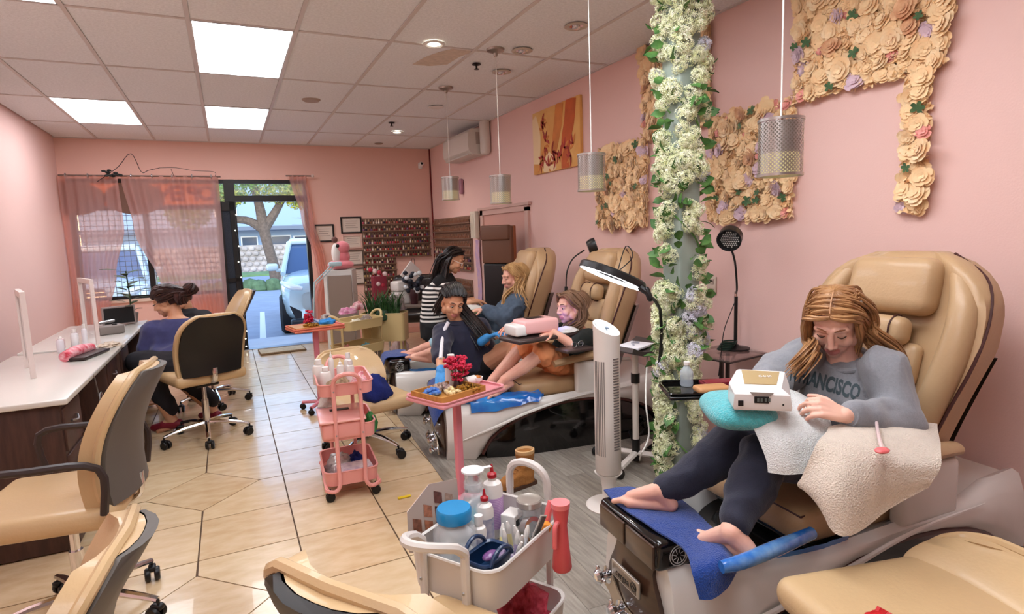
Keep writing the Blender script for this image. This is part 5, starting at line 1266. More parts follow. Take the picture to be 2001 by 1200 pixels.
# ---------------- woman in the blue hoodie (farthest pedicure chair)
s = .98
H4 = hframe((2.214, 4.609, 1.090), (-.97, .02, -.22)); g = G(); head_soup(g, H4, s)
nk = V((2.244, 4.620, 0.949)); pel = spa_w(2, .52, 0, .55); ch = V((2.181, 4.584, 0.795)); shL = V((2.174, 4.443, 0.880)); shR = V((2.282, 4.768, 0.860)); elL = V((2.033, 4.427, 0.764)); wrL = V((1.885, 4.509, 0.846)); sd = V((.13, -.99, 0)); fw = V((-.99, .1, 0))
knN = V((1.722, 4.594, 0.574)); anN = V((1.411, 4.600, 0.513)); knF = V((1.734, 4.746, 0.585)); anF = V((1.422, 4.775, 0.527)); hN, hF = spa_w(2, .55, .1, .54), spa_w(2, .55, -.1, .54)
elR = V((2.149, 4.790, 0.721)); wrR = V((1.911, 4.805, 0.814))
torso_soup(g, [(pel, .14, .11, sd, fw), (ch, .13, .10, sd, fw), (nk-V((0, 0, .05)), .12, .06, sd, fw), (nk, .045, .045, sd, fw)]); g.cap(nk-V((0, 0, .03)), .052, H4 @ V((0, -.02, -.05)), .048)
limb(g, [shL, elL, wrL], [.045, .035, .026]); limb(g, [shR, elR, wrR], [.045, .035, .026]); limb(g, [hN, knN, anN], [.08, .055, .036]); limb(g, [hF, knF, anF], [.08, .055, .036])
foot_soup(g, anN, V((1.252, 4.638, 0.560))-anN, (-.2, 0, 1), -1, .95); foot_soup(g, anF, V((1.251, 4.806, 0.559))-anF, (-.2, 0, 1), 1, .95); hand_soup(g, wrL, (-.9, .2, -.1), (0, 0, -1), 1, .3); hand_soup(g, wrR, (-.9, -.1, -.1), (0, 0, -1), -1, .3)
p4 = make_person('blonde woman in a blue grey hoodie seated in the farthest pedicure chair', (pel.x, pel.y, .55), g, [skin_a, lipm], .005, lip_fn(H4, s))
bl = hair_mat('hair_blonde', (160, 120, 76), (206, 168, 118)); face_parts(p4, H4, s, bl)
hood = mat('blue_grey_hoodie', (84, 100, 120), .9, var=.2, vs=30)
g = G(); torso_soup(g, [(pel, .18, .15, sd, fw), ((pel+ch)/2, .18, .15, sd, fw), (ch, .18, .14, sd, fw), (nk-V((0, 0, .06)), .15, .10, sd, fw), (nk-V((0, 0, .01)), .075, .075, sd, fw)]); limb(g, [shL, (shL+elL)/2, elL, wrL-(wrL-elL)*.15], [.088, .088, .085, .045]); limb(g, [shR, elR, wrR-(wrR-elR)*.15], [.085, .08, .045])
remesh(g, 'hoodie', hood, p4, .009, 2, fold(.012, 9, 6))
g = G(); limb(g, [hN, knN, anN+(knN-anN)*.35], [.095, .075, .062]); limb(g, [hF, knF, anF+(knF-anF)*.35], [.095, .075, .062]); remesh(g, 'light_trousers', mat('light_blue_jeans', (150, 186, 200), .85, var=.1, vs=30), p4, .009, 2, fold(.006, 10, 3))
def P4_(x, y, z): return H4 @ (V((x, y, z))*s)
g = G(); hair_cap(g, H4, s, 1.09); rows = []
for k in range(8):
    y = .07-.02*k
    for q in (-1, 1): rows.append(([P4_(q*.01, y, .118-abs(y)*.35), P4_(q*.055, y-.02, .095), P4_(q*.085, y-.05, .03), P4_(q*.08, -.08, -.03), P4_(q*.07, -.10, -.09)], .004, .010, 9, .006))
rows += [([P4_(-.07, -.05, .02), P4_(-.09, -.05, -.06), V((2.193, 4.446, 0.966)), V((2.204, 4.381, 0.857))], .014, .026, 70, .006), ([P4_(-.078, .01, .0), P4_(-.085, .005, -.06), V((2.060, 4.472, 0.939)), V((2.049, 4.444, 0.856))], .006, .008, 26, .006)]
streams(g, rows, 21); g.build('hair', bl, p4, 60, world=True)

# ---------------- standing technician in the striped shirt
s = 1.0
H5 = hframe((1.865, 5.131, 1.242), (.80, -.42, -.50)); g = G(); head_soup(g, H5, s)
nk = V((1.799, 5.214, 1.129)); ch = V((1.721, 5.249, 0.951)); pel = V((1.694, 5.282, 0.610)); shR = V((1.725, 5.102, 1.027)); shL = V((1.808, 5.374, 1.024)); elR = V((1.780, 4.982, 0.836)); wrR = V((1.910, 4.880, 0.872)); elL = V((1.873, 5.294, 0.828)); wrL = V((2.029, 5.090, 0.863)); sd = V((-.35, -.93, 0)); fw = V((.92, -.35, -.1))
torso_soup(g, [(pel, .14, .10, sd, fw), (ch, .13, .10, sd, fw), (nk-V((0, 0, .05)), .12, .06, sd, fw), (nk, .045, .045, sd, fw)]); g.cap(nk-V((0, 0, .03)), .05, H5 @ V((0, -.02, -.05)), .048)
limb(g, [shR, elR, wrR], [.045, .035, .026]); limb(g, [shL, elL, wrL], [.045, .035, .026])
ft = []
for q in (-1, 1): h_ = pel+sd*.09*q; a_ = V((h_.x, h_.y+.02*q, .09)); k_ = (h_+a_)/2+fw*.03; limb(g, [h_, k_, a_], [.085, .055, .037]); foot_soup(g, a_, fw, (0, 0, 1), q); ft.append((h_, k_, a_))
hand_soup(g, wrR, (.8, .3, -.1), (0, 0, -1), 1, .4, 1.05); hand_soup(g, wrL, (.8, -.2, -.2), (0, 0, -1), -1, .4, 1.05)
p5 = make_person('standing technician in a black and white striped top and glasses bending forward', (pel.x, pel.y, 0), g, [skin_b, lipm], .005, lip_fn(H5, s))
face_parts(p5, H5, s, blk, glasses=True)
strm = mat('striped_knit', (230, 226, 220), .85, wave=(8.2, (22, 20, 22), 'Z', .35))
g = G(); torso_soup(g, [(pel+V((0, 0, .04)), .155, .13, sd, fw), ((pel+ch)/2, .155, .13, sd, fw), (ch, .16, .125, sd, fw), (nk-V((0, 0, .07)), .14, .09, sd, fw)]); limb(g, [shR, elR, elR+(wrR-elR)*.3], [.076, .064, .055]); limb(g, [shL, elL, elL+(wrL-elL)*.3], [.076, .064, .055])
remesh(g, 'striped_top', strm, p5, .009, 2, fold(.005, 9, 7))
g = G(); torso_soup(g, [(nk-V((0, 0, .10)), .165, .125, sd, fw), (nk-V((0, 0, .05)), .14, .10, sd, fw), (nk-V((0, 0, .0)), .07, .07, sd, fw)]); g.cap(shR+V((0, 0, .01)), .078, shR+V((0, 0, -.02)), .076); remesh(g, 'black_yoke', mat('black_knit', (20, 18, 20), .9), p5, .009, 2)
g = G(); torso_soup(g, [(pel-V((0, 0, .10)), .16, .13, sd, fw), (pel+V((0, 0, .06)), .16, .13, sd, fw)])
for h_, k_, a_ in ft: limb(g, [h_, k_, a_+V((0, 0, .03))], [.10, .075, .055])
remesh(g, 'black_trousers', mat('black_shorts', (20, 20, 24), .9), p5, .01, 2, fold(.006, 8, 2))
g = G(); hair_cap(g, H5, s, 1.09)
def P5(x, y, z): return H5 @ V((x, y, z))
rows = [([P5(q*.04, .05-.03*k, .11), P5(q*.08, -.01-.02*k, .06), P5(q*.07, -.08, .0), P5(q*.05, -.11, -.06), V((1.699, 5.266, 0.999))], .006, .02, 14, .006) for q in (-1, 1) for k in range(4)]
rows += [([P5(.07, -.03, .03), P5(.085, -.03, -.04), P5(.08, -.02, -.10), V((1.748, 5.075, 1.078))], .01, .016, 40, .006)]
streams(g, rows, 31); g.build('hair', blk, p5, 60, world=True)

# ---------------- woman in blue seen from behind at the desk
s = 1.02
H6 = hframe((-0.466, 5.365, 1.030), (-.90, .28, -.38)); g = G(); head_soup(g, H6, s)
nk = V((-0.407, 5.320, 0.907)); ch = V((-0.427, 5.322, 0.695)); pel = V((-.32, 5.06, .60)); shR = V((-0.270, 5.328, 0.794)); shL = V((-0.568, 5.313, 0.793)); elL = V((-0.637, 5.290, 0.541)); wrL = V((-0.796, 5.647, 0.481)); elR = V((-0.416, 5.637, 0.425)); wrR = V((-0.728, 5.954, 0.428)); sd = (shR-shL).normalized(); fw = V((-.5, .8, -.1))
torso_soup(g, [(pel, .15, .11, sd, fw), (ch, .15, .11, sd, fw), (nk-V((0, 0, .05)), .13, .07, sd, fw), (nk, .05, .05, sd, fw)]); g.cap(nk-V((0, 0, .03)), .056, H6 @ V((0, -.02, -.05)), .05)
limb(g, [shR, elR, wrR], [.05, .04, .03]); limb(g, [shL, elL, wrL], [.05, .04, .03]); hand_soup(g, wrL, (-.8, .5, 0), (0, 0, -1), 1, .4); hand_soup(g, wrR, (-.9, .1, 0), (0, 0, -1), -1, .4)
kL = pel+V((-.36, .12, .0)); kR = pel+V((-.28, .30, 0)); aL = V((-0.514, 5.279, 0.100)); aR = V((-0.225, 5.388, 0.100)); hl_, hr_ = pel+V((-.05, -.08, -.04)), pel+V((.03, .10, -.04))
limb(g, [hl_, kL, aL], [.09, .06, .04]); limb(g, [hr_, kR, aR], [.09, .06, .04]); foot_soup(g, aL, (-.8, .3, -.2), (0, 0, 1)); foot_soup(g, aR, (-.5, .6, -.2), (0, 0, 1))
p6 = make_person('woman in a blue sweater seen from behind, seated at the nail desk', (pel.x, pel.y, 0), g, [skin_b, lipm], .0055, lip_fn(H6, s))
blu = mat('blue_sweater', (58, 60, 104), .9, var=.12, vs=40, sheen=.2)
g = G(); torso_soup(g, [(pel, .20, .16, sd, fw), ((pel+ch)/2, .215, .165, sd, fw), (ch, .215, .155, sd, fw), (nk-V((0, 0, .085)), .18, .12, sd, fw), (nk-V((0, 0, .02)), .09, .08, sd, fw)]); limb(g, [shR, (shR+elR)/2, elR, wrR-(wrR-elR)*.2], [.095, .09, .08, .05]); limb(g, [shL, (shL+elL)/2, elL, wrL-(wrL-elL)*.2], [.10, .095, .085, .05])
remesh(g, 'blue_sweater', blu, p6, .009, 2, fold(.009, 7, 8))
g = G(); torso_soup(g, [(pel-V((0, 0, .1)), .19, .16, sd, fw), (pel+V((0, 0, .02)), .20, .165, sd, fw)]); limb(g, [hl_, kL, aL+V((0, 0, .08))], [.11, .085, .06]); limb(g, [hr_, kR, aR+V((0, 0, .08))], [.11, .085, .06]); remesh(g, 'dark_trousers', mat('charcoal_trousers', (34, 32, 38), .9), p6, .01, 2, fold(.006, 8, 2))
for a_, d__ in ((aL, V((-.8, .3, 0))), (aR, V((-.5, .6, 0)))):
    g = G(); d__ = d__.normalized(); g.cap(a_-d__*.05-V((0, 0, .045)), .040, a_+d__*.06-V((0, 0, .052)), .040); g.cap(a_+d__*.05-V((0, 0, .055)), .038, a_+d__*.14-V((0, 0, .066)), .028); remesh(g, 'red_shoe', mat('red_shoe', (128, 28, 44), .5), p6, .008, 2)
dkb = hair_mat('hair_dark_brown', (40, 24, 22), (66, 38, 34))
def P6_(x, y, z): return H6 @ (V((x, y, z))*s)
bun = V((-0.295, 5.361, 1.108)); g = G(); hair_cap(g, H6, s, 1.09); rows = [([P6_(x, .078-abs(x)*.25, .085-abs(x)*.5), P6_(x*1.1, .02, .03+.095*math.sqrt(1-(x/.085)**2)), P6_(x, -.06, .02+.085*math.sqrt(1-(x/.085)**2)), bun+V((0, 0, -.02))], .004, .009, 12, .007) for x in (-.07, -.05, -.03, -.01, .01, .03, .05, .07)]
rows += [([P6_(q*.08, .03, .03), P6_(q*.088, -.02, .02), P6_(q*.06, -.09, .02), bun+V((0, 0, -.03))], .01, .012, 22, .007) for q in (-1, 1)]+[([P6_(x, -.095, -.06), P6_(x, -.115, .0), bun+V((0, 0, -.03))], .008, .01, 16, .007) for x in (-.07, -.05, -.025, 0, .025, .05, .07)]
rows += [([bun+V((.03*math.cos(a), .03*math.sin(a), -.03)), bun+V((.055*math.cos(a+.8), .05*math.sin(a+.8), .0)), bun+V((.03*math.cos(a+1.6), .03*math.sin(a+1.6), .035)), bun+V((.0, 0, .04))], .004, .006, 7, .007) for a in [k*.7 for k in range(9)]]
streams(g, rows, 41); g.ell(tuple(bun), (.038, .038, .036)); g.build('hair', dkb, p6, 60, world=True)
g = G(); g.tube([P6_(.08, .0, .006), P6_(.06, .085, .004)], .0025, 5); g.tube([P6_(-.08, .0, .006), P6_(-.06, .085, .004), P6_(.06, .09, .004)], .0025, 5); g.build('glasses', black_m, p6, world=True)

# ---------------- person in black behind her
H7 = hframe((-0.481, 7.182, 0.884), (-.85, .3, -.40)); g = G(); head_soup(g, H7, .98)
nk = V((-0.434, 7.189, 0.769)); pel = V((-.28, 6.1, .58)); ch = V((-0.394, 7.210, 0.572)); shR = V((-0.293, 7.120, 0.674)); shL = V((-0.519, 7.172, 0.673)); elL = V((-0.563, 7.053, 0.473)); wrL = V((-0.725, 7.464, 0.459)); sd = (shR-shL).normalized(); fw = V((-.8, .4, 0))
torso_soup(g, [(pel, .14, .11, sd, fw), (ch, .14, .10, sd, fw), (nk-V((0, 0, .05)), .12, .07, sd, fw), (nk, .05, .05, sd, fw)]); g.cap(nk-V((0, 0, .03)), .055, H7 @ V((0, -.02, -.05)), .05); limb(g, [shL, elL, wrL], [.045, .035, .028]); limb(g, [shR, shR+V((-.2, .1, -.22)), shR+V((-.4, .1, -.2))], [.045, .035, .028]); hand_soup(g, wrL, (-.9, .2, 0), (0, 0, -1), 1, .4)
kk = pel+V((-.38, .1, 0)); limb(g, [pel+V((0, .0, -.04)), kk, kk+V((0, 0, -.45))], [.1, .06, .04]); foot_soup(g, kk+V((0, 0, -.48)), (-1, 0, 0), (0, 0, 1))
p7 = make_person('person in a black jacket partly hidden behind the woman in blue', (pel.x, pel.y, 0), g, [skin_b, lipm], .006, lip_fn(H7, .98))
g = G(); torso_soup(g, [(pel, .18, .15, sd, fw), (ch, .18, .15, sd, fw), (nk-V((0, 0, .07)), .16, .11, sd, fw), (nk+V((0, 0, .02)), .075, .07, sd, fw)]); limb(g, [shL, elL, wrL-(wrL-elL)*.2], [.09, .08, .05]); limb(g, [nk-V((0, 0, .08)), shR, shR+V((-.2, .1, -.22)), shR+V((-.36, .1, -.2))], [.09, .09, .08, .05]); limb(g, [ch, pel, kk], [.13, .13, .09]); limb(g, [pel+V((0, .0, -.04)), kk, kk+V((0, 0, -.40))], [.12, .085, .06])
remesh(g, 'black_jacket', mat('black_jacket', (30, 30, 34), .8), p7, .01, 2, fold(.008, 8, 4))
g = G(); hair_cap(g, H7, .98, 1.1); bun = V((-0.397, 7.159, 1.006)); g.ell(tuple(bun), (.05, .035, .03)); M7 = H7
rows = [([M7 @ V((x, .07, .07)), M7 @ V((x*1.1, .0, .115)), M7 @ V((x*.8, -.06, .09)), bun], .006, .01, 10, .008) for x in (-.06, -.03, 0, .03, .06)]; streams(g, rows, 51); g.build('hair', hair_mat('hair_mixed', (58, 38, 34), (96, 60, 46)), p7, 60, world=True)

# ================================================================ carts, stands and their contents
rnd = random.Random(5)
coral = mat('coral_metal', (232, 158, 150), .4, coat=.2); pinkst = mat('pink_stand', (222, 132, 146), .4, coat=.2); offw = mat('cart_grey_white', (214, 208, 202), .38, coat=.2); butter = mat('butter_metal', (206, 182, 130), .45)
def tray_ring(g, w, l, z0, z1, r=.05, th=.004):
    """thin walled tray, w along x, l along y"""
    def ring(a, b, z, rr):
        P = []
        for cx, cy_, a0 in ((a-rr, b-rr, 0), (-a+rr, b-rr, PI/2), (-a+rr, -b+rr, PI), (a-rr, -b+rr, 1.5*PI)):
            for k in range(5): t = a0+PI/2*k/4; P.append((cx+rr*math.cos(t), cy_+rr*math.sin(t), z))
        return P
    a, b = w/2, l/2
    g.loft([ring(a-.006, b-.006, z0, r), ring(a, b, z1, r), ring(a+.004, b+.004, z1+.003, r), ring(a+.002, b+.002, z1+.008, r), ring(a-.006, b-.006, z1+.005, r), ring(a-th, b-th, z1-.004, r), ring(a-.006-th, b-.006-th, z0+.004, r)])
def caster(parent, x, y, m=black_m, r=.026):
    g = G(); 
    for sy in (-1, 1): g.lathe([(0, -.009), (r*.85, -.009), (r, -.004), (r, .004), (r*.85, .009), (0, .009)], 14, T(x, y+sy*.012, r) @ Matrix.Rotation(PI/2, 4, 'X'))
    g.rbox((x, y, r+.012), (.028, .014, .036), .006); g.cyl((x, y, 0), .006, r*1.6, r*1.6+.03, 8); g.build('caster', m, parent)
def cart(label, loc, rz, w, l, tiers, m, hz, lean=0, group=None):
    t = thing('utility_cart', label, 'cart', loc, rz, group)
    for z0, z1 in tiers: g = G(); tray_ring(g, w, l, z0, z1); g.build('tray', m, t)
    for sy in (-1, 1):
        hw = w*.24; y = sy*(l/2+.014); ln_ = lean if sy < 0 else -.8*lean; ah = .06 if sy < 0 and lean else .09; ht = hz-.075 if sy < 0 and lean else hz-.09
        g = G(); g.tube([(-w*.48, y+sy*.0, .085), (-w*.48, y, .075), (-hw-.03, y+sy*.01, .065), (-hw, y+sy*.01, .10), (-hw, y, .20), (-hw, y, ht)], .0115, 8, 3); 
        g.tube([(w*.48, y+sy*.0, .085), (w*.48, y, .075), (hw+.03, y+sy*.01, .065), (hw, y+sy*.01, .10), (hw, y, .20), (hw, y, ht)], .0115, 8, 3)
        g.tube([(-hw, y, ht-.01)]+[(-hw*math.cos(a), y+sy*(.045+ln_)*math.sin(a), ht+ah*math.sin(a)**.6) for a in [k*PI/12 for k in range(13)]]+[(hw, y, ht-.01)], .0125, 8, 1)
        g.tube([(-w*.48, y, .078), (-w*.48, 0, .078), (-w*.48, -y, .078)], .0105, 6, 1) if sy > 0 else g.tube([(w*.48, -y, .078), (w*.48, 0, .078), (w*.48, y, .078)], .0105, 6, 1)
        g.build('handle_frame', m, t)
        for z0, z1 in tiers:
            for q in (-1, 1): G().ell((q*hw, y+sy*.012, (z0+z1)/2), (.005, .003, .005), nu=6, nv=4).build('screw', steel, t)
    for x in (-1, 1):
        for y in (-1, 1): caster(t, x*w*.42, y*l*.47)
    return t
def item(name, label, cat, loc, parts, rz=0, group=None, tilt=None):
    """parts: list of (part name, builder(g), material)"""
    t = thing(name, label, cat, loc, rz, group)
    if tilt: t.matrix_basis = t.matrix_basis @ Matrix.Rotation(tilt[0], 4, 'X') @ Matrix.Rotation(tilt[1], 4, 'Y')
    for nm, fn, m in parts: g = G(); fn(g); g.build(nm, m, t)
    return t
clear_pl = mat('clear_plastic', (226, 230, 232), .12, alpha=.32, coat=.5); milky = mat('milky_plastic', (224, 218, 212), .3, coat=.3); red_cap = mat('red_cap', (170, 24, 36), .35); wht_cap = mat('white_cap', (232, 228, 224), .3)
def bottle(label, loc, r, h, body=None, cap=None, capk='nozzle', lab_m=None, group=None):
    body = body or milky; cap = cap or wht_cap
    P = [('bottle_body', lambda g: g.lathe([(r*.92, 0), (r, .006), (r, h*.68), (r*.85, h*.76), (r*.42, h*.80), (r*.40, h*.86)], 20), body)]
    if capk == 'nozzle': P.append(('cap', lambda g: g.lathe([(r*.46, h*.84), (r*.46, h*.89), (r*.2, h*.92), (r*.10, h*1.02), (0, h*1.03)], 14), cap))
    elif capk == 'flat': P.append(('cap', lambda g: g.lathe([(r*.55, h*.82), (r*.55, h*1.0), (0, h*1.0)], 16), cap))
    elif capk == 'pump': P.append(('pump', lambda g: (g.lathe([(r*.5, h*.82), (r*.5, h*.90), (r*.14, h*.91), (r*.14, h*1.02), (r*.75, h*1.03), (r*.75, h*1.055), (0, h*1.06)], 18)), cap))
    if lab_m: P.append(('label_band', lambda g: g.lathe([(r*1.012, h*.14), (r*1.012, h*.58)], 20), lab_m))
    return item('bottle', label, 'bottle', loc, P, group=group)
# ---- pink cart
pc = cart('coral pink three tier cart with a white towel heap and bottles on top', (.545, 3.50, 0), math.radians(-4), .30, .42, ((.60, .665), (.345, .425), (.085, .16)), coral, .735)
g = G(); g.rbox((.50, 3.45, .465), (.27, .34, .012), .006, T(0, 0, 0)); 
t = thing('lidded_box', 'coral pink plastic box with a slotted lid in the middle tray of the pink cart', 'box', (.51, 3.44, .353), math.radians(-4))
G().rbox((0, 0, .05), (.23, .31, .10), .02).build('box_body', coral, t); ld = G().rbox((0, 0, .107), (.255, .335, .016), .008).build('lid', mat('light_coral', (242, 178, 170), .35, coat=.3), t); G().rbox((0, .06, .1165), (.11, .04, .003), .0014).build('slot', black_m, ld)
Zt = .607
for k, (px, py, hh, rr, cp) in enumerate(((640, 708, .13, .032, 'flat'), (652, 722, .12, .032, 'flat'), (680, 716, .13, .022, 'nozzle'), (694, 700, .16, .026, 'flat'), (668, 715, .11, .024, 'nozzle'), (700, 712, .12, .024, 'flat'))):
    pass
for lab, x, y, hh, rr, cp in (('wide white bottle at the left back of the pink cart', .43, 3.62, .15, .036, 'flat'), ('short white squeeze bottle beside it on the pink cart', .455, 3.52, .12, .034, 'flat'), ('small white dropper bottle in the middle of the pink cart', .55, 3.58, .14, .022, 'nozzle'), ('tall white bottle at the right of the pink cart', .605, 3.62, .17, .026, 'flat'), ('white bottle leaning behind the tall one on the pink cart', .60, 3.54, .14, .024, 'flat'), ('thin frosted bottle on the pink cart', .505, 3.62, .19, .016, 'nozzle')):
    bottle(lab, (x, y, Zt), rr, hh, capk=cp)
def heap(name, label, cat, loc, size, m, seed, amp=.4, group=None):
    g = G(); r = random.Random(seed)
    def f(u, v):
        a = u*2*PI; e = -PI/2+v*PI; x, y, z = math.cos(e)*math.cos(a), math.cos(e)*math.sin(a), max(-.02, math.sin(e))
        k = 1+amp*noise.noise(V((x*1.7+seed, y*1.7, z*2)))+amp*.5*noise.noise(V((x*5+seed, y*5, z*5))); return (x*size[0]*k, y*size[1]*k, z*size[2]*k)
    g.grid(f, 28, 16, cu=True); o = g.build(name, m, None, 80); o.location = loc; return tag(o, label, cat, group)
leo = mat('leopard_cloth', (118, 92, 70), .85, col2=(168, 142, 112), vs=60); towel_w = mat('white_terry', (234, 230, 222), .95, var=.07, vs=30, bump=.8, bs=220, sheen=.3); towel_b = mat('royal_blue_terry', (8, 62, 146), .95, var=.18, vs=40, bump=.8, bs=240, sheen=.3); towel_n = mat('navy_terry', (24, 38, 110), .95, var=.1, vs=40, bump=.6, bs=220)
heap('cloth', 'crumpled brown patterned cloth at the front of the pink cart top', 'cloth', (.49, 3.39, Zt), (.09, .06, .07), leo, 3)
heap('cloth', 'white and pink dotted cloth at the right of the pink cart top', 'cloth', (.63, 3.42, Zt), (.05, .08, .08), mat('dotted_cloth', (232, 206, 206), .8, col2=(200, 90, 110), vs=70), 8)
heap('towel', 'small white crumpled towel behind the coral box', 'towel', (.46, 3.60, .475), (.05, .04, .05), towel_w, 5); heap('towel', 'crumpled silver foil wraps in the bottom tray of the pink cart', 'foil', (.50, 3.55, .092), (.09, .09, .08), mat('foil', (210, 206, 204), .3, .5, var=.4, vs=40), 12)
heap('cloth', 'dark navy cloth in the bottom tray of the pink cart', 'cloth', (.60, 3.56, .092), (.06, .08, .07), towel_n, 15); g = G(); g.rbox((.56, 3.40, .13), (.20, .12, .05), .01, n=2); single('tissue_box', g, mat('pale_print', (216, 200, 200), .6, col2=(180, 160, 176), vs=30), 'pale printed tissue box lying in the bottom tray of the pink cart', 'box')
heap('cloth', 'green crumpled bag on the right side of the middle tray', 'bag', (.675, 3.42, .35), (.035, .07, .10), mat('green_bag', (36, 104, 42), .6), 19)
def towel_over(label, pts_fn, nu, nv, m, name='towel', th=.006):
    g = G(); g.sheet(pts_fn, nu, nv, th); return single(name, g, m, label, 'towel', smooth=70)
heap('towel', 'navy towel hanging over the stool chair behind the pink cart', 'towel', (.80, 3.86, .41), (.10, .12, .16), towel_n, 25, .3)
# ---- big white cart in front
CRZ = math.radians(32-90); wc = cart('off white three tier cart crowded with bottles in the foreground', (.612, 1.478, 0), CRZ, .29, .40, ((.52, .625), (.28, .355), (.05, .12)), offw, .75, .07)
def wcp(x, y, z): return T(.612, 1.478, 0, rz=CRZ) @ V((x, y, z))
fl = .527
def at_cart(px_pt): return px_pt
def cc(p, m=.03):
    q = T(.612, 1.478, 0, rz=CRZ).inverted() @ V((p[0], p[1], fl)); q.x = max(-.138+m, min(.138-m, q.x)); q.y = max(-.193+m, min(.193-m, q.y)); return wcp(q.x, q.y, fl)
def wb(lab, p, r, h, **k): return bottle(lab, tuple(cc(p, r+.004)), r, h, **k)
# positions read on the tray floor
J = (0.507, 1.487, 0.553); t = item('cotton_jar', 'large clear jar full of cotton with a blue screw lid', 'jar', tuple(cc(J, .062)), [
    ('jar_body', lambda g: g.lathe([(.056, 0), (.062, .008), (.062, .115), (.052, .135), (.044, .142), (.044, .150), (.041, .150), (.041, .140), (.058, .112), (.058, .01), (0, .008)], 28), clear_pl),
    ('lid', lambda g: g.lathe([(.046, .147), (.050, .150), (.050, .178), (.046, .184), (0, .185)], 28), mat('blue_lid', (20, 132, 190), .3, coat=.4))])
g = G()
for k in range(40): a, q = rnd.random()*6.3, rnd.random()**.5*.040; g.ell((q*math.cos(a), q*math.sin(a), .022+rnd.random()*.09), (.017, .017, .013), nu=8, nv=5)
g.build('cotton', mat('cotton', (240, 238, 236), .95), t)['kind'] = 'stuff'
blue_liq = mat('blue_liquid', (96, 176, 196), .1, alpha=.8)
J = (0.570, 1.621, 0.608); t = item('pump_bottle', 'clear pump dispenser with blue liquid and white disc top behind the cotton jar', 'bottle', tuple(cc(J, .052)), [
    ('bottle_body', lambda g: g.lathe([(.046, 0), (.052, .01), (.052, .12), (.040, .16), (.026, .178), (.026, .195)], 26), clear_pl), ('liquid', lambda g: g.lathe([(0, .004), (.046, .006), (.049, .012), (.049, .10), (0, .10)], 22), blue_liq),
    ('collar', lambda g: g.lathe([(.029, .190), (.029, .205), (.022, .207), (.022, .235)], 20), clear_pl), ('pump_disc', lambda g: (g.lathe([(0, .236), (.034, .238), (.034, .243), (0, .244)], 26), g.rbox((.045, .0, .241), (.03, .014, .004), .002)), wht_cap)])
lab_red = mat('label_pink_white', (222, 196, 196), .5, col2=(190, 70, 90), vs=40); lab_pur = mat('label_lilac', (186, 142, 200), .5, wave=(60, (208, 178, 214), 'Z', .4)); lab_gr = mat('label_grey', (196, 192, 196), .5, col2=(120, 130, 170), vs=30)
J = (0.483, 1.591, 0.579); wb('frosted white bottle with a pink label at the left of the white cart', J, .034, .165, lab_m=lab_red)
J = (0.678, 1.610, 0.661); wb('tall white bottle with a lilac label and big red nozzle cap', J, .032, .225, cap=red_cap, lab_m=lab_pur)
J = (0.618, 1.532, 0.619); wb('white squeeze bottle with a red pointed tip in the centre of the cart', J, .026, .19, cap=red_cap, lab_m=lab_gr)
J = (0.617, 1.649, 0.651); wb('slim clear squeeze bottle with a red tip behind the others', J, .018, .215, cap=red_cap, body=clear_pl)
J = (0.577, 1.481, 0.590); wb('small white capped bottle with a blue grey label beside the cotton jar', J, .022, .145, capk='flat', lab_m=lab_gr)
J = (0.717, 1.555, 0.641); t = item('foil_box', 'white box of foil packets with black print in the white cart', 'box', tuple(cc(J, .04)), [('box_body', lambda g: g.rbox((0, 0, .045), (.06, .05, .09), .004), milky), ('print', lambda g: g.box(-.022, .022, -.0262, -.025, .055, .075), black_m)], rz=.6)
steelj = mat('grey_lid', (176, 168, 158), .35, .5)
J = (0.763, 1.528, 0.601); t = item('jar', 'glass jar with a dented grey metal lid at the back of the white cart', 'jar', tuple(cc(J, .04)), [('jar_body', lambda g: g.lathe([(.034, 0), (.036, .005), (.036, .11), (.030, .118)], 24), clear_pl), ('lid', lambda g: g.lathe([(.036, .112), (.039, .114), (.039, .130), (.036, .134), (.028, .131), (0, .131)], 26), steelj)])
J = (0.738, 1.426, 0.589); t = item('tape_roll', 'silver ring shaped roll leaning inside the white cart', 'roll', tuple(cc(J, .05)+V((0, 0, .075))), [('roll', lambda g: g.lathe([(.028, -.012), (.040, -.012), (.040, .012), (.028, .012)], 28, Matrix.Rotation(1.25, 4, 'X'), close=True), steel)], rz=.4)
J = (0.723, 1.368, 0.602); item('nail_file', 'long grey and white nail file standing in the white cart', 'nail file', tuple(cc(J, .05)), [('file', lambda g: g.rbox((0, 0, .075), (.022, .004, .17), .003), mat('file_grey', (196, 192, 184), .8)), ('file_core', lambda g: g.rbox((0, -.003, .075), (.013, .003, .165), .001), mat('file_dark', (84, 82, 80), .8))], tilt=(.25, .3))
J = (0.756, 1.374, 0.591); item('sponge_block', 'orange buffing block in the white cart', 'sponge', tuple(cc(J, .035)+V((0, 0, .02))), [('block', lambda g: g.rbox((0, 0, .05), (.03, .025, .095), .004), mat('orange_foam', (214, 136, 46), .85))], tilt=(.2, .35))
J = (0.782, 1.385, 0.603); item('brush', 'pink handled brush tipped over the corner of the white cart', 'brush', tuple(cc(J, .025)+V((0, 0, .03))), [('handle', lambda g: g.tube([(0, 0, .04), (0, 0, .10), (.005, 0, .13)], [.010, .011, .013], 10), mat('coral_plastic', (232, 110, 112), .35, coat=.3)), ('bristles', lambda g: g.tube([(0, 0, 0), (0, 0, .045)], [.017, .012], 10), mat('bristle', (206, 200, 214), .8))], tilt=(0, .25))
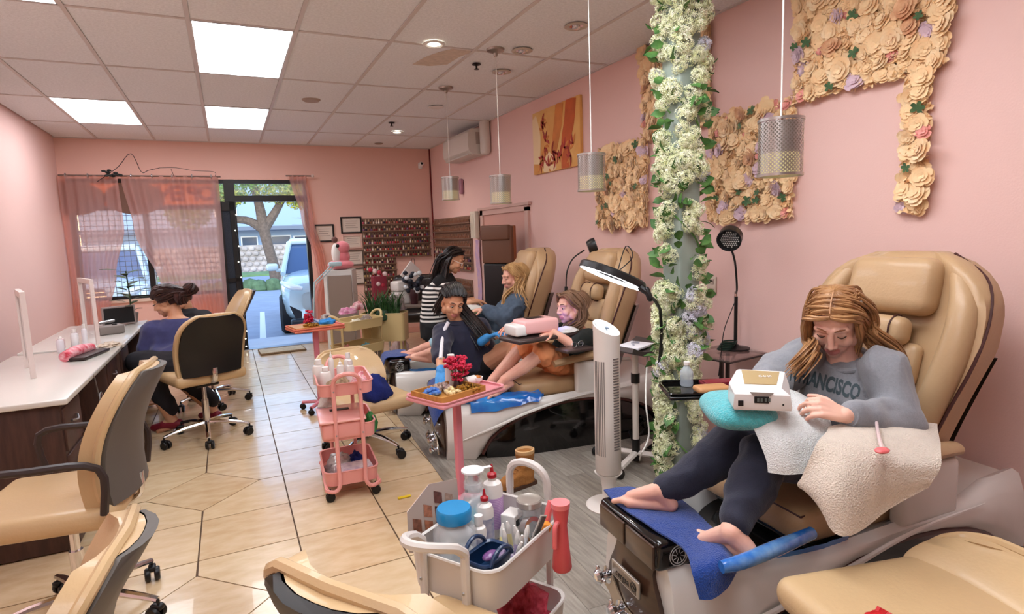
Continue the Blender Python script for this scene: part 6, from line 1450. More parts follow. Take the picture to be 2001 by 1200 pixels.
for k, (px, py, dd, cm) in enumerate(((978, 1048, 1.66, (236, 226, 160)), (992, 1062, 1.64, (226, 224, 220)), (1004, 1080, 1.60, (210, 202, 220)), (1014, 1055, 1.65, (236, 232, 226)), (1022, 1075, 1.60, (190, 176, 200)), (1000, 1040, 1.70, (222, 214, 170)), (1030, 1050, 1.67, (206, 204, 206)), (1040, 1068, 1.63, (230, 228, 222)))):
    pass
for k, (J, cm, lb) in enumerate((((0.619, 1.437, 0.577), (236, 222, 150), 'yellow'), ((0.631, 1.408, 0.573), (226, 224, 220), 'white'), ((0.632, 1.365, 0.584), (204, 190, 216), 'lilac'), ((0.667, 1.403, 0.581), (236, 232, 226), 'ivory'), ((0.662, 1.361, 0.583), (176, 160, 190), 'mauve'), ((0.670, 1.457, 0.574), (222, 210, 150), 'pale gold'), ((0.696, 1.411, 0.576), (200, 200, 204), 'grey'), ((0.694, 1.368, 0.583), (230, 232, 236), 'clear'))):
    item('pen_brush', 'slim %s brush or pen leaning in the middle of the white cart' % lb, 'brush', tuple(cc(J, .05)), [('barrel', lambda g: g.tube([(0, 0, 0), (0, 0, .085)], [.006, .0075], 8), mat('pen_%d' % k, cm, .35)), ('ferrule', lambda g: g.tube([(0, 0, .082), (0, 0, .10), (0, 0, .118)], [.0075, .008, .003], 8), mat('pen_tip', (216, 212, 206), .4))], tilt=(rnd.uniform(-.3, .3), rnd.uniform(-.3, .3)))
for k, (J, c1) in enumerate((((0.605, 1.376, 0.574), (214, 204, 214)), ((0.626, 1.334, 0.583), (90, 70, 120)), ((0.694, 1.445, 0.576), (220, 210, 200)), ((0.747, 1.466, 0.584), (60, 50, 70)), ((0.665, 1.505, 0.587), (70, 56, 84)))):
    bottle('tiny %s bottle among the brushes of the white cart' % ('lilac', 'dark violet', 'beige', 'black', 'plum')[k], tuple(cc(J, .02)), .013, .055, body=mat('tiny_%d' % k, c1, .3), capk='flat')
heap('wrapper', 'crinkled dotted plastic wrapper beneath the brushes', 'wrapper', wcp(.02, -.02, fl), (.075, .085, .035), mat('dotted_wrap', (216, 206, 214), .4, col2=(110, 90, 130), vs=120), 33)
# blue holder basket with oval handles
J = (0.552, 1.358, 0.582); t = thing('organizer_basket', 'dark blue plastic basket with oval cut handles at the front of the white cart', 'basket', tuple(cc(J, .065)+V((0, 0, .05))), math.radians(28))
dkb_ = mat('navy_plastic', (18, 48, 84), .35, coat=.3)
g = G(); tray_ring(g, .12, .085, 0, .045, .02); g.build('basket_body', dkb_, t)
for sy in (-1, 1):
    g = G(); pts = [(-.045, sy*.044, .045), (-.03, sy*.046, .068), (0, sy*.047, .080), (.03, sy*.046, .068), (.045, sy*.044, .045)]; g.tube(pts, .006, 8); g.build('handle', dkb_, t)
J2 = (0.575, 1.350, 0.608); item('nail_buffer', 'purple oval buffer lying in the blue basket', 'buffer', tuple(cc(J, .065)+V((.01, .01, .085))), [('buffer', lambda g: g.ell((0, 0, 0), (.028, .017, .010)), mat('purple_plastic', (116, 74, 128), .3, coat=.3))], rz=.5)
item('tube_lotion', 'small mauve stick in the blue basket', 'tube', tuple(cc(J, .065)+V((.02, -.01, .06))), [('stick', lambda g: g.tube([(0, 0, 0), (.03, .02, .03)], .007, 8), mat('mauve_stick', (150, 130, 160), .4))])
# card display with photos
t = thing('photo_card', 'laminated design card with rows of small photos standing at the left of the cart', 'card', wcp(0, 0, fl)); 
A, B, C_, D_ = V((0.404, 1.603, 0.555)), V((0.593, 1.868, 0.698)), V((0.636, 1.878, 0.676)), V((0.532, 1.562, 0.539))
A = V((0.390, 1.546, 0.579)); B = V((0.546, 1.616, 0.492)); up = V((-.02, .02, 1)).normalized(); W1 = (B-A)*1.2
g = G(); vs = [A, A+W1, A+W1+up*.250, A+W1*.45+up*.215, A+up*.12+W1*.02]; n_ = W1.cross(up).normalized()*.002; n_ = n_ if n_.dot(A-V((0, 0, 1.46))) > 0 else -n_
g.add(vs+[v+n_ for v in vs], [(0, 1, 2, 3, 4), (9, 8, 7, 6, 5)]+[(i, 5+i, 5+(i+1) % 5, (i+1) % 5) for i in range(5)]); cb = g.build('card', mat('laminate', (190, 172, 160), .3, coat=.4), t, world=True)
for r_ in range(4):
    for c_ in range(4):
        p = A+W1*(.10+.21*c_)+up*(.02+.047*r_)-n_*.6
        if .02+.047*r_ > .09+.16*(.1+.21*c_): continue
        G().add([p, p+W1*.15, p+W1*.15+up*.036, p+up*.036], [(0, 1, 2, 3)]).build('photo', mat('photo_%d' % ((r_*4+c_) % 4), ((150, 96, 74), (186, 120, 90), (120, 70, 60), (196, 160, 140))[(r_*4+c_) % 4], .4, var=.5, vs=60), cb, world=True)
# hot tool hung on the side
J = (0.748, 1.332, 0.586); item('spray_bottle', 'tall coral pink tapered spray bottle hooked on the right side of the white cart', 'bottle', (J[0]+.012, J[1]-.0, .535), [('bottle_body', lambda g: g.lathe([(.030, 0), (.034, .01), (.026, .09), (.021, .16), (.027, .205), (.030, .235), (.030, .238), (0, .240)], 24), mat('coral_red', (216, 84, 88), .35, coat=.4)), ('hook', lambda g: g.tube([(-.02, 0, .18), (-.045, 0, .17), (-.05, 0, .10)], .008, 8), mat('coral_plastic', (232, 110, 112), .35, coat=.3)), ('cap', lambda g: g.lathe([(.031, .225), (.032, .243), (0, .246)], 24), mat('coral_light', (240, 130, 132), .35, coat=.3))], rz=.6).scale = (.82, .82, .80)
heap('cloth', 'red tulle and ribbon bundle in the middle tray of the white cart', 'cloth', wcp(.05, .08, .29), (.07, .10, .12), mat('red_tulle', (150, 20, 44), .6, col2=(200, 70, 90), vs=60), 41, .6)
heap('cloth', 'pink striped packets in the middle tray of the white cart', 'packets', wcp(-.06, -.06, .29), (.07, .11, .10), mat('pink_stripes', (206, 110, 120), .6, wave=(40, (232, 200, 196), 'X', .5)), 43, .35)
g = G(); g.rbox(tuple(wcp(.07, -.10, .33)), (.09, .07, .08), .008); single('dark_box', g, mat('dark_grey_plastic', (58, 50, 50), .5), 'dark grey box at the right of the middle tray', 'box')
# ---- pink tray stands
wood = mat('honey_wood', (198, 140, 70), .5, col2=(176, 118, 54), vs=8, aniso=(1, 8, 1))
def tray_stand(label, loc, rz, w, l, h, base_r, m, mb, group=None):
    t = thing('tray_stand', label, 'tray stand', loc, rz, group)
    g = G(); g.rbox((0, 0, h), (w, l, .02), .009); tray_ring(g, w, l, h, h+.018, .03); g.build('tray_top', m, t)
    g = G(); g.rbox((0, 0, h/2), (.045, .028, h-.02), .008); g.build('pole', mb, t)
    for k in range(4):
        a = PI/4+k*PI/2; o = G().tube([(0, 0, .075), (math.cos(a)*base_r*.5, math.sin(a)*base_r*.5, .068), (math.cos(a)*base_r, math.sin(a)*base_r, .062)], .018, 8, 1, flat=.8).build('foot', mb, t); 
        caster(t, math.cos(a)*base_r, math.sin(a)*base_r, r=.024)
    return t
near_rz = math.radians(22)
ts = tray_stand('pink wheeled tray stand holding a wooden tray in front of the middle pedicure chair', (1.02, 2.86, 0), near_rz, .44, .30, .635, .17, mat('pink_tray', (226, 150, 156), .4, coat=.3), pinkst)
tz = .656; NT = T(1.02, 2.86, 0, rz=near_rz)
def ntp(x, y, z=tz): return NT @ V((x, y, z))
t = thing('wooden_tray', 'shallow honey coloured wooden tray on the near pink stand', 'tray', tuple(ntp(-.06, -.01, .647)), near_rz)
g = G(); g.box(-.15, .15, -.12, .12, 0, .006); g.build('tray_base', wood, t)
for q in ((-.15, .15, -.12, -.112), (-.15, .15, .112, .12), (-.15, -.142, -.112, .112), (.142, .15, -.112, .112)): G().box(*q, .006, .035).build('tray_side', wood, t)
def beads(name, label, loc, rad, n, r, m, seed, hz=.03):
    rr = random.Random(seed); g = G()
    for _ in range(n): a, q = rr.random()*6.3, rr.random()**.5; g.ell((rad*q*math.cos(a), rad*q*math.sin(a), r+rr.random()*hz*(1-q*.7)), r*rr.uniform(.7, 1.2), nu=7, nv=5)
    o = g.build(name, m, None); o.location = loc; return tag(o, label, 'beads', None, 'stuff')
blueb = mat('blue_gems', (30, 92, 190), .2, col2=(110, 160, 220), vs=60, coat=.6); goldb = mat('gold_beads', (196, 158, 70), .25, .8, col2=(120, 78, 34), vs=70); creamb = mat('cream_beads', (232, 212, 160), .3, coat=.4); grb = mat('mixed_grey_beads', (190, 178, 168), .4, col2=(150, 110, 100), vs=60)
beads('blue_beads', 'heap of glittering blue beads at the left of the wooden tray', ntp(-.14, .03, .655), .045, 60, .010, blueb, 1); beads('gold_beads', 'heap of gold and brown beads at the right of the wooden tray', ntp(.02, -.07, .655), .065, 120, .009, goldb, 2, .035); beads('cream_beads', 'small heap of cream beads in the middle of the wooden tray', ntp(-.06, -.04, .655), .04, 40, .009, creamb, 3); beads('grey_beads', 'grey and white trinkets along the back of the wooden tray', ntp(-.05, .06, .655), .055, 60, .010, grb, 4)
t = thing('flower_bunch', 'bunch of crimson artificial flowers on the near wooden tray', 'flowers', tuple(ntp(.045, .03, .655)))
crim = mat('crimson_petal', (176, 18, 50), .6, col2=(214, 40, 80), vs=40)
CF = G()
for k in range(9): a = k*.7; CF.ell((.011*math.cos(a), .011*math.sin(a), .004*(k % 3)), (.010, .007, .006), nu=6, nv=4)
CFm = CF.mesh('crimson_flower', crim)
for k in range(44):
    a, q, z = rnd.random()*6.3, rnd.random()**.5*.06, .04+rnd.random()*.12; o = bpy.data.objects.new('flower_head', CFm); COL.objects.link(o); o.parent = t; o.matrix_basis = T(q*math.cos(a)*(1 if z > .07 else .6), q*math.sin(a)*(1 if z > .07 else .6), z, rz=a, rx=rnd.uniform(-.6, .6))
g = G()
for k in range(8): a = k*.8; g.tube([(0, 0, 0), (.02*math.cos(a), .02*math.sin(a), .05), (.045*math.cos(a), .045*math.sin(a), .13)], .002, 4)
g.build('stems', leafg, t); g = G(); g.lathe([(.02, 0), (.028, .01), (.022, .045), (.018, .05)], 14); g.build('vase', mat('dark_vase', (60, 30, 34), .3), t)
J = ntp(.075, .115); bottle('white plastic bottle with round stopper behind the crimson flowers', (J.x, J.y, tz), .036, .165, body=mat('solid_white', (226, 224, 228), .4), capk='flat')
item('paper_sleeve', 'white rolled paper sleeve lying on the near pink tray', 'paper', tuple(ntp(.13, .03)), [('roll', lambda g: g.tube([(-.035, 0, .022), (.035, 0, .022)], .022, 16, 1), wht_cap)], rz=near_rz)
item('bead_bowl', 'small white bowl of orange beads at the right end of the near pink tray', 'bowl', tuple(ntp(.18, .03)), [('bowl', lambda g: g.lathe([(.018, 0), (.032, .012), (.036, .03), (.033, .03), (.028, .014), (0, .008)], 22), wht_cap), ('beads', lambda g: [g.ell((rnd.uniform(-.022, .022), rnd.uniform(-.022, .022), .027+rnd.random()*.006), .006, nu=6, nv=4) for _ in range(30)], mat('orange_beads', (206, 132, 70), .4))])
ts2 = tray_stand('coral topped wheeled tray stand farther back near the doorway', tuple((0.620, 5.240, -0.000)), math.radians(10), .42, .32, .72, .17, mat('coral_tray', (222, 120, 96), .45), pinkst)
FT = T(*(0.620, 5.240, -0.000), rz=math.radians(10))
t = thing('wooden_tray', 'orange brown inner tray on the far coral stand', 'tray', tuple(FT @ V((-.02, 0, .735))), math.radians(10)); G().box(-.17, .15, -.12, .12, 0, .012).build('tray_base', wood, t)
t = thing('flower_bunch', 'small crimson artificial flower bunch on the far coral stand', 'flowers', tuple(FT @ V((-.05, .02, .747))))
for k in range(26): a, q, z = rnd.random()*6.3, rnd.random()**.5*.035, .02+rnd.random()*.11; o = bpy.data.objects.new('flower_head', CFm); COL.objects.link(o); o.parent = t; o.matrix_basis = T(q*math.cos(a), q*math.sin(a), z, rz=a, rx=rnd.uniform(-.6, .6))
g = G(); g.lathe([(.02, 0), (.028, .01), (.022, .045), (.018, .05)], 14); g.build('vase', mat('dark_vase', (60, 30, 34), .3), t)
beads('gold_beads', 'gold and orange trinkets around the far crimson flowers', FT @ V((-.05, -.07, .747)), .06, 60, .009, goldb, 12, .02); heap('cloth', 'bright blue cloth folded on the far coral stand', 'cloth', FT @ V((.10, -.02, .747)), (.07, .05, .045), mat('bright_blue', (40, 130, 200), .6), 51); heap('cloth', 'blue and white wrappers beside the blue cloth', 'wrapper', FT @ V((.02, .05, .747)), (.06, .05, .04), mat('blue_white', (190, 200, 216), .5, col2=(40, 90, 150), vs=50), 52, .6)
# ---- butter yellow cart with stock behind it
yc = cart('butter yellow three tier cart packed with stock in the background', (1.06, 5.72, 0), math.radians(-62), .32, .44, ((.62, .70), (.38, .46), (.12, .2)), butter, .76)
YC = T(1.06, 5.72, 0, rz=math.radians(-62))
for k, (x, y, z, sx, c, lab) in enumerate(((-.08, -.12, .63, .05, (226, 206, 120), 'yellow artificial roses on the yellow cart'), (.05, -.05, .63, .06, (232, 224, 200), 'cream artificial flowers on the yellow cart'), (-.02, .12, .63, .06, (150, 134, 124), 'wicker basket of trinkets on the yellow cart'), (.05, .05, .39, .05, (120, 180, 190), 'light blue bowl in the second tray of the yellow cart'), (-.05, -.1, .39, .05, (200, 120, 110), 'pink ribbon tangle hanging in the yellow cart'))):
    heap('stock_heap', lab, 'supplies', tuple(YC @ V((x, y, z))), (sx, sx, sx*1.2), mat('stock_%d' % k, c, .7, var=.3, vs=50), 60+k, .5)
t = thing('planter_box', 'butter yellow metal planter with grassy green plants beside the yellow cart', 'planter', (1.40, 6.0, 0), math.radians(-30))
g = G(); tray_ring(g, .46, .22, .42, .70, .04); g.build('box_body', butter, t); g = G()
for x in (-.18, .18):
    for y in (-.07, .07): g.box(x-.01, x+.01, y-.01, y+.01, 0, .43)
g.build('legs', butter, t)
g = G(); r5 = random.Random(9)
for _ in range(150):
    x, y = r5.uniform(-.16, .16), r5.uniform(-.07, .07); a = r5.random()*6.3; L = r5.uniform(.12, .30); w_ = V((-math.sin(a), math.cos(a), 0))*.007; p = V((x, y, .66)); q = p+V((math.cos(a)*L*.2, math.sin(a)*L*.2, L*.7)); e = p+V((math.cos(a)*L*.5, math.sin(a)*L*.5, L)); g.add([p-w_, p+w_, q+w_, q-w_, e], [(0, 1, 2, 3), (3, 2, 4)])
g.build('grass_leaves', mat('grass_green', (52, 92, 44), .7, var=.3, vs=20), t)['kind'] = 'stuff'
# stock shelf: silver panel cabinet with plush, red flower box, white tub, dark bouquet
t = thing('display_cabinet', 'tall white and silver cabinet carrying the pink plush toy', 'cabinet', (1.17, 7.05, 0), math.radians(-20))
G().rbox((0, 0, .56), (.30, .30, 1.12), .01, n=1).build('cabinet_body', mat('cabinet_white', (206, 202, 196), .4), t); G().box(-.12, .14, -.18, -.165, .1, 1.06).build('cabinet_door', mat('cabinet_grey', (150, 136, 126), .4, .3), t); G().box(-.165, -.13, -.185, -.165, .05, 1.1).build('side_post', white_m, t)
pk = mat('plush_pink', (228, 132, 140), .95, sheen=.5, bump=.3, bs=90); pw = mat('plush_white', (232, 226, 220), .95, sheen=.5)
PB = V((1.17, 7.03, 1.125)); t = thing('plush_toy', 'pink plush toy with white front and dark eyes sitting on the cabinet', 'toy', tuple(PB), math.radians(-10))
G().ell((0, 0, .05), (.15, .12, .06)).build('plush_base', pk, t); G().ell((.02, .02, .14), (.09, .08, .09)).build('plush_body', pk, t); G().ell((.03, 0, .25), (.085, .08, .075)).build('plush_head', pk, t); G().ell((-.045, -.03, .18), (.05, .05, .12)).build('plush_belly', pw, t)
for q in (-1, 1): G().ell((-.02, -.07+.03*q, .27), (.02, .015, .022)).build('plush_eye', black_m, t)
G().ell((-.05, 0, .34), (.035, .03, .035)).build('plush_ear', mat('plush_brown', (110, 76, 70), .9), t)
t = thing('soft_toy', 'small black and white soft toy left of the pink plush', 'toy', tuple((1.119, 7.690, 1.192))); G().ell((0, 0, .05), (.05, .05, .06)).build('toy_body', pw, t); G().ell((0, 0, .13), (.042, .04, .04)).build('toy_head', mat('toy_grey', (110, 96, 96), .9), t)
t['label'] = 'small grey and white soft toy left of the pink plush'
for ch in list(t.children): pass
bpy.data.objects.remove(t.children[0]); bpy.data.objects.remove(t.children[0]); bpy.data.objects.remove(t)
# magnifier arm lamp
t = thing('magnifier_lamp', 'pale blue jointed arm lamp clamped beside the cabinet', 'lamp', tuple((0.792, 6.858, 0.498)))
pb = mat('pale_blue_metal', (186, 214, 222), .35, coat=.2)
for k in (0, .02):
    g = G(); g.tube([V((0.845, 6.901, 0.999))+V((k, 0, -k)), V((1.048, 6.831, 1.196))+V((k, 0, -k))], .007, 6, 1); g.build('arm', pb, t, world=True)
g = G(); g.tube([(0.845, 6.901, 0.999), (0.792, 6.858, 0.498)], .009, 6, 1); g.build('post', pb, t, world=True); g = G(); g.rbox((1.074, 6.819, 1.195), (.14, .05, .05), .015); g.build('joint', pb, t, world=True)
# white storage: red dotted gift box, white tub with open lid, green bowl, black bouquet, backpacks
sh = thing('stock_table', 'low grey brown table piled with salon stock behind the yellow cart', 'table', (1.72, 6.55, 0), math.radians(-20)); G().rbox((0, 0, .70), (.66, .46, .03), .008).build('table_top', mat('table_grey', (120, 106, 96), .5), sh)
for x in (-.29, .29):
    for y in (-.19, .19): G().box(x-.02, x+.02, y-.02, y+.02, 0, .69).build('leg', mat('table_grey', (120, 106, 96), .5), sh)
ST = T(1.72, 6.55, .716, rz=math.radians(-20))
t = thing('flower_box', 'dark red box of white and pink roses in the background pile', 'flower box', tuple(ST @ V((-.24, .1, 0)))); G().rbox((0, 0, .16), (.15, .14, .32), .01).build('box_body', mat('box_red', (128, 30, 48), .6), t)
for k in range(14): a = k*.9; G().ell((.05*math.cos(a)*(k % 3), -.03*math.sin(a)-.03, .2+.018*k % .2+.0), .028, nu=8, nv=6).build('rose', mat('rose_%d' % (k % 2), ((226, 200, 198), (170, 40, 60))[k % 2], .7), t)
t = thing('storage_tub', 'white plastic tub with its lid standing open in the background pile', 'tub', tuple(ST @ V((.02, .05, 0))), .3); G().rbox((0, 0, .20), (.22, .17, .12), .03).build('tub_body', milky, t); G().rbox((0, 0, .07), (.2, .15, .14), .01).build('tub_base', milky, t); o = G().rbox((0, 0, .11), (.20, .018, .22), .008, T(.10, .06, .25, ry=.75)).build('lid', milky, t)
heap('bowl_heap', 'green white bowl of wrapped soaps in the background pile', 'bowl', tuple(ST @ V((-.10, -.12, 0))), (.12, .08, .10), mat('sage_wrap', (190, 196, 176), .6, col2=(230, 230, 220), vs=30), 71, .4)
t = thing('bouquet', 'bouquet of dark navy and white flowers in the background pile', 'flowers', tuple(ST @ V((.16, -.06, 0)))); g = G(); g.lathe([(.04, 0), (.05, .1), (.04, .16)], 14); g.build('vase', mat('dark_vase', (60, 30, 34), .3), t)
for k in range(36): a, q, z = rnd.random()*6.3, rnd.random()**.5*.11, .14+rnd.random()*.22; G().ell((q*math.cos(a), q*math.sin(a), z), (.03, .03, .025), nu=7, nv=5).build('flower_head', mat('bouquet_%d' % (k % 4 == 0), ((34, 38, 50), (220, 224, 226))[k % 4 == 0], .7), t)
for k, (P, sz, c, c2, lab) in enumerate((((1.622, 6.295, 0.000), (.16, .12, .22), (128, 116, 108), (90, 78, 76), 'grey patterned backpack standing on the floor by the armchair'), ((1.576, 5.923, 0.475), (.11, .10, .14), (214, 170, 170), (236, 220, 216), 'pink and white plush bear on top of the backpack'), ((1.529, 6.093, 0.741), (.13, .10, .14), (168, 158, 152), (120, 108, 110), 'grey checked bag hanging over the background pile'), ((0.848, 6.043, 0.452), (.07, .07, .10), (216, 202, 190), (90, 76, 80), 'small white bear figure left of the yellow cart'), ((1.052, 6.095, 0.729), (.09, .06, .06), (200, 110, 150), (220, 170, 190), 'magenta artificial orchids above the yellow cart'), ((1.193, 5.890, 0.531), (.07, .06, .07), (130, 112, 104), (170, 150, 140), 'brown wicker pot above the yellow cart'), ((1.082, 5.958, 0.647), (.12, .06, .05), (126, 100, 88), (160, 140, 120), 'dark wicker trough above the yellow cart'), ((1.367, 5.937, 0.664), (.08, .07, .12), (60, 66, 62), (40, 80, 44), 'dark green plant stems beside the planter'), ((1.227, 6.379, 0.960), (.10, .08, .07), (172, 60, 74), (220, 190, 190), 'red and white blossom heap under the white tub'))):
    base = V(P)
    if k == 1: base = V((1.622, 6.295, 0.000))+V((0, 0, .21))
    if k > 1: base = V((P[0], P[1], .716 if k in (2, 4, 8) else .64))
    heap('stock_heap', lab, 'supplies', tuple(base), sz, mat('pile_%d' % k, c, .85, col2=c2, vs=26), 80+k, .45)
# ---- black leather armchair
leath = mat('black_leather', (30, 24, 22), .28, coat=.4, bump=.1, bs=60)
t = thing('leather_armchair', 'black leather waiting armchair with metal frame against the far wall', 'armchair', (2.22, 7.7, 0), math.radians(-112))
G().rbox((.02, 0, .42), (.56, .60, .14), .05, n=4).build('seat', leath, t); G().rbox((-.30, 0, .70), (.16, .62, .50), .07, T(0, 0, 0), n=4).build('backrest', leath, t)
for q in (-1, 1): G().rbox((-.02, q*.35, .56), (.56, .09, .12), .045, n=4).build('armrest', leath, t); g = G(); g.tube([(.24, q*.33, 0), (.26, q*.34, .5), (-.26, q*.34, .5), (-.24, q*.33, 0)], .014, 8, 2); g.build('leg_frame', steel, t)
# ---- tower heater
hp = (1.723, 2.497, 0.000); heat_w = mat('heater_white', (224, 216, 208), .4, coat=.2)
t = thing('tower_heater', 'tall white oscillating tower heater on a round white base', 'heater', hp, math.radians(-130))
G().lathe([(.12, 0), (.122, .008), (.115, .014), (.03, .022)], 36).build('base', heat_w, t)
G().lathe([(.034, .015), (.034, .10), (.045, .16), (.074, .19)], 24).build('neck', heat_w, t)
g = G(); n_ = 28
def hr(z, k=1.0): return [(.080*k*math.cos(2*PI*i/n_), .068*k*math.sin(2*PI*i/n_), z+(.0 if z < .9 else (.035*math.cos(2*PI*i/n_+2.0)))) for i in range(n_)]
g.loft([hr(.185, .8), hr(.20), hr(.5), hr(.78), hr(.9301)]); hb = g.build('heater_body', heat_w, t, 50)
g = G(); g.loft([hr(.925, 1.02), hr(.965, 1.02), hr(.968, .92), hr(.962, .86)]); g.build('top_cap', heat_w, t, 50)
g = G(); g.loft([hr(.9655, .84), hr(.967, .82)]); g.build('control_panel', mat('panel_blue_white', (206, 222, 232), .3), t, 50); g = G(); g.rbox((0, 0, .968), (.09, .014, .004), .002, T(0, 0, .0, rz=.3)); g.build('display', mat('display_grey', (100, 120, 140), .3), t)
gm_ = mat('grille_shadow', (112, 104, 100), .6)
g = G()
for k in range(6): a = math.radians(-38+k*9-14); g.box(-.0016, .0016, -.001, .003, .30, .80, T(.0805*math.cos(a), .0685*math.sin(a), 0, rz=a))
g.build('front_slots', gm_, hb)['kind'] = 'stuff'
g = G()
for k in range(34): z = .33+k*.0145; a = math.radians(48); g.box(-.001, .003, -.018, .018, z, z+.006, T(.0795*math.cos(a), .0675*math.sin(a), 0, rz=a))
g.build('side_vents', gm_, hb)['kind'] = 'stuff'
# ---- white manicure stand with tray
mp = V((2.206, 2.892, 0.000)); t = thing('trolley_stand', 'white wheeled pole stand with a dark curved tray behind the heater', 'tray stand', tuple(mp), .2)
G().lathe([(.020, .06), (.020, .72)], 16).build('pole', heat_w, t); G().lathe([(.027, .52), (.027, .58)], 16).build('clamp', black_m, t); G().lathe([(.025, .02), (.025, .16)], 16).build('socket', black_m, t)
for k, a in enumerate((math.radians(200), math.radians(-60), math.radians(20), math.radians(110))):
    G().tube([(0, 0, .07), (.26*math.cos(a), .26*math.sin(a), .06)], .022, 8, 1, flat=.8).build('foot', heat_w, t); caster(t, .27*math.cos(a), .27*math.sin(a), r=.03)
g = G(); g.sheet(lambda u, v: (-.16+.32*u, -.13+.26*v, .735+.10*(u-.5)**2*1.6), 13, 5, .028); g.build('tray_top', mat('tray_dark', (72, 62, 60), .5), t)
item('paper_stack', 'white papers and clips lying on the dark curved tray', 'papers', (mp.x, mp.y, .746), [('sheets', lambda g: g.rbox((0, 0, .008), (.20, .16, .014), .004), mat('paper_white', (232, 230, 236), .6)), ('clip', lambda g: g.tube([(-.05, -.02, .02), (0, .02, .026), (.05, 0, .02)], .006, 6), mat('clip_grey', (170, 170, 180), .4))], rz=.4)
g = G(); g.tube([tuple(mp+V((.08, -.02, .71))), (2.040, 2.582, 0.516), (2.039, 2.555, 0.316), (1.988, 2.564, 0.204), (2.236, 2.894, 0.010)], .005, 6); single('power_cord', g, cordm, 'thin white cord hanging from the curved tray', 'cord')
g = G(); 
for k in range(5): g.tube([(2.404, 3.194, 0.020), V((2.508, 3.215, 0.050))+V((0, .05*k, .02*k)), V((2.544, 3.148, 0.100))+V((.0, .03*k, .05)), V((2.618, 3.185, 0.020))], .006, 6)
single('cable_tangle', g, black_m, 'tangle of black cables on the floor behind the white stand', 'cable')
# ---- ring lamp
rc = V((1.837, 2.606, 1.209)); t = thing('ring_lamp', 'black circular ring lamp with a glowing white underside on a jointed arm', 'lamp', tuple(rc))
ax = V((1.915, 2.416, 1.153))-V((1.747, 2.802, 1.267)); ax.normalize(); nrm = V((-.12, -.28, 1)); nrm = (nrm-ax*nrm.dot(ax)).normalized(); by = nrm.cross(ax)
# tilt so that the lit underside is seen
tv = (V((0, 0, 1.46))-rc).normalized(); nn = (nrm*.985).normalized(); 
nn = nrm-tv*(nrm.dot(tv)+.22); nn = (nn-ax*nn.dot(ax)).normalized(); by = nn.cross(ax)
RM = Matrix((ax, by, nn)).transposed().to_4x4(); RM.translation = rc
RR = .185
G().lathe([(RR*.66, .010), (RR*.66, .030), (RR*.72, .036), (RR*.95, .036), (RR, .028), (RR, -.002), (RR*.96, -.004), (RR*.96, .008)], 48, RM, close=True).build('housing', mat('lamp_black', (34, 34, 36), .35), t, world=True)
G().lathe([(RR*.66, .010), (RR*.66, -.002), (RR*.96, -.004), (RR*.96, .010)], 48, RM, close=True).build('light_ring', mat('ring_glow', (250, 252, 255), .4, emit=9), t, world=True)
g = G(); g.chain([rc+ax*RR, rc+ax*(RR+.03)+V((0, 0, -.01))], [.02, .018], 10); g.chain([rc+ax*(RR+.03), rc+ax*(RR+.05)+V((0, 0, -.04))], [.016, .016], 10); g.build('joint', black_m, t, world=True)
g = G(); g.tube([rc+ax*(RR+.05)+V((0, 0, -.03)), V((2.090, 2.516, 1.025)), V((2.142, 2.572, 0.797)), V((2.139, 2.585, 0.722))], .009, 8, 2); g.build('arm', black_m, t, world=True); g = G(); g.tube([rc+ax*.02+nn*.04, rc+nn*.16+V((.02, 0, .02)), rc+ax*.07+nn*.14, rc+ax*.02+nn*.04], .003, 5); g.build('cable', black_m, t, world=True)
g = G(); g.tube([V((2.142, 2.572, 0.797)), V((2.135, 2.581, 0.679)), V((2.471, 2.990, 0.000))], .011, 8, 1); g.build('stand_pole', black_m, t, world=True)
# ---- small gooseneck lamps
t = thing('clip_lamp', 'small black gooseneck lamp peeking over the middle pedicure chair', 'lamp', tuple((2.306, 3.867, 1.047)))
g = G(); g.tube([(2.306, 3.867, 1.047), (2.323, 3.875, 1.163), (2.373, 3.864, 1.259), (2.456, 3.833, 1.318)], .006, 6); g.build('gooseneck', black_m, t, world=True); g = G(); c = V((2.508, 3.812, 1.347)); g.lathe([(0, -.03), (.045, -.03), (.056, .0), (.056, .035), (.0, .038)], 20, T(*c, rz=-.5, ry=1.25)); g.build('lamp_head', mat('lamp_black', (34, 34, 36), .35), t, world=True)
g = G(); g.tube([(2.306, 3.867, 1.047), (2.272, 3.841, 0.737)], .012, 8, 1); g.build('post', black_m, t, world=True)
lb = V((2.80, 2.66, .70)); t = thing('gooseneck_lamp', 'tall black gooseneck lamp with a drum head on the glass side table', 'lamp', tuple(lb))
G().lathe([(.085, 0), (.085, .010), (.03, .018), (.016, .03)], 28).build('base', black_m, t)
g = G(); g.tube([(0, 0, .02), (0, 0, .33)], .011, 10, 1); g.build('pole', black_m, t); g = G(); g.lathe([(.009, .33), (.009, .36)], 10); g.build('collar', chrome, t)
hd = V((2.656, 2.576, 1.390)); g = G(); g.tube([tuple(lb+V((0, 0, .35))), (2.685, 2.545, 1.107), (2.671, 2.550, 1.258), tuple(hd+V((0, 0, -.04)))], .006, 8); g.build('gooseneck', black_m, t, world=True)
nrm = (V((-.75, -.5, -.38))).normalized(); HM = nrm.to_track_quat('Z', 'Y').to_matrix().to_4x4(); HM.translation = hd
G().lathe([(.0, -.045), (.062, -.045), (.068, -.035), (.070, .03), (.064, .032), (.060, .02), (0, .018)], 30, HM).build('lamp_head', mat('lamp_black', (34, 34, 36), .35), t, world=True)
g = G()
for i in range(-4, 5):
    for j in range(-4, 5):
        if i*i+j*j < 19: g.ell((i*.0115+(j % 2)*.005, j*.0115, .0205), (.0045, .0045, .002), HM, nu=6, nv=4)
g.build('led_dots', mat('led_grey', (214, 210, 206), .4), t, world=True)['kind'] = 'stuff'
g = G()
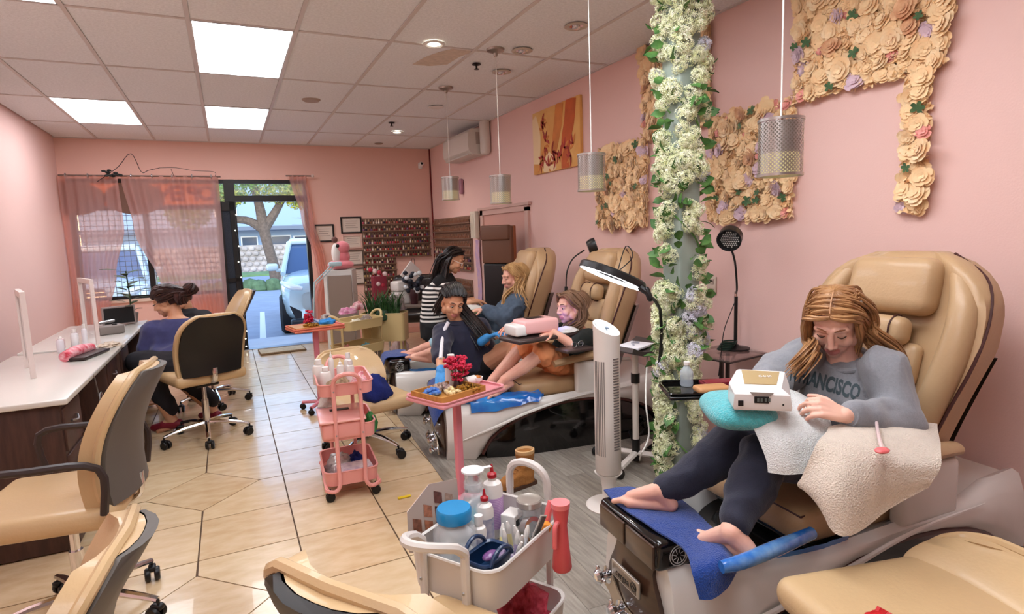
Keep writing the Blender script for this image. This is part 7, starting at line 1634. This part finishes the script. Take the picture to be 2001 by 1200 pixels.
for k in range(5): g.tube([(-.09+.05*math.cos(a)+.01*k, .05*math.sin(a)*.7, .012+.010*k) for a in [q*PI/6 for q in range(12)]], .005, 5, 1, closed=True)
g.build('coiled_cable', mat('green_cable', (22, 50, 40), .5), t)
g = G(); g.tube([(2.667, 2.542, 1.017), (2.626, 2.549, 0.929), (2.599, 2.561, 0.838), (2.585, 2.569, 0.685), (2.565, 2.564, 0.579)], .0028, 5); single('lamp_cord', g, black_m, 'thin cord hanging from the gooseneck lamp past the table', 'cord')
t = thing('side_table', 'small square glass topped metal side table under the gooseneck lamp', 'table', (2.69, 2.64, 0), math.radians(8))
G().rbox((0, 0, .69), (.36, .34, .012), .004, n=1).build('glass_top', mat('smoked_glass', (150, 120, 116), .05, alpha=.55, coat=.6), t); g = G(); g.tube([(-.18, -.17, .683), (.18, -.17, .683), (.18, .17, .683), (-.18, .17, .683)], .006, 5, 1, closed=True); g.build('rim', mat('dark_rim', (60, 48, 46), .4, .5), t)
for q in (-.03, .03): g = G(); g.box(q-.008, q+.008, -.01, .01, .0, .684); g.build('leg', mat('dark_rim', (60, 48, 46), .4, .5), t)
G().rbox((0, 0, .008), (.3, .26, .016), .004).build('foot_plate', mat('dark_rim', (60, 48, 46), .4, .5), t)
# ---- far arm tray of the nearest chair with bottle and wallets
AT = V((1.90, 1.99, .72)); t = thing('arm_tray', 'black swivel arm tray beyond the woman in grey', 'tray', tuple(AT), math.radians(-27))
G().rbox((0, 0, 0), (.36, .24, .018), .008).build('tray_plate', glossblack, t); g = G(); tray_ring(g, .36, .24, .004, .016, .04); g.build('tray_rim', glossblack, t); g = G(); g.tube([(.05, -.05, -.01), (.14, -.12, -.05), (.22, -.22, -.1), (.26, -.34, -.12)], .018, 10); g.build('swivel_arm', glossblack, t)
AM = T(*AT, rz=math.radians(-27))
item('water_bottle', 'small clear water bottle with a white cap on the black arm tray', 'bottle', tuple(AM @ V((-.06, .06, .012))), [('bottle_body', lambda g: g.lathe([(.028, 0), (.031, .008), (.029, .03), (.031, .05), (.029, .07), (.012, .092), (.012, .1)], 20), mat('water_plastic', (200, 214, 226), .1, alpha=.45, coat=.6)), ('cap', lambda g: g.lathe([(.014, .098), (.014, .112), (0, .113)], 14), wht_cap)])
item('red_wallet', 'dark red leather wallet lying on the black arm tray', 'wallet', tuple(AM @ V((.09, .05, .012))), [('wallet_body', lambda g: g.rbox((0, 0, .010), (.17, .09, .02), .008), mat('wine_leather', (126, 26, 44), .4, coat=.2)), ('flap', lambda g: g.rbox((0, -.01, .022), (.165, .07, .006), .003), mat('wine_leather', (126, 26, 44), .4, coat=.2))], rz=-.35)
item('tan_wallet', 'tan leather purse at the front edge of the black arm tray', 'wallet', tuple(AM @ V((.02, -.06, .012))), [('wallet_body', lambda g: g.rbox((0, 0, .014), (.15, .09, .028), .013), mat('tan_purse', (196, 144, 96), .5))], rz=-.3)
# ---- pillow, towels, dryer, wand of the nearest chair
turq = mat('turquoise_fleece', (84, 200, 208), .95, var=.22, vs=70, bump=1, bs=180, sheen=.5)
pc_ = V((1.497, 1.413, 0.849)); t = thing('pillow', 'turquoise fleece pillow under the nail dryer', 'pillow', tuple(pc_))
g = G(); g.grid(lambda u, v: ((lambda e, a: (.15*math.copysign(abs(math.cos(e))**.7, 1)*math.copysign(abs(math.cos(a))**.6, math.cos(a)), .11*abs(math.cos(e))**.7*math.copysign(abs(math.sin(a))**.6, math.sin(a)), .048*math.sin(e)))(-PI/2+PI*v, 2*PI*u)), 40, 16, cu=True, X=T(0, 0, 0, rz=math.radians(60))); g.build('pillow_body', turq, t, 80)
tw = mat('white_towel', (238, 240, 238), .95, var=.05, vs=30, bump=.9, bs=230, sheen=.3)
def lerp4(P00, P10, P01, P11): return lambda u, v: (V(P00)*(1-u)+V(P10)*u)*(1-v)+(V(P01)*(1-u)+V(P11)*u)*v
def cloth_fn(rows, wob=.006, sc=9, seed=0):
    """rows of control points from back to front; smooth interpolation"""
    R_ = [smooth_path(r, 6) for r in rows]
    def f(u, v):
        n = len(R_[0])-1; a = min(int(u*n), n-1); ta = u*n-a; col = [r[a].lerp(r[a+1], ta) for r in R_]
        m = len(col)-1; b = min(int(v*m), m-1); t_ = v*m-b; p0, p1, p2, p3 = col[max(b-1, 0)], col[b], col[b+1], col[min(b+2, m)]
        p = .5*((2*p1)+(p2-p0)*t_+(2*p0-5*p1+4*p2-p3)*t_*t_+(3*p1-p0-3*p2+p3)*t_**3)
        return p+V((0, 0, wob*noise.noise(V((p.x*sc+seed, p.y*sc, p.z*sc)))))+V((noise.noise(V((p.x*sc, seed, p.z*sc)))*wob*.6, 0, 0))
    return f
def towel(label, rows, m, nu=44, nv=40, th=.006, wob=.006, seed=0, sc=9, name='towel'):
    g = G(); g.sheet(cloth_fn(rows, wob, sc, seed), nu, nv, th); return single(name, g, m, label, 'towel', smooth=75)
towel('white terry towel spread over the lap under the nail dryer', [[(1.532, 1.447, 0.892), (1.644, 1.416, 0.893), (1.738, 1.368, 0.872), (1.780, 1.319, 0.827)], [(1.465, 1.365, 0.880), (1.509, 1.298, 0.863), (1.613, 1.268, 0.847), (1.725, 1.244, 0.817)], [(1.440, 1.280, 0.818), (1.474, 1.219, 0.822), (1.558, 1.200, 0.812), (1.663, 1.190, 0.783)], [(1.427, 1.232, 0.754), (1.450, 1.188, 0.756), (1.514, 1.168, 0.750), (1.582, 1.157, 0.743)], [(1.421, 1.218, 0.711), (1.445, 1.179, 0.715), (1.499, 1.159, 0.714), (1.556, 1.154, 0.711)]], tw, wob=.010, seed=2)
dr = T(*(1.491, 1.308, 0.877), rz=math.radians(-36)); t = thing('nail_dryer', 'white angular nail dryer lamp with a beige top and small display', 'nail lamp', tuple((1.491, 1.308, 0.877)), math.radians(-36)); t.matrix_basis = T(*(1.476, 1.295, 0.893), rz=math.radians(-38), rx=math.radians(-3))
dw = mat('dryer_white', (236, 232, 230), .3, coat=.3)
g = G(); g.loft([[(-.088, -.055, .0), (.076, -.055, .0), (.090, .058, .0), (-.088, .058, .0)], [(-.092, -.060, .012), (.078, -.060, .012), (.094, .06, .012), (-.092, .06, .012)], [(-.088, -.060, .050), (.072, -.060, .048), (.094, .056, .060), (-.088, .06, .060)], [(-.068, -.046, .070), (.050, -.046, .068), (.080, .050, .100), (-.066, .054, .104)], [(-.060, -.036, .076), (.044, -.036, .074), (.070, .046, .104), (-.058, .050, .108)]]); db = g.build('dryer_body', dw, t, 25)
g = G(); g.add([(-.055, -.034, .0785), (.038, -.034, .0765), (.062, .040, .1035), (-.052, .044, .1075), (-.055, -.034, .074), (.038, -.034, .072), (.062, .040, .099), (-.052, .044, .103)], [(0, 1, 2, 3), (7, 6, 5, 4), (0, 4, 5, 1), (1, 5, 6, 2), (2, 6, 7, 3), (3, 7, 4, 0)]); g.build('top_panel', mat('champagne', (190, 166, 122), .35, .3), t)
g = G(); g.prism([(-.040, .058), (.030, .056), (.020, .046), (-.030, .047)], -.0005, .002, Matrix(((1, 0, 0, -.005), (0, 0, -1, -.0605), (0, 1, 0, .0), (0, 0, 0, 1)))); g.build('hand_slot', mat('slot_grey', (150, 140, 134), .6), t)
g = G(); g.rbox((-.01, -.0612, .034), (.042, .003, .021), .002); dsp = g.build('display', black_m, t)
g = G()
for k, x in enumerate((-.023, -.013, -.001, .009)): g.box(x, x+.006, -.0634, -.0628, .028, .040)
g.build('digits', mat('dim_digits', (96, 104, 100), .4), dsp)
G().rbox((-.070, -.0612, .022), (.016, .003, .018), .002).build('side_port', black_m, t); G().ell((.052, -.0605, .02), (.003, .002, .003), nu=6, nv=4).build('indicator', black_m, t)
g = G(); text_mesh(g, 'G4H0', .016, T(.012, .008, .0945, rx=.36), .0003)
g.build('top_lettering', dw, t)
cream_t = mat('cream_towel', (228, 212, 194), .95, var=.06, vs=24, bump=.9, bs=210, sheen=.3)
towel('large cream towel draped over the near arm of the nearest pedicure chair', [
    [(1.661, 1.197, 0.818), (1.790, 1.180, 0.817), (1.944, 1.159, 0.799), (2.118, 1.128, 0.764)],
    [(1.579, 1.147, 0.825), (1.674, 1.102, 0.821), (1.770, 1.053, 0.805), (1.908, 1.005, 0.766)],
    [(1.494, 1.116, 0.795), (1.579, 1.055, 0.806), (1.669, 0.988, 0.788), (1.802, 0.943, 0.761)],
    [(1.459, 1.124, 0.722), (1.487, 1.025, 0.753), (1.635, 0.975, 0.739), (1.756, 0.938, 0.726)],
    [(1.454, 1.133, 0.696), (1.448, 1.002, 0.696), (1.607, 0.979, 0.668), (1.741, 0.942, 0.702)],
    [(1.477, 1.087, 0.681), (1.436, 0.986, 0.617), (1.605, 0.976, 0.647), (1.740, 0.941, 0.697)]], cream_t, 60, 56, .007, .016, 5, 7)
item('cuticle_brush', 'clear handled brush with a coral tip lying on the cream towel', 'brush', tuple((1.656, 1.024, 0.804)), [], None or 0) if False else None
t = thing('massage_wand', 'clear stick with a coral oval head on the cream towel', 'brush', tuple((1.595, 0.984, 0.827)))
g = G(); g.tube([(1.595, 0.984, 0.832), (1.666, 1.041, 0.841), (1.771, 1.113, 0.839)], [.0055, .005, .005], 8, 2); g.build('stick', mat('clear_pink_plastic', (226, 200, 198), .2, coat=.5), t, world=True); g = G(); g.ell((1.590, 0.981, 0.828), (.024, .017, .008)); g.build('wand_head', mat('coral_plastic', (232, 110, 112), .35, coat=.3), t, world=True)
def spaP(k, x, y, z): return tuple(spa_w(k, x, y, z))
towel('royal blue towel along the foot rest of the nearest pedicure chair', [
    [(1.211, 1.787, 0.482), (1.189, 1.643, 0.482), (1.184, 1.469, 0.482), (1.200, 1.338, 0.470), (1.142, 1.238, 0.459), (1.141, 1.208, 0.394)],
    [(1.274, 1.776, 0.484), (1.272, 1.614, 0.484), (1.281, 1.473, 0.484), (1.277, 1.367, 0.470), (1.185, 1.231, 0.474), (1.175, 1.191, 0.393)],
    [(1.319, 1.766, 0.482), (1.353, 1.634, 0.482), (1.376, 1.550, 0.480), (1.369, 1.406, 0.470), (1.252, 1.224, 0.491), (1.237, 1.197, 0.405)],
    [(1.341, 1.737, 0.478), (1.414, 1.648, 0.476), (1.419, 1.558, 0.472), (1.375, 1.378, 0.460), (1.301, 1.230, 0.466), (1.287, 1.210, 0.431)]], towel_b, 50, 26, .006, .006, 7)
roll = V((1.409, 1.202, 0.474)); g = G(); g.tube([(1.207, 1.189, 0.485), (1.276, 1.178, 0.487), (1.438, 1.190, 0.481), (1.619, 1.213, 0.469)], [.018, .022, .024, .020], 16, 3); single('jet_hose', g, mat('blue_wrapped_tube', (120, 168, 216), .15, col2=(40, 110, 196), vs=14, coat=.7, bump=.5, bs=30), 'blue plastic wrapped tube along the rim of the nearest foot bath', 'tube')
towel('blue towel hanging over the foot rest of the farthest pedicure chair', [[spaP(2, 1.36, -.19, .478), spaP(2, 1.36, 0, .482), spaP(2, 1.36, .12, .482)], [spaP(2, 1.46, -.20, .482), spaP(2, 1.46, 0, .484), spaP(2, 1.46, .11, .484)], [spaP(2, 1.555, -.20, .46), spaP(2, 1.56, 0, .468), spaP(2, 1.56, .10, .468)], [spaP(2, 1.575, -.2, .34), spaP(2, 1.58, 0, .34), spaP(2, 1.58, .10, .34)], [spaP(2, 1.58, -.2, .20), spaP(2, 1.59, 0, .20), spaP(2, 1.585, .08, .20)]], towel_b, 24, 26, seed=9)
towel('blue towel over the foot rest of the middle pedicure chair behind the pink tray', [[spaP(1, 1.25, -.1, .45), spaP(1, 1.28, .15, .47), spaP(1, 1.3, .26, .40)], [spaP(1, 1.40, -.1, .482), spaP(1, 1.42, .12, .484), spaP(1, 1.44, .225, .40)], [spaP(1, 1.53, -.08, .482), spaP(1, 1.53, .14, .482), spaP(1, 1.53, .215, .33)], [spaP(1, 1.575, -.06, .38), spaP(1, 1.58, .1, .33), spaP(1, 1.57, .2, .25)]], towel_b, 30, 24, seed=11)
# gloved basin film of the middle chair
g = G(); g.sheet(cloth_fn([[spaP(1, .88, .26, .43), spaP(1, 1.1, .24, .43), spaP(1, 1.34, .20, .44)], [spaP(1, .88, .34, .425), spaP(1, 1.12, .31, .41), spaP(1, 1.34, .25, .40)], [spaP(1, .92, .375, .385), spaP(1, 1.15, .335, .35), spaP(1, 1.34, .27, .33)]], .014, 14, 4), 34, 14, .0012); single('basin_film', g, liner_m, 'crinkled blue plastic film folded over the rim of the middle foot bath', 'plastic film', smooth=80)
# ---- middle chair: side trays, uv lamp
dkt = mat('dark_tray_plastic', (62, 48, 46), .35, coat=.3)
ut = V((1.801, 3.348, 0.794)); t = thing('arm_tray', 'dark arm tray under the pink nail lamp of the middle chair', 'tray', tuple(ut), math.radians(8)); G().rbox((0, 0, 0), (.52, .24, .03), .014).build('tray_plate', dkt, t); G().rbox((0, 0, .016), (.44, .17, .006), .003).build('tray_well', mat('dark_rim', (60, 48, 46), .4, .5), t); g = G(); g.tube([(.15, .0, -.02), (.25, -.02, -.08), (.36, .02, -.14)], .018, 8); g.build('swivel_arm', dkt, t)
t = thing('nail_dryer', 'pink and white nail lamp glowing blue inside on the middle chair tray', 'nail lamp', (ut.x-.04, ut.y+.0, ut.z+.02), math.radians(4)); pkl = mat('lamp_pink', (240, 184, 182), .35, coat=.2)
g = G(); g.rbox((0, 0, .055), (.26, .17, .09), .02); g.build('lamp_body', pkl, t); G().rbox((-.15, 0, .04), (.09, .16, .07), .015).build('lamp_front', mat('dryer_white', (236, 232, 230), .3, coat=.3), t); G().rbox((.131, -.0, .05), (.006, .12, .07), .003).build('uv_glow', mat('uv_blue', (70, 90, 240), .4, emit=3.5), t); G().rbox((0, .02, .101), (.12, .07, .004), .002).build('top_vent', black_m, t)
l = bpy.data.lights.new('uv_light', 'POINT'); l.energy = .07; l.color = (.45, .4, 1); l.shadow_soft_size = .03; o = bpy.data.objects.new('uv_light', l); COL.objects.link(o); o.parent = t; o.location = (.17, -.05, .06)
heap('towel', 'folded white hand towel beside the pink nail lamp', 'towel', (ut.x+.17, ut.y-.03, ut.z+.016), (.08, .07, .03), towel_w, 91, .2)
ut2 = V((1.925, 3.134, 0.726)); t = thing('arm_tray', 'lower dark arm tray with glasses beside the middle chair armrest', 'tray', tuple(ut2), math.radians(4)); G().rbox((0, 0, 0), (.22, .14, .018), .008).build('tray_plate', dkt, t)
t = thing('eyeglasses', 'pair of eyeglasses resting on the lower dark arm tray', 'glasses', (ut2.x, ut2.y, ut2.z+.012), .3)
for q in (-1, 1): G().tube([(q*.032+.024*math.cos(a), -.02, .02+.018*math.sin(a)) for a in [k*PI/6 for k in range(12)]], .002, 5, 1, closed=True).build('rim', steel, t)
g = G(); g.tube([(-.056, -.02, .02), (-.055, .08, .006)], .002, 5); g.tube([(.056, -.02, .02), (.055, .08, .006)], .002, 5); g.tube([(-.01, -.02, .025), (.01, -.02, .025)], .002, 5); g.build('temples', steel, t)
# ---- manicure table between the farthest chair and standing technician
mt = V((1.892, 4.758, 0.812)); t = thing('arm_tray', 'pale green arm tray with white towel in front of the blonde woman', 'tray', tuple(mt), 0); G().rbox((0, 0, 0), (.30, .34, .025), .01).build('tray_plate', mat('sage_plastic', (176, 186, 140), .5), t)
g = G(); g.tube([(.1, .1, -.01), (.2, .2, -.15), (.25, .22, -.4)], .016, 8); g.build('swivel_arm', dkt, t)
heap('towel', 'white folded towel on the pale green tray', 'towel', (mt.x-.02, mt.y+.02, mt.z+.013), (.11, .13, .03), towel_w, 97, .15); heap('manicure_tools', 'small cluster of manicure tools on the pale green tray', 'tools', (mt.x+.09, mt.y-.11, mt.z+.013), (.05, .05, .03), mat('tool_mix', (196, 190, 180), .4, col2=(90, 90, 96), vs=60), 98, .6)
# ---- boots
suede = mat('tan_suede', (158, 104, 50), .85, var=.2, vs=14, bump=.3, bs=90); sole_m = mat('boot_sole', (70, 44, 28), .8)
def boot(label, p, rz):
    t = thing('ankle_boot', label, 'boot', p, rz); g = G()
    torso_soup(g, [((-.03, 0, .02), .047, .060, (0, 1, 0), (1, 0, 0)), ((-.03, 0, .08), .044, .056, (0, 1, 0), (1, 0, 0)), ((-.035, 0, .16), .046, .054, (0, 1, 0), (1, 0, 0)), ((-.037, 0, .205), .048, .056, (0, 1, 0), (1, 0, 0))])
    g.cap((-.02, 0, .045), .044, (.12, 0, .035), .040); g.cap((.0, 0, .09), .040, (.09, 0, .055), .038); remesh(g, 'boot_upper', suede, t, .006, 2, lambda q, n: .002*math.sin(q.z*110), world=False)
    g = G(); g.lathe([(.051, .188), (.056, .196), (.056, .214), (.049, .217), (.044, .205)], 22, T(-.037, 0, 0, s=(1.06, .9, 1)), close=True); g.build('padded_collar', mat('pale_suede', (206, 168, 120), .9), t)
    g = G(); g.prism([(-.092, -.040), (-.10, 0), (-.092, .040), (0, .046), (.10, .048), (.155, .030), (.166, 0), (.155, -.030), (.10, -.048), (0, -.046)], 0, .022); g.build('sole', sole_m, t)
    for k in range(4): g = G(); g.tube([(.02+.018*k, -.03, .135-.018*k), (.035+.018*k, 0, .142-.018*k), (.02+.018*k, .03, .135-.018*k)], .003, 5); g.build('lace', mat('boot_lace', (120, 70, 30), .8), t)
    return t
boot('tan suede ankle boot on the grey planks by the middle chair', (1.424, 2.953, 0.000), math.radians(-170))
# ---- stacked brown folding seats in the closet corner
bs = T(2.62, 5.72, 0, rz=math.radians(186)); t = thing('brown_chair_back', 'folded brown leather seat stack standing by the closet door', 'chair', (2.62, 5.80, 0), math.radians(205)); brm = mat('brown_leather', (112, 74, 54), .5)
G().rbox((0, 0, 1.35), (.07, .42, .40), .02).build('backrest', brm, t); G().rbox((.03, 0, 1.48), (.06, .40, .16), .02).build('top_cushion', brm, t); G().rbox((-.03, .2, 1.3), (.04, .04, .5), .01).build('side_frame', mat('orange_wood', (150, 84, 50), .5), t); G().rbox((0, 0, .6), (.08, .38, 1.1), .02).build('lower_frame', black_m, t)
# ---- left nail desks
desk_w = mat('dark_walnut', (74, 48, 40), .45, col2=(56, 36, 30), vs=6, aniso=(8, 8, 1)); desk_t = mat('desk_top_white', (214, 210, 202), .25, coat=.4)
for (y0, y1, lab) in ((3.35, 4.95, 'long dark wood nail desk with a pale glass top at the left edge'), (5.05, 6.55, 'second dark wood nail desk farther back in front of the woman in blue')):
    t = thing('nail_desk', lab, 'desk', (-1.05, (y0+y1)/2, 0)); L = (y1-y0)/2; g = G(); g.rbox((0, 0, .75), (.62, 2*L, .03), .008); g.build('desk_top', desk_t, t)
    for yy in (-L+.22, L-.22): G().rbox((0, yy, .37), (.54, .36, .73), .01, n=1).build('drawer_block', desk_w, t)
    for yy in (-L+.22, L-.22):
        for k in range(3): dd = G().rbox((.272, yy, .14+.23*k), (.016, .33, .21), .004, n=1).build('drawer', desk_w, t); G().tube([(.285, yy-.06, .16+.23*k), (.298, yy, .15+.23*k), (.285, yy+.06, .16+.23*k)], .005, 6).build('handle', steel, dd)
    G().box(-.25, -.22, -L+.3, L-.3, .2, .74).build('back_board', desk_w, t)
def desk_item(name, label, cat, p, parts, rz=0): return item(name, label, cat, p, parts, rz)
dz = .766
fw_ = mat('frame_white_wood', (222, 206, 200), .5)
for (x, y, sc, lab, rz) in ((-.98, 5.35, 1.0, 'white framed glass shield standing on the nail desk', .35), (-1.08, 4.2, 1.0, 'nearer white framed glass shield cut off by the left edge', .3)):
    t = thing('desk_shield', lab, 'screen', (x, y, dz), rz+PI/2)
    for q in ((-.22, -.19, 0, .44), (.19, .22, 0, .44)): G().box(q[0], q[1], -.012, .012, q[2], q[3]).build('post', fw_, t)
    G().box(-.22, .22, -.012, .012, .44, .475).build('top_rail', fw_, t); G().box(-.19, .19, -.003, .003, .06, .44).build('pane', mat('acrylic', (236, 240, 242), .05, alpha=.1), t)
desk_item('tablet_screen', 'black screen with a grey frame at the far end of the nail desk', 'monitor', (-.93, 6.28, dz), [('frame', lambda g: g.rbox((0, 0, .09), (.26, .02, .17), .006), mat('frame_grey', (150, 134, 130), .4)), ('screen', lambda g: g.box(-.115, .115, -.0125, -.010, .02, .16), black_m)], .35)
desk_item('nail_drill', 'grey nail drill machine on the nail desk', 'machine', (-.92, 5.72, dz), [('body', lambda g: g.rbox((0, 0, .035), (.18, .14, .07), .012), mat('machine_grey', (136, 126, 120), .5)), ('dial', lambda g: g.lathe([(.02, 0), (.016, .012), (0, .012)], 14, T(.03, -.02, .07)), black_m), ('handpiece', lambda g: g.tube([(-.06, .03, .09), (.05, .05, .10)], .011, 8), steel)], .4)
for k, (x, y, r, h, c, lab) in enumerate(((-1.02, 5.02, .024, .14, (232, 230, 232), 'clear white bottle at the shield base on the nail desk'), (-1.08, 4.9, .022, .11, (220, 214, 220), 'second small white bottle by the shield'), (-.98, 5.12, .018, .16, (236, 232, 236), 'slender white bottle nearest the drill machine'), (-1.12, 5.1, .026, .09, (214, 190, 190), 'short pinkish bottle at the back of the nail desk'))):
    bottle(lab, (x, y, dz), r, h, body=mat('deskb_%d' % k, c, .3), capk='nozzle' if k % 2 else 'flat')
t = thing('hand_rest', 'red and white patterned hand rest cushion on the nail desk', 'cushion', (-.93, 4.62, dz), math.radians(75)); g = G(); g.tube([(-.16, 0, .03), (0, 0, .04), (.16, 0, .03)], [.032, .038, .032], 14); g.build('cushion', mat('red_pattern', (206, 60, 80), .7, col2=(236, 190, 196), vs=26), t); g = G(); g.rbox((0, -.07, .012), (.34, .09, .02), .008); g.build('tray', mat('dark_rim', (60, 48, 46), .4, .5), t)
heap('nail_bits', 'scatter of cotton pads and tools on the nail desk corner', 'supplies', (-.82, 5.0, dz), (.07, .10, .022), mat('bits', (216, 200, 180), .8, col2=(170, 150, 130), vs=50), 101, .5)
t = thing('gift_bag', 'red and white polka dot bag hanging on a hook from the nail desk', 'bag', (-.735, 3.95, .30)); g = G(); g.rbox((.02, 0, .13), (.05, .15, .28), .015); g.build('bag_body', mat('polka', (190, 40, 60), .6, col2=(240, 220, 220), vs=85), t); g = G(); g.box(.044, .048, -.008, .008, .0, .27); g.build('ribbon', white_m, t); g = G(); g.tube([(.02, -.04, .26), (.02, -.03, .34), (.02, .03, .34), (.02, .04, .26)], .004, 6); g.build('handle', steel, t); g = G(); g.tube([(.01, 0, .33), (.0, 0, .44), (-.01, 0, .46)], .004, 6); g.build('hook', steel, t)
# plant by the window
t = thing('potted_plant', 'dark leaved houseplant on the nail desk by the window', 'plant', (-.86, 6.42, dz)); G().lathe([(.05, 0), (.065, .09), (.058, .09), (0, .08)], 18).build('pot', mat('pot_grey', (120, 110, 104), .6), t)
pl_ = mat('plant_leaf', (62, 84, 48), .5, col2=(40, 58, 36), vs=10)
for k in range(18):
    a = k*2.4; L = .10+.05*(k % 3); h = .10+.022*k; P = []
    for (t_, w_) in ((0, .01), (.35, .8), (.7, .9), (1, .03)): P += [(L*t_, .035*w_, h+.03*math.sin(t_*2)), (L*t_, 0, h+.035*math.sin(t_*2)), (L*t_, -.035*w_, h+.03*math.sin(t_*2))]
    G().add(P, [(3*q+i, 3*q+i+1, 3*q+4+i, 3*q+3+i) for q in range(3) for i in range(2)], Matrix.Rotation(a, 4, 'Z')).build('leaf', pl_, t, 60)
g = G(); g.tube([(0, 0, .05), (.01, 0, .25), (0, .01, .48)], .006, 6); g.build('stem', pl_, t)
# ---- mat, yellow scrap, red scrap
t = thing('door_mat', 'thick cream and brown door mat in the doorway', 'mat', (.55, 8.42, 0), math.radians(3)); G().rbox((0, 0, .012), (.56, .36, .024), .01).build('mat_body', mat('mat_cream', (206, 192, 160), .9, var=.2, vs=20, bump=.8, bs=90), t); g = G(); g.tube([(-.28, -.18, .014), (.28, -.18, .014), (.28, .18, .014), (-.28, .18, .014)], .013, 6, 1, closed=True); g.build('border', mat('mat_brown', (120, 96, 70), .9), t)
g = G(); g.rbox(tuple(V((0.783, 3.146, 0.006))), (.075, .02, .008), .003); single('yellow_toe_separator', g, mat('yellow_foam', (236, 206, 40), .7), 'small yellow foam strip lying on the tiles beside the white cart', 'foam strip')
t = thing('red_scrap', 'crumpled red wrapper on the tan chair at the bottom right', 'wrapper', (1.335, .815, .505)); g = G(); g.sheet(lambda u, v: (-.035+.07*u, -.02+.04*v, .012*noise.noise(V((u*5, v*5, 2)))+.014), 9, 6, .002); g.build('wrapper', mat('red_foil', (190, 24, 30), .4), t)
t = thing('desk_rest_stool', 'white round tub of the farthest foot bath beside its towel', 'tub', (0, 0, 0)); bpy.data.objects.remove(t)
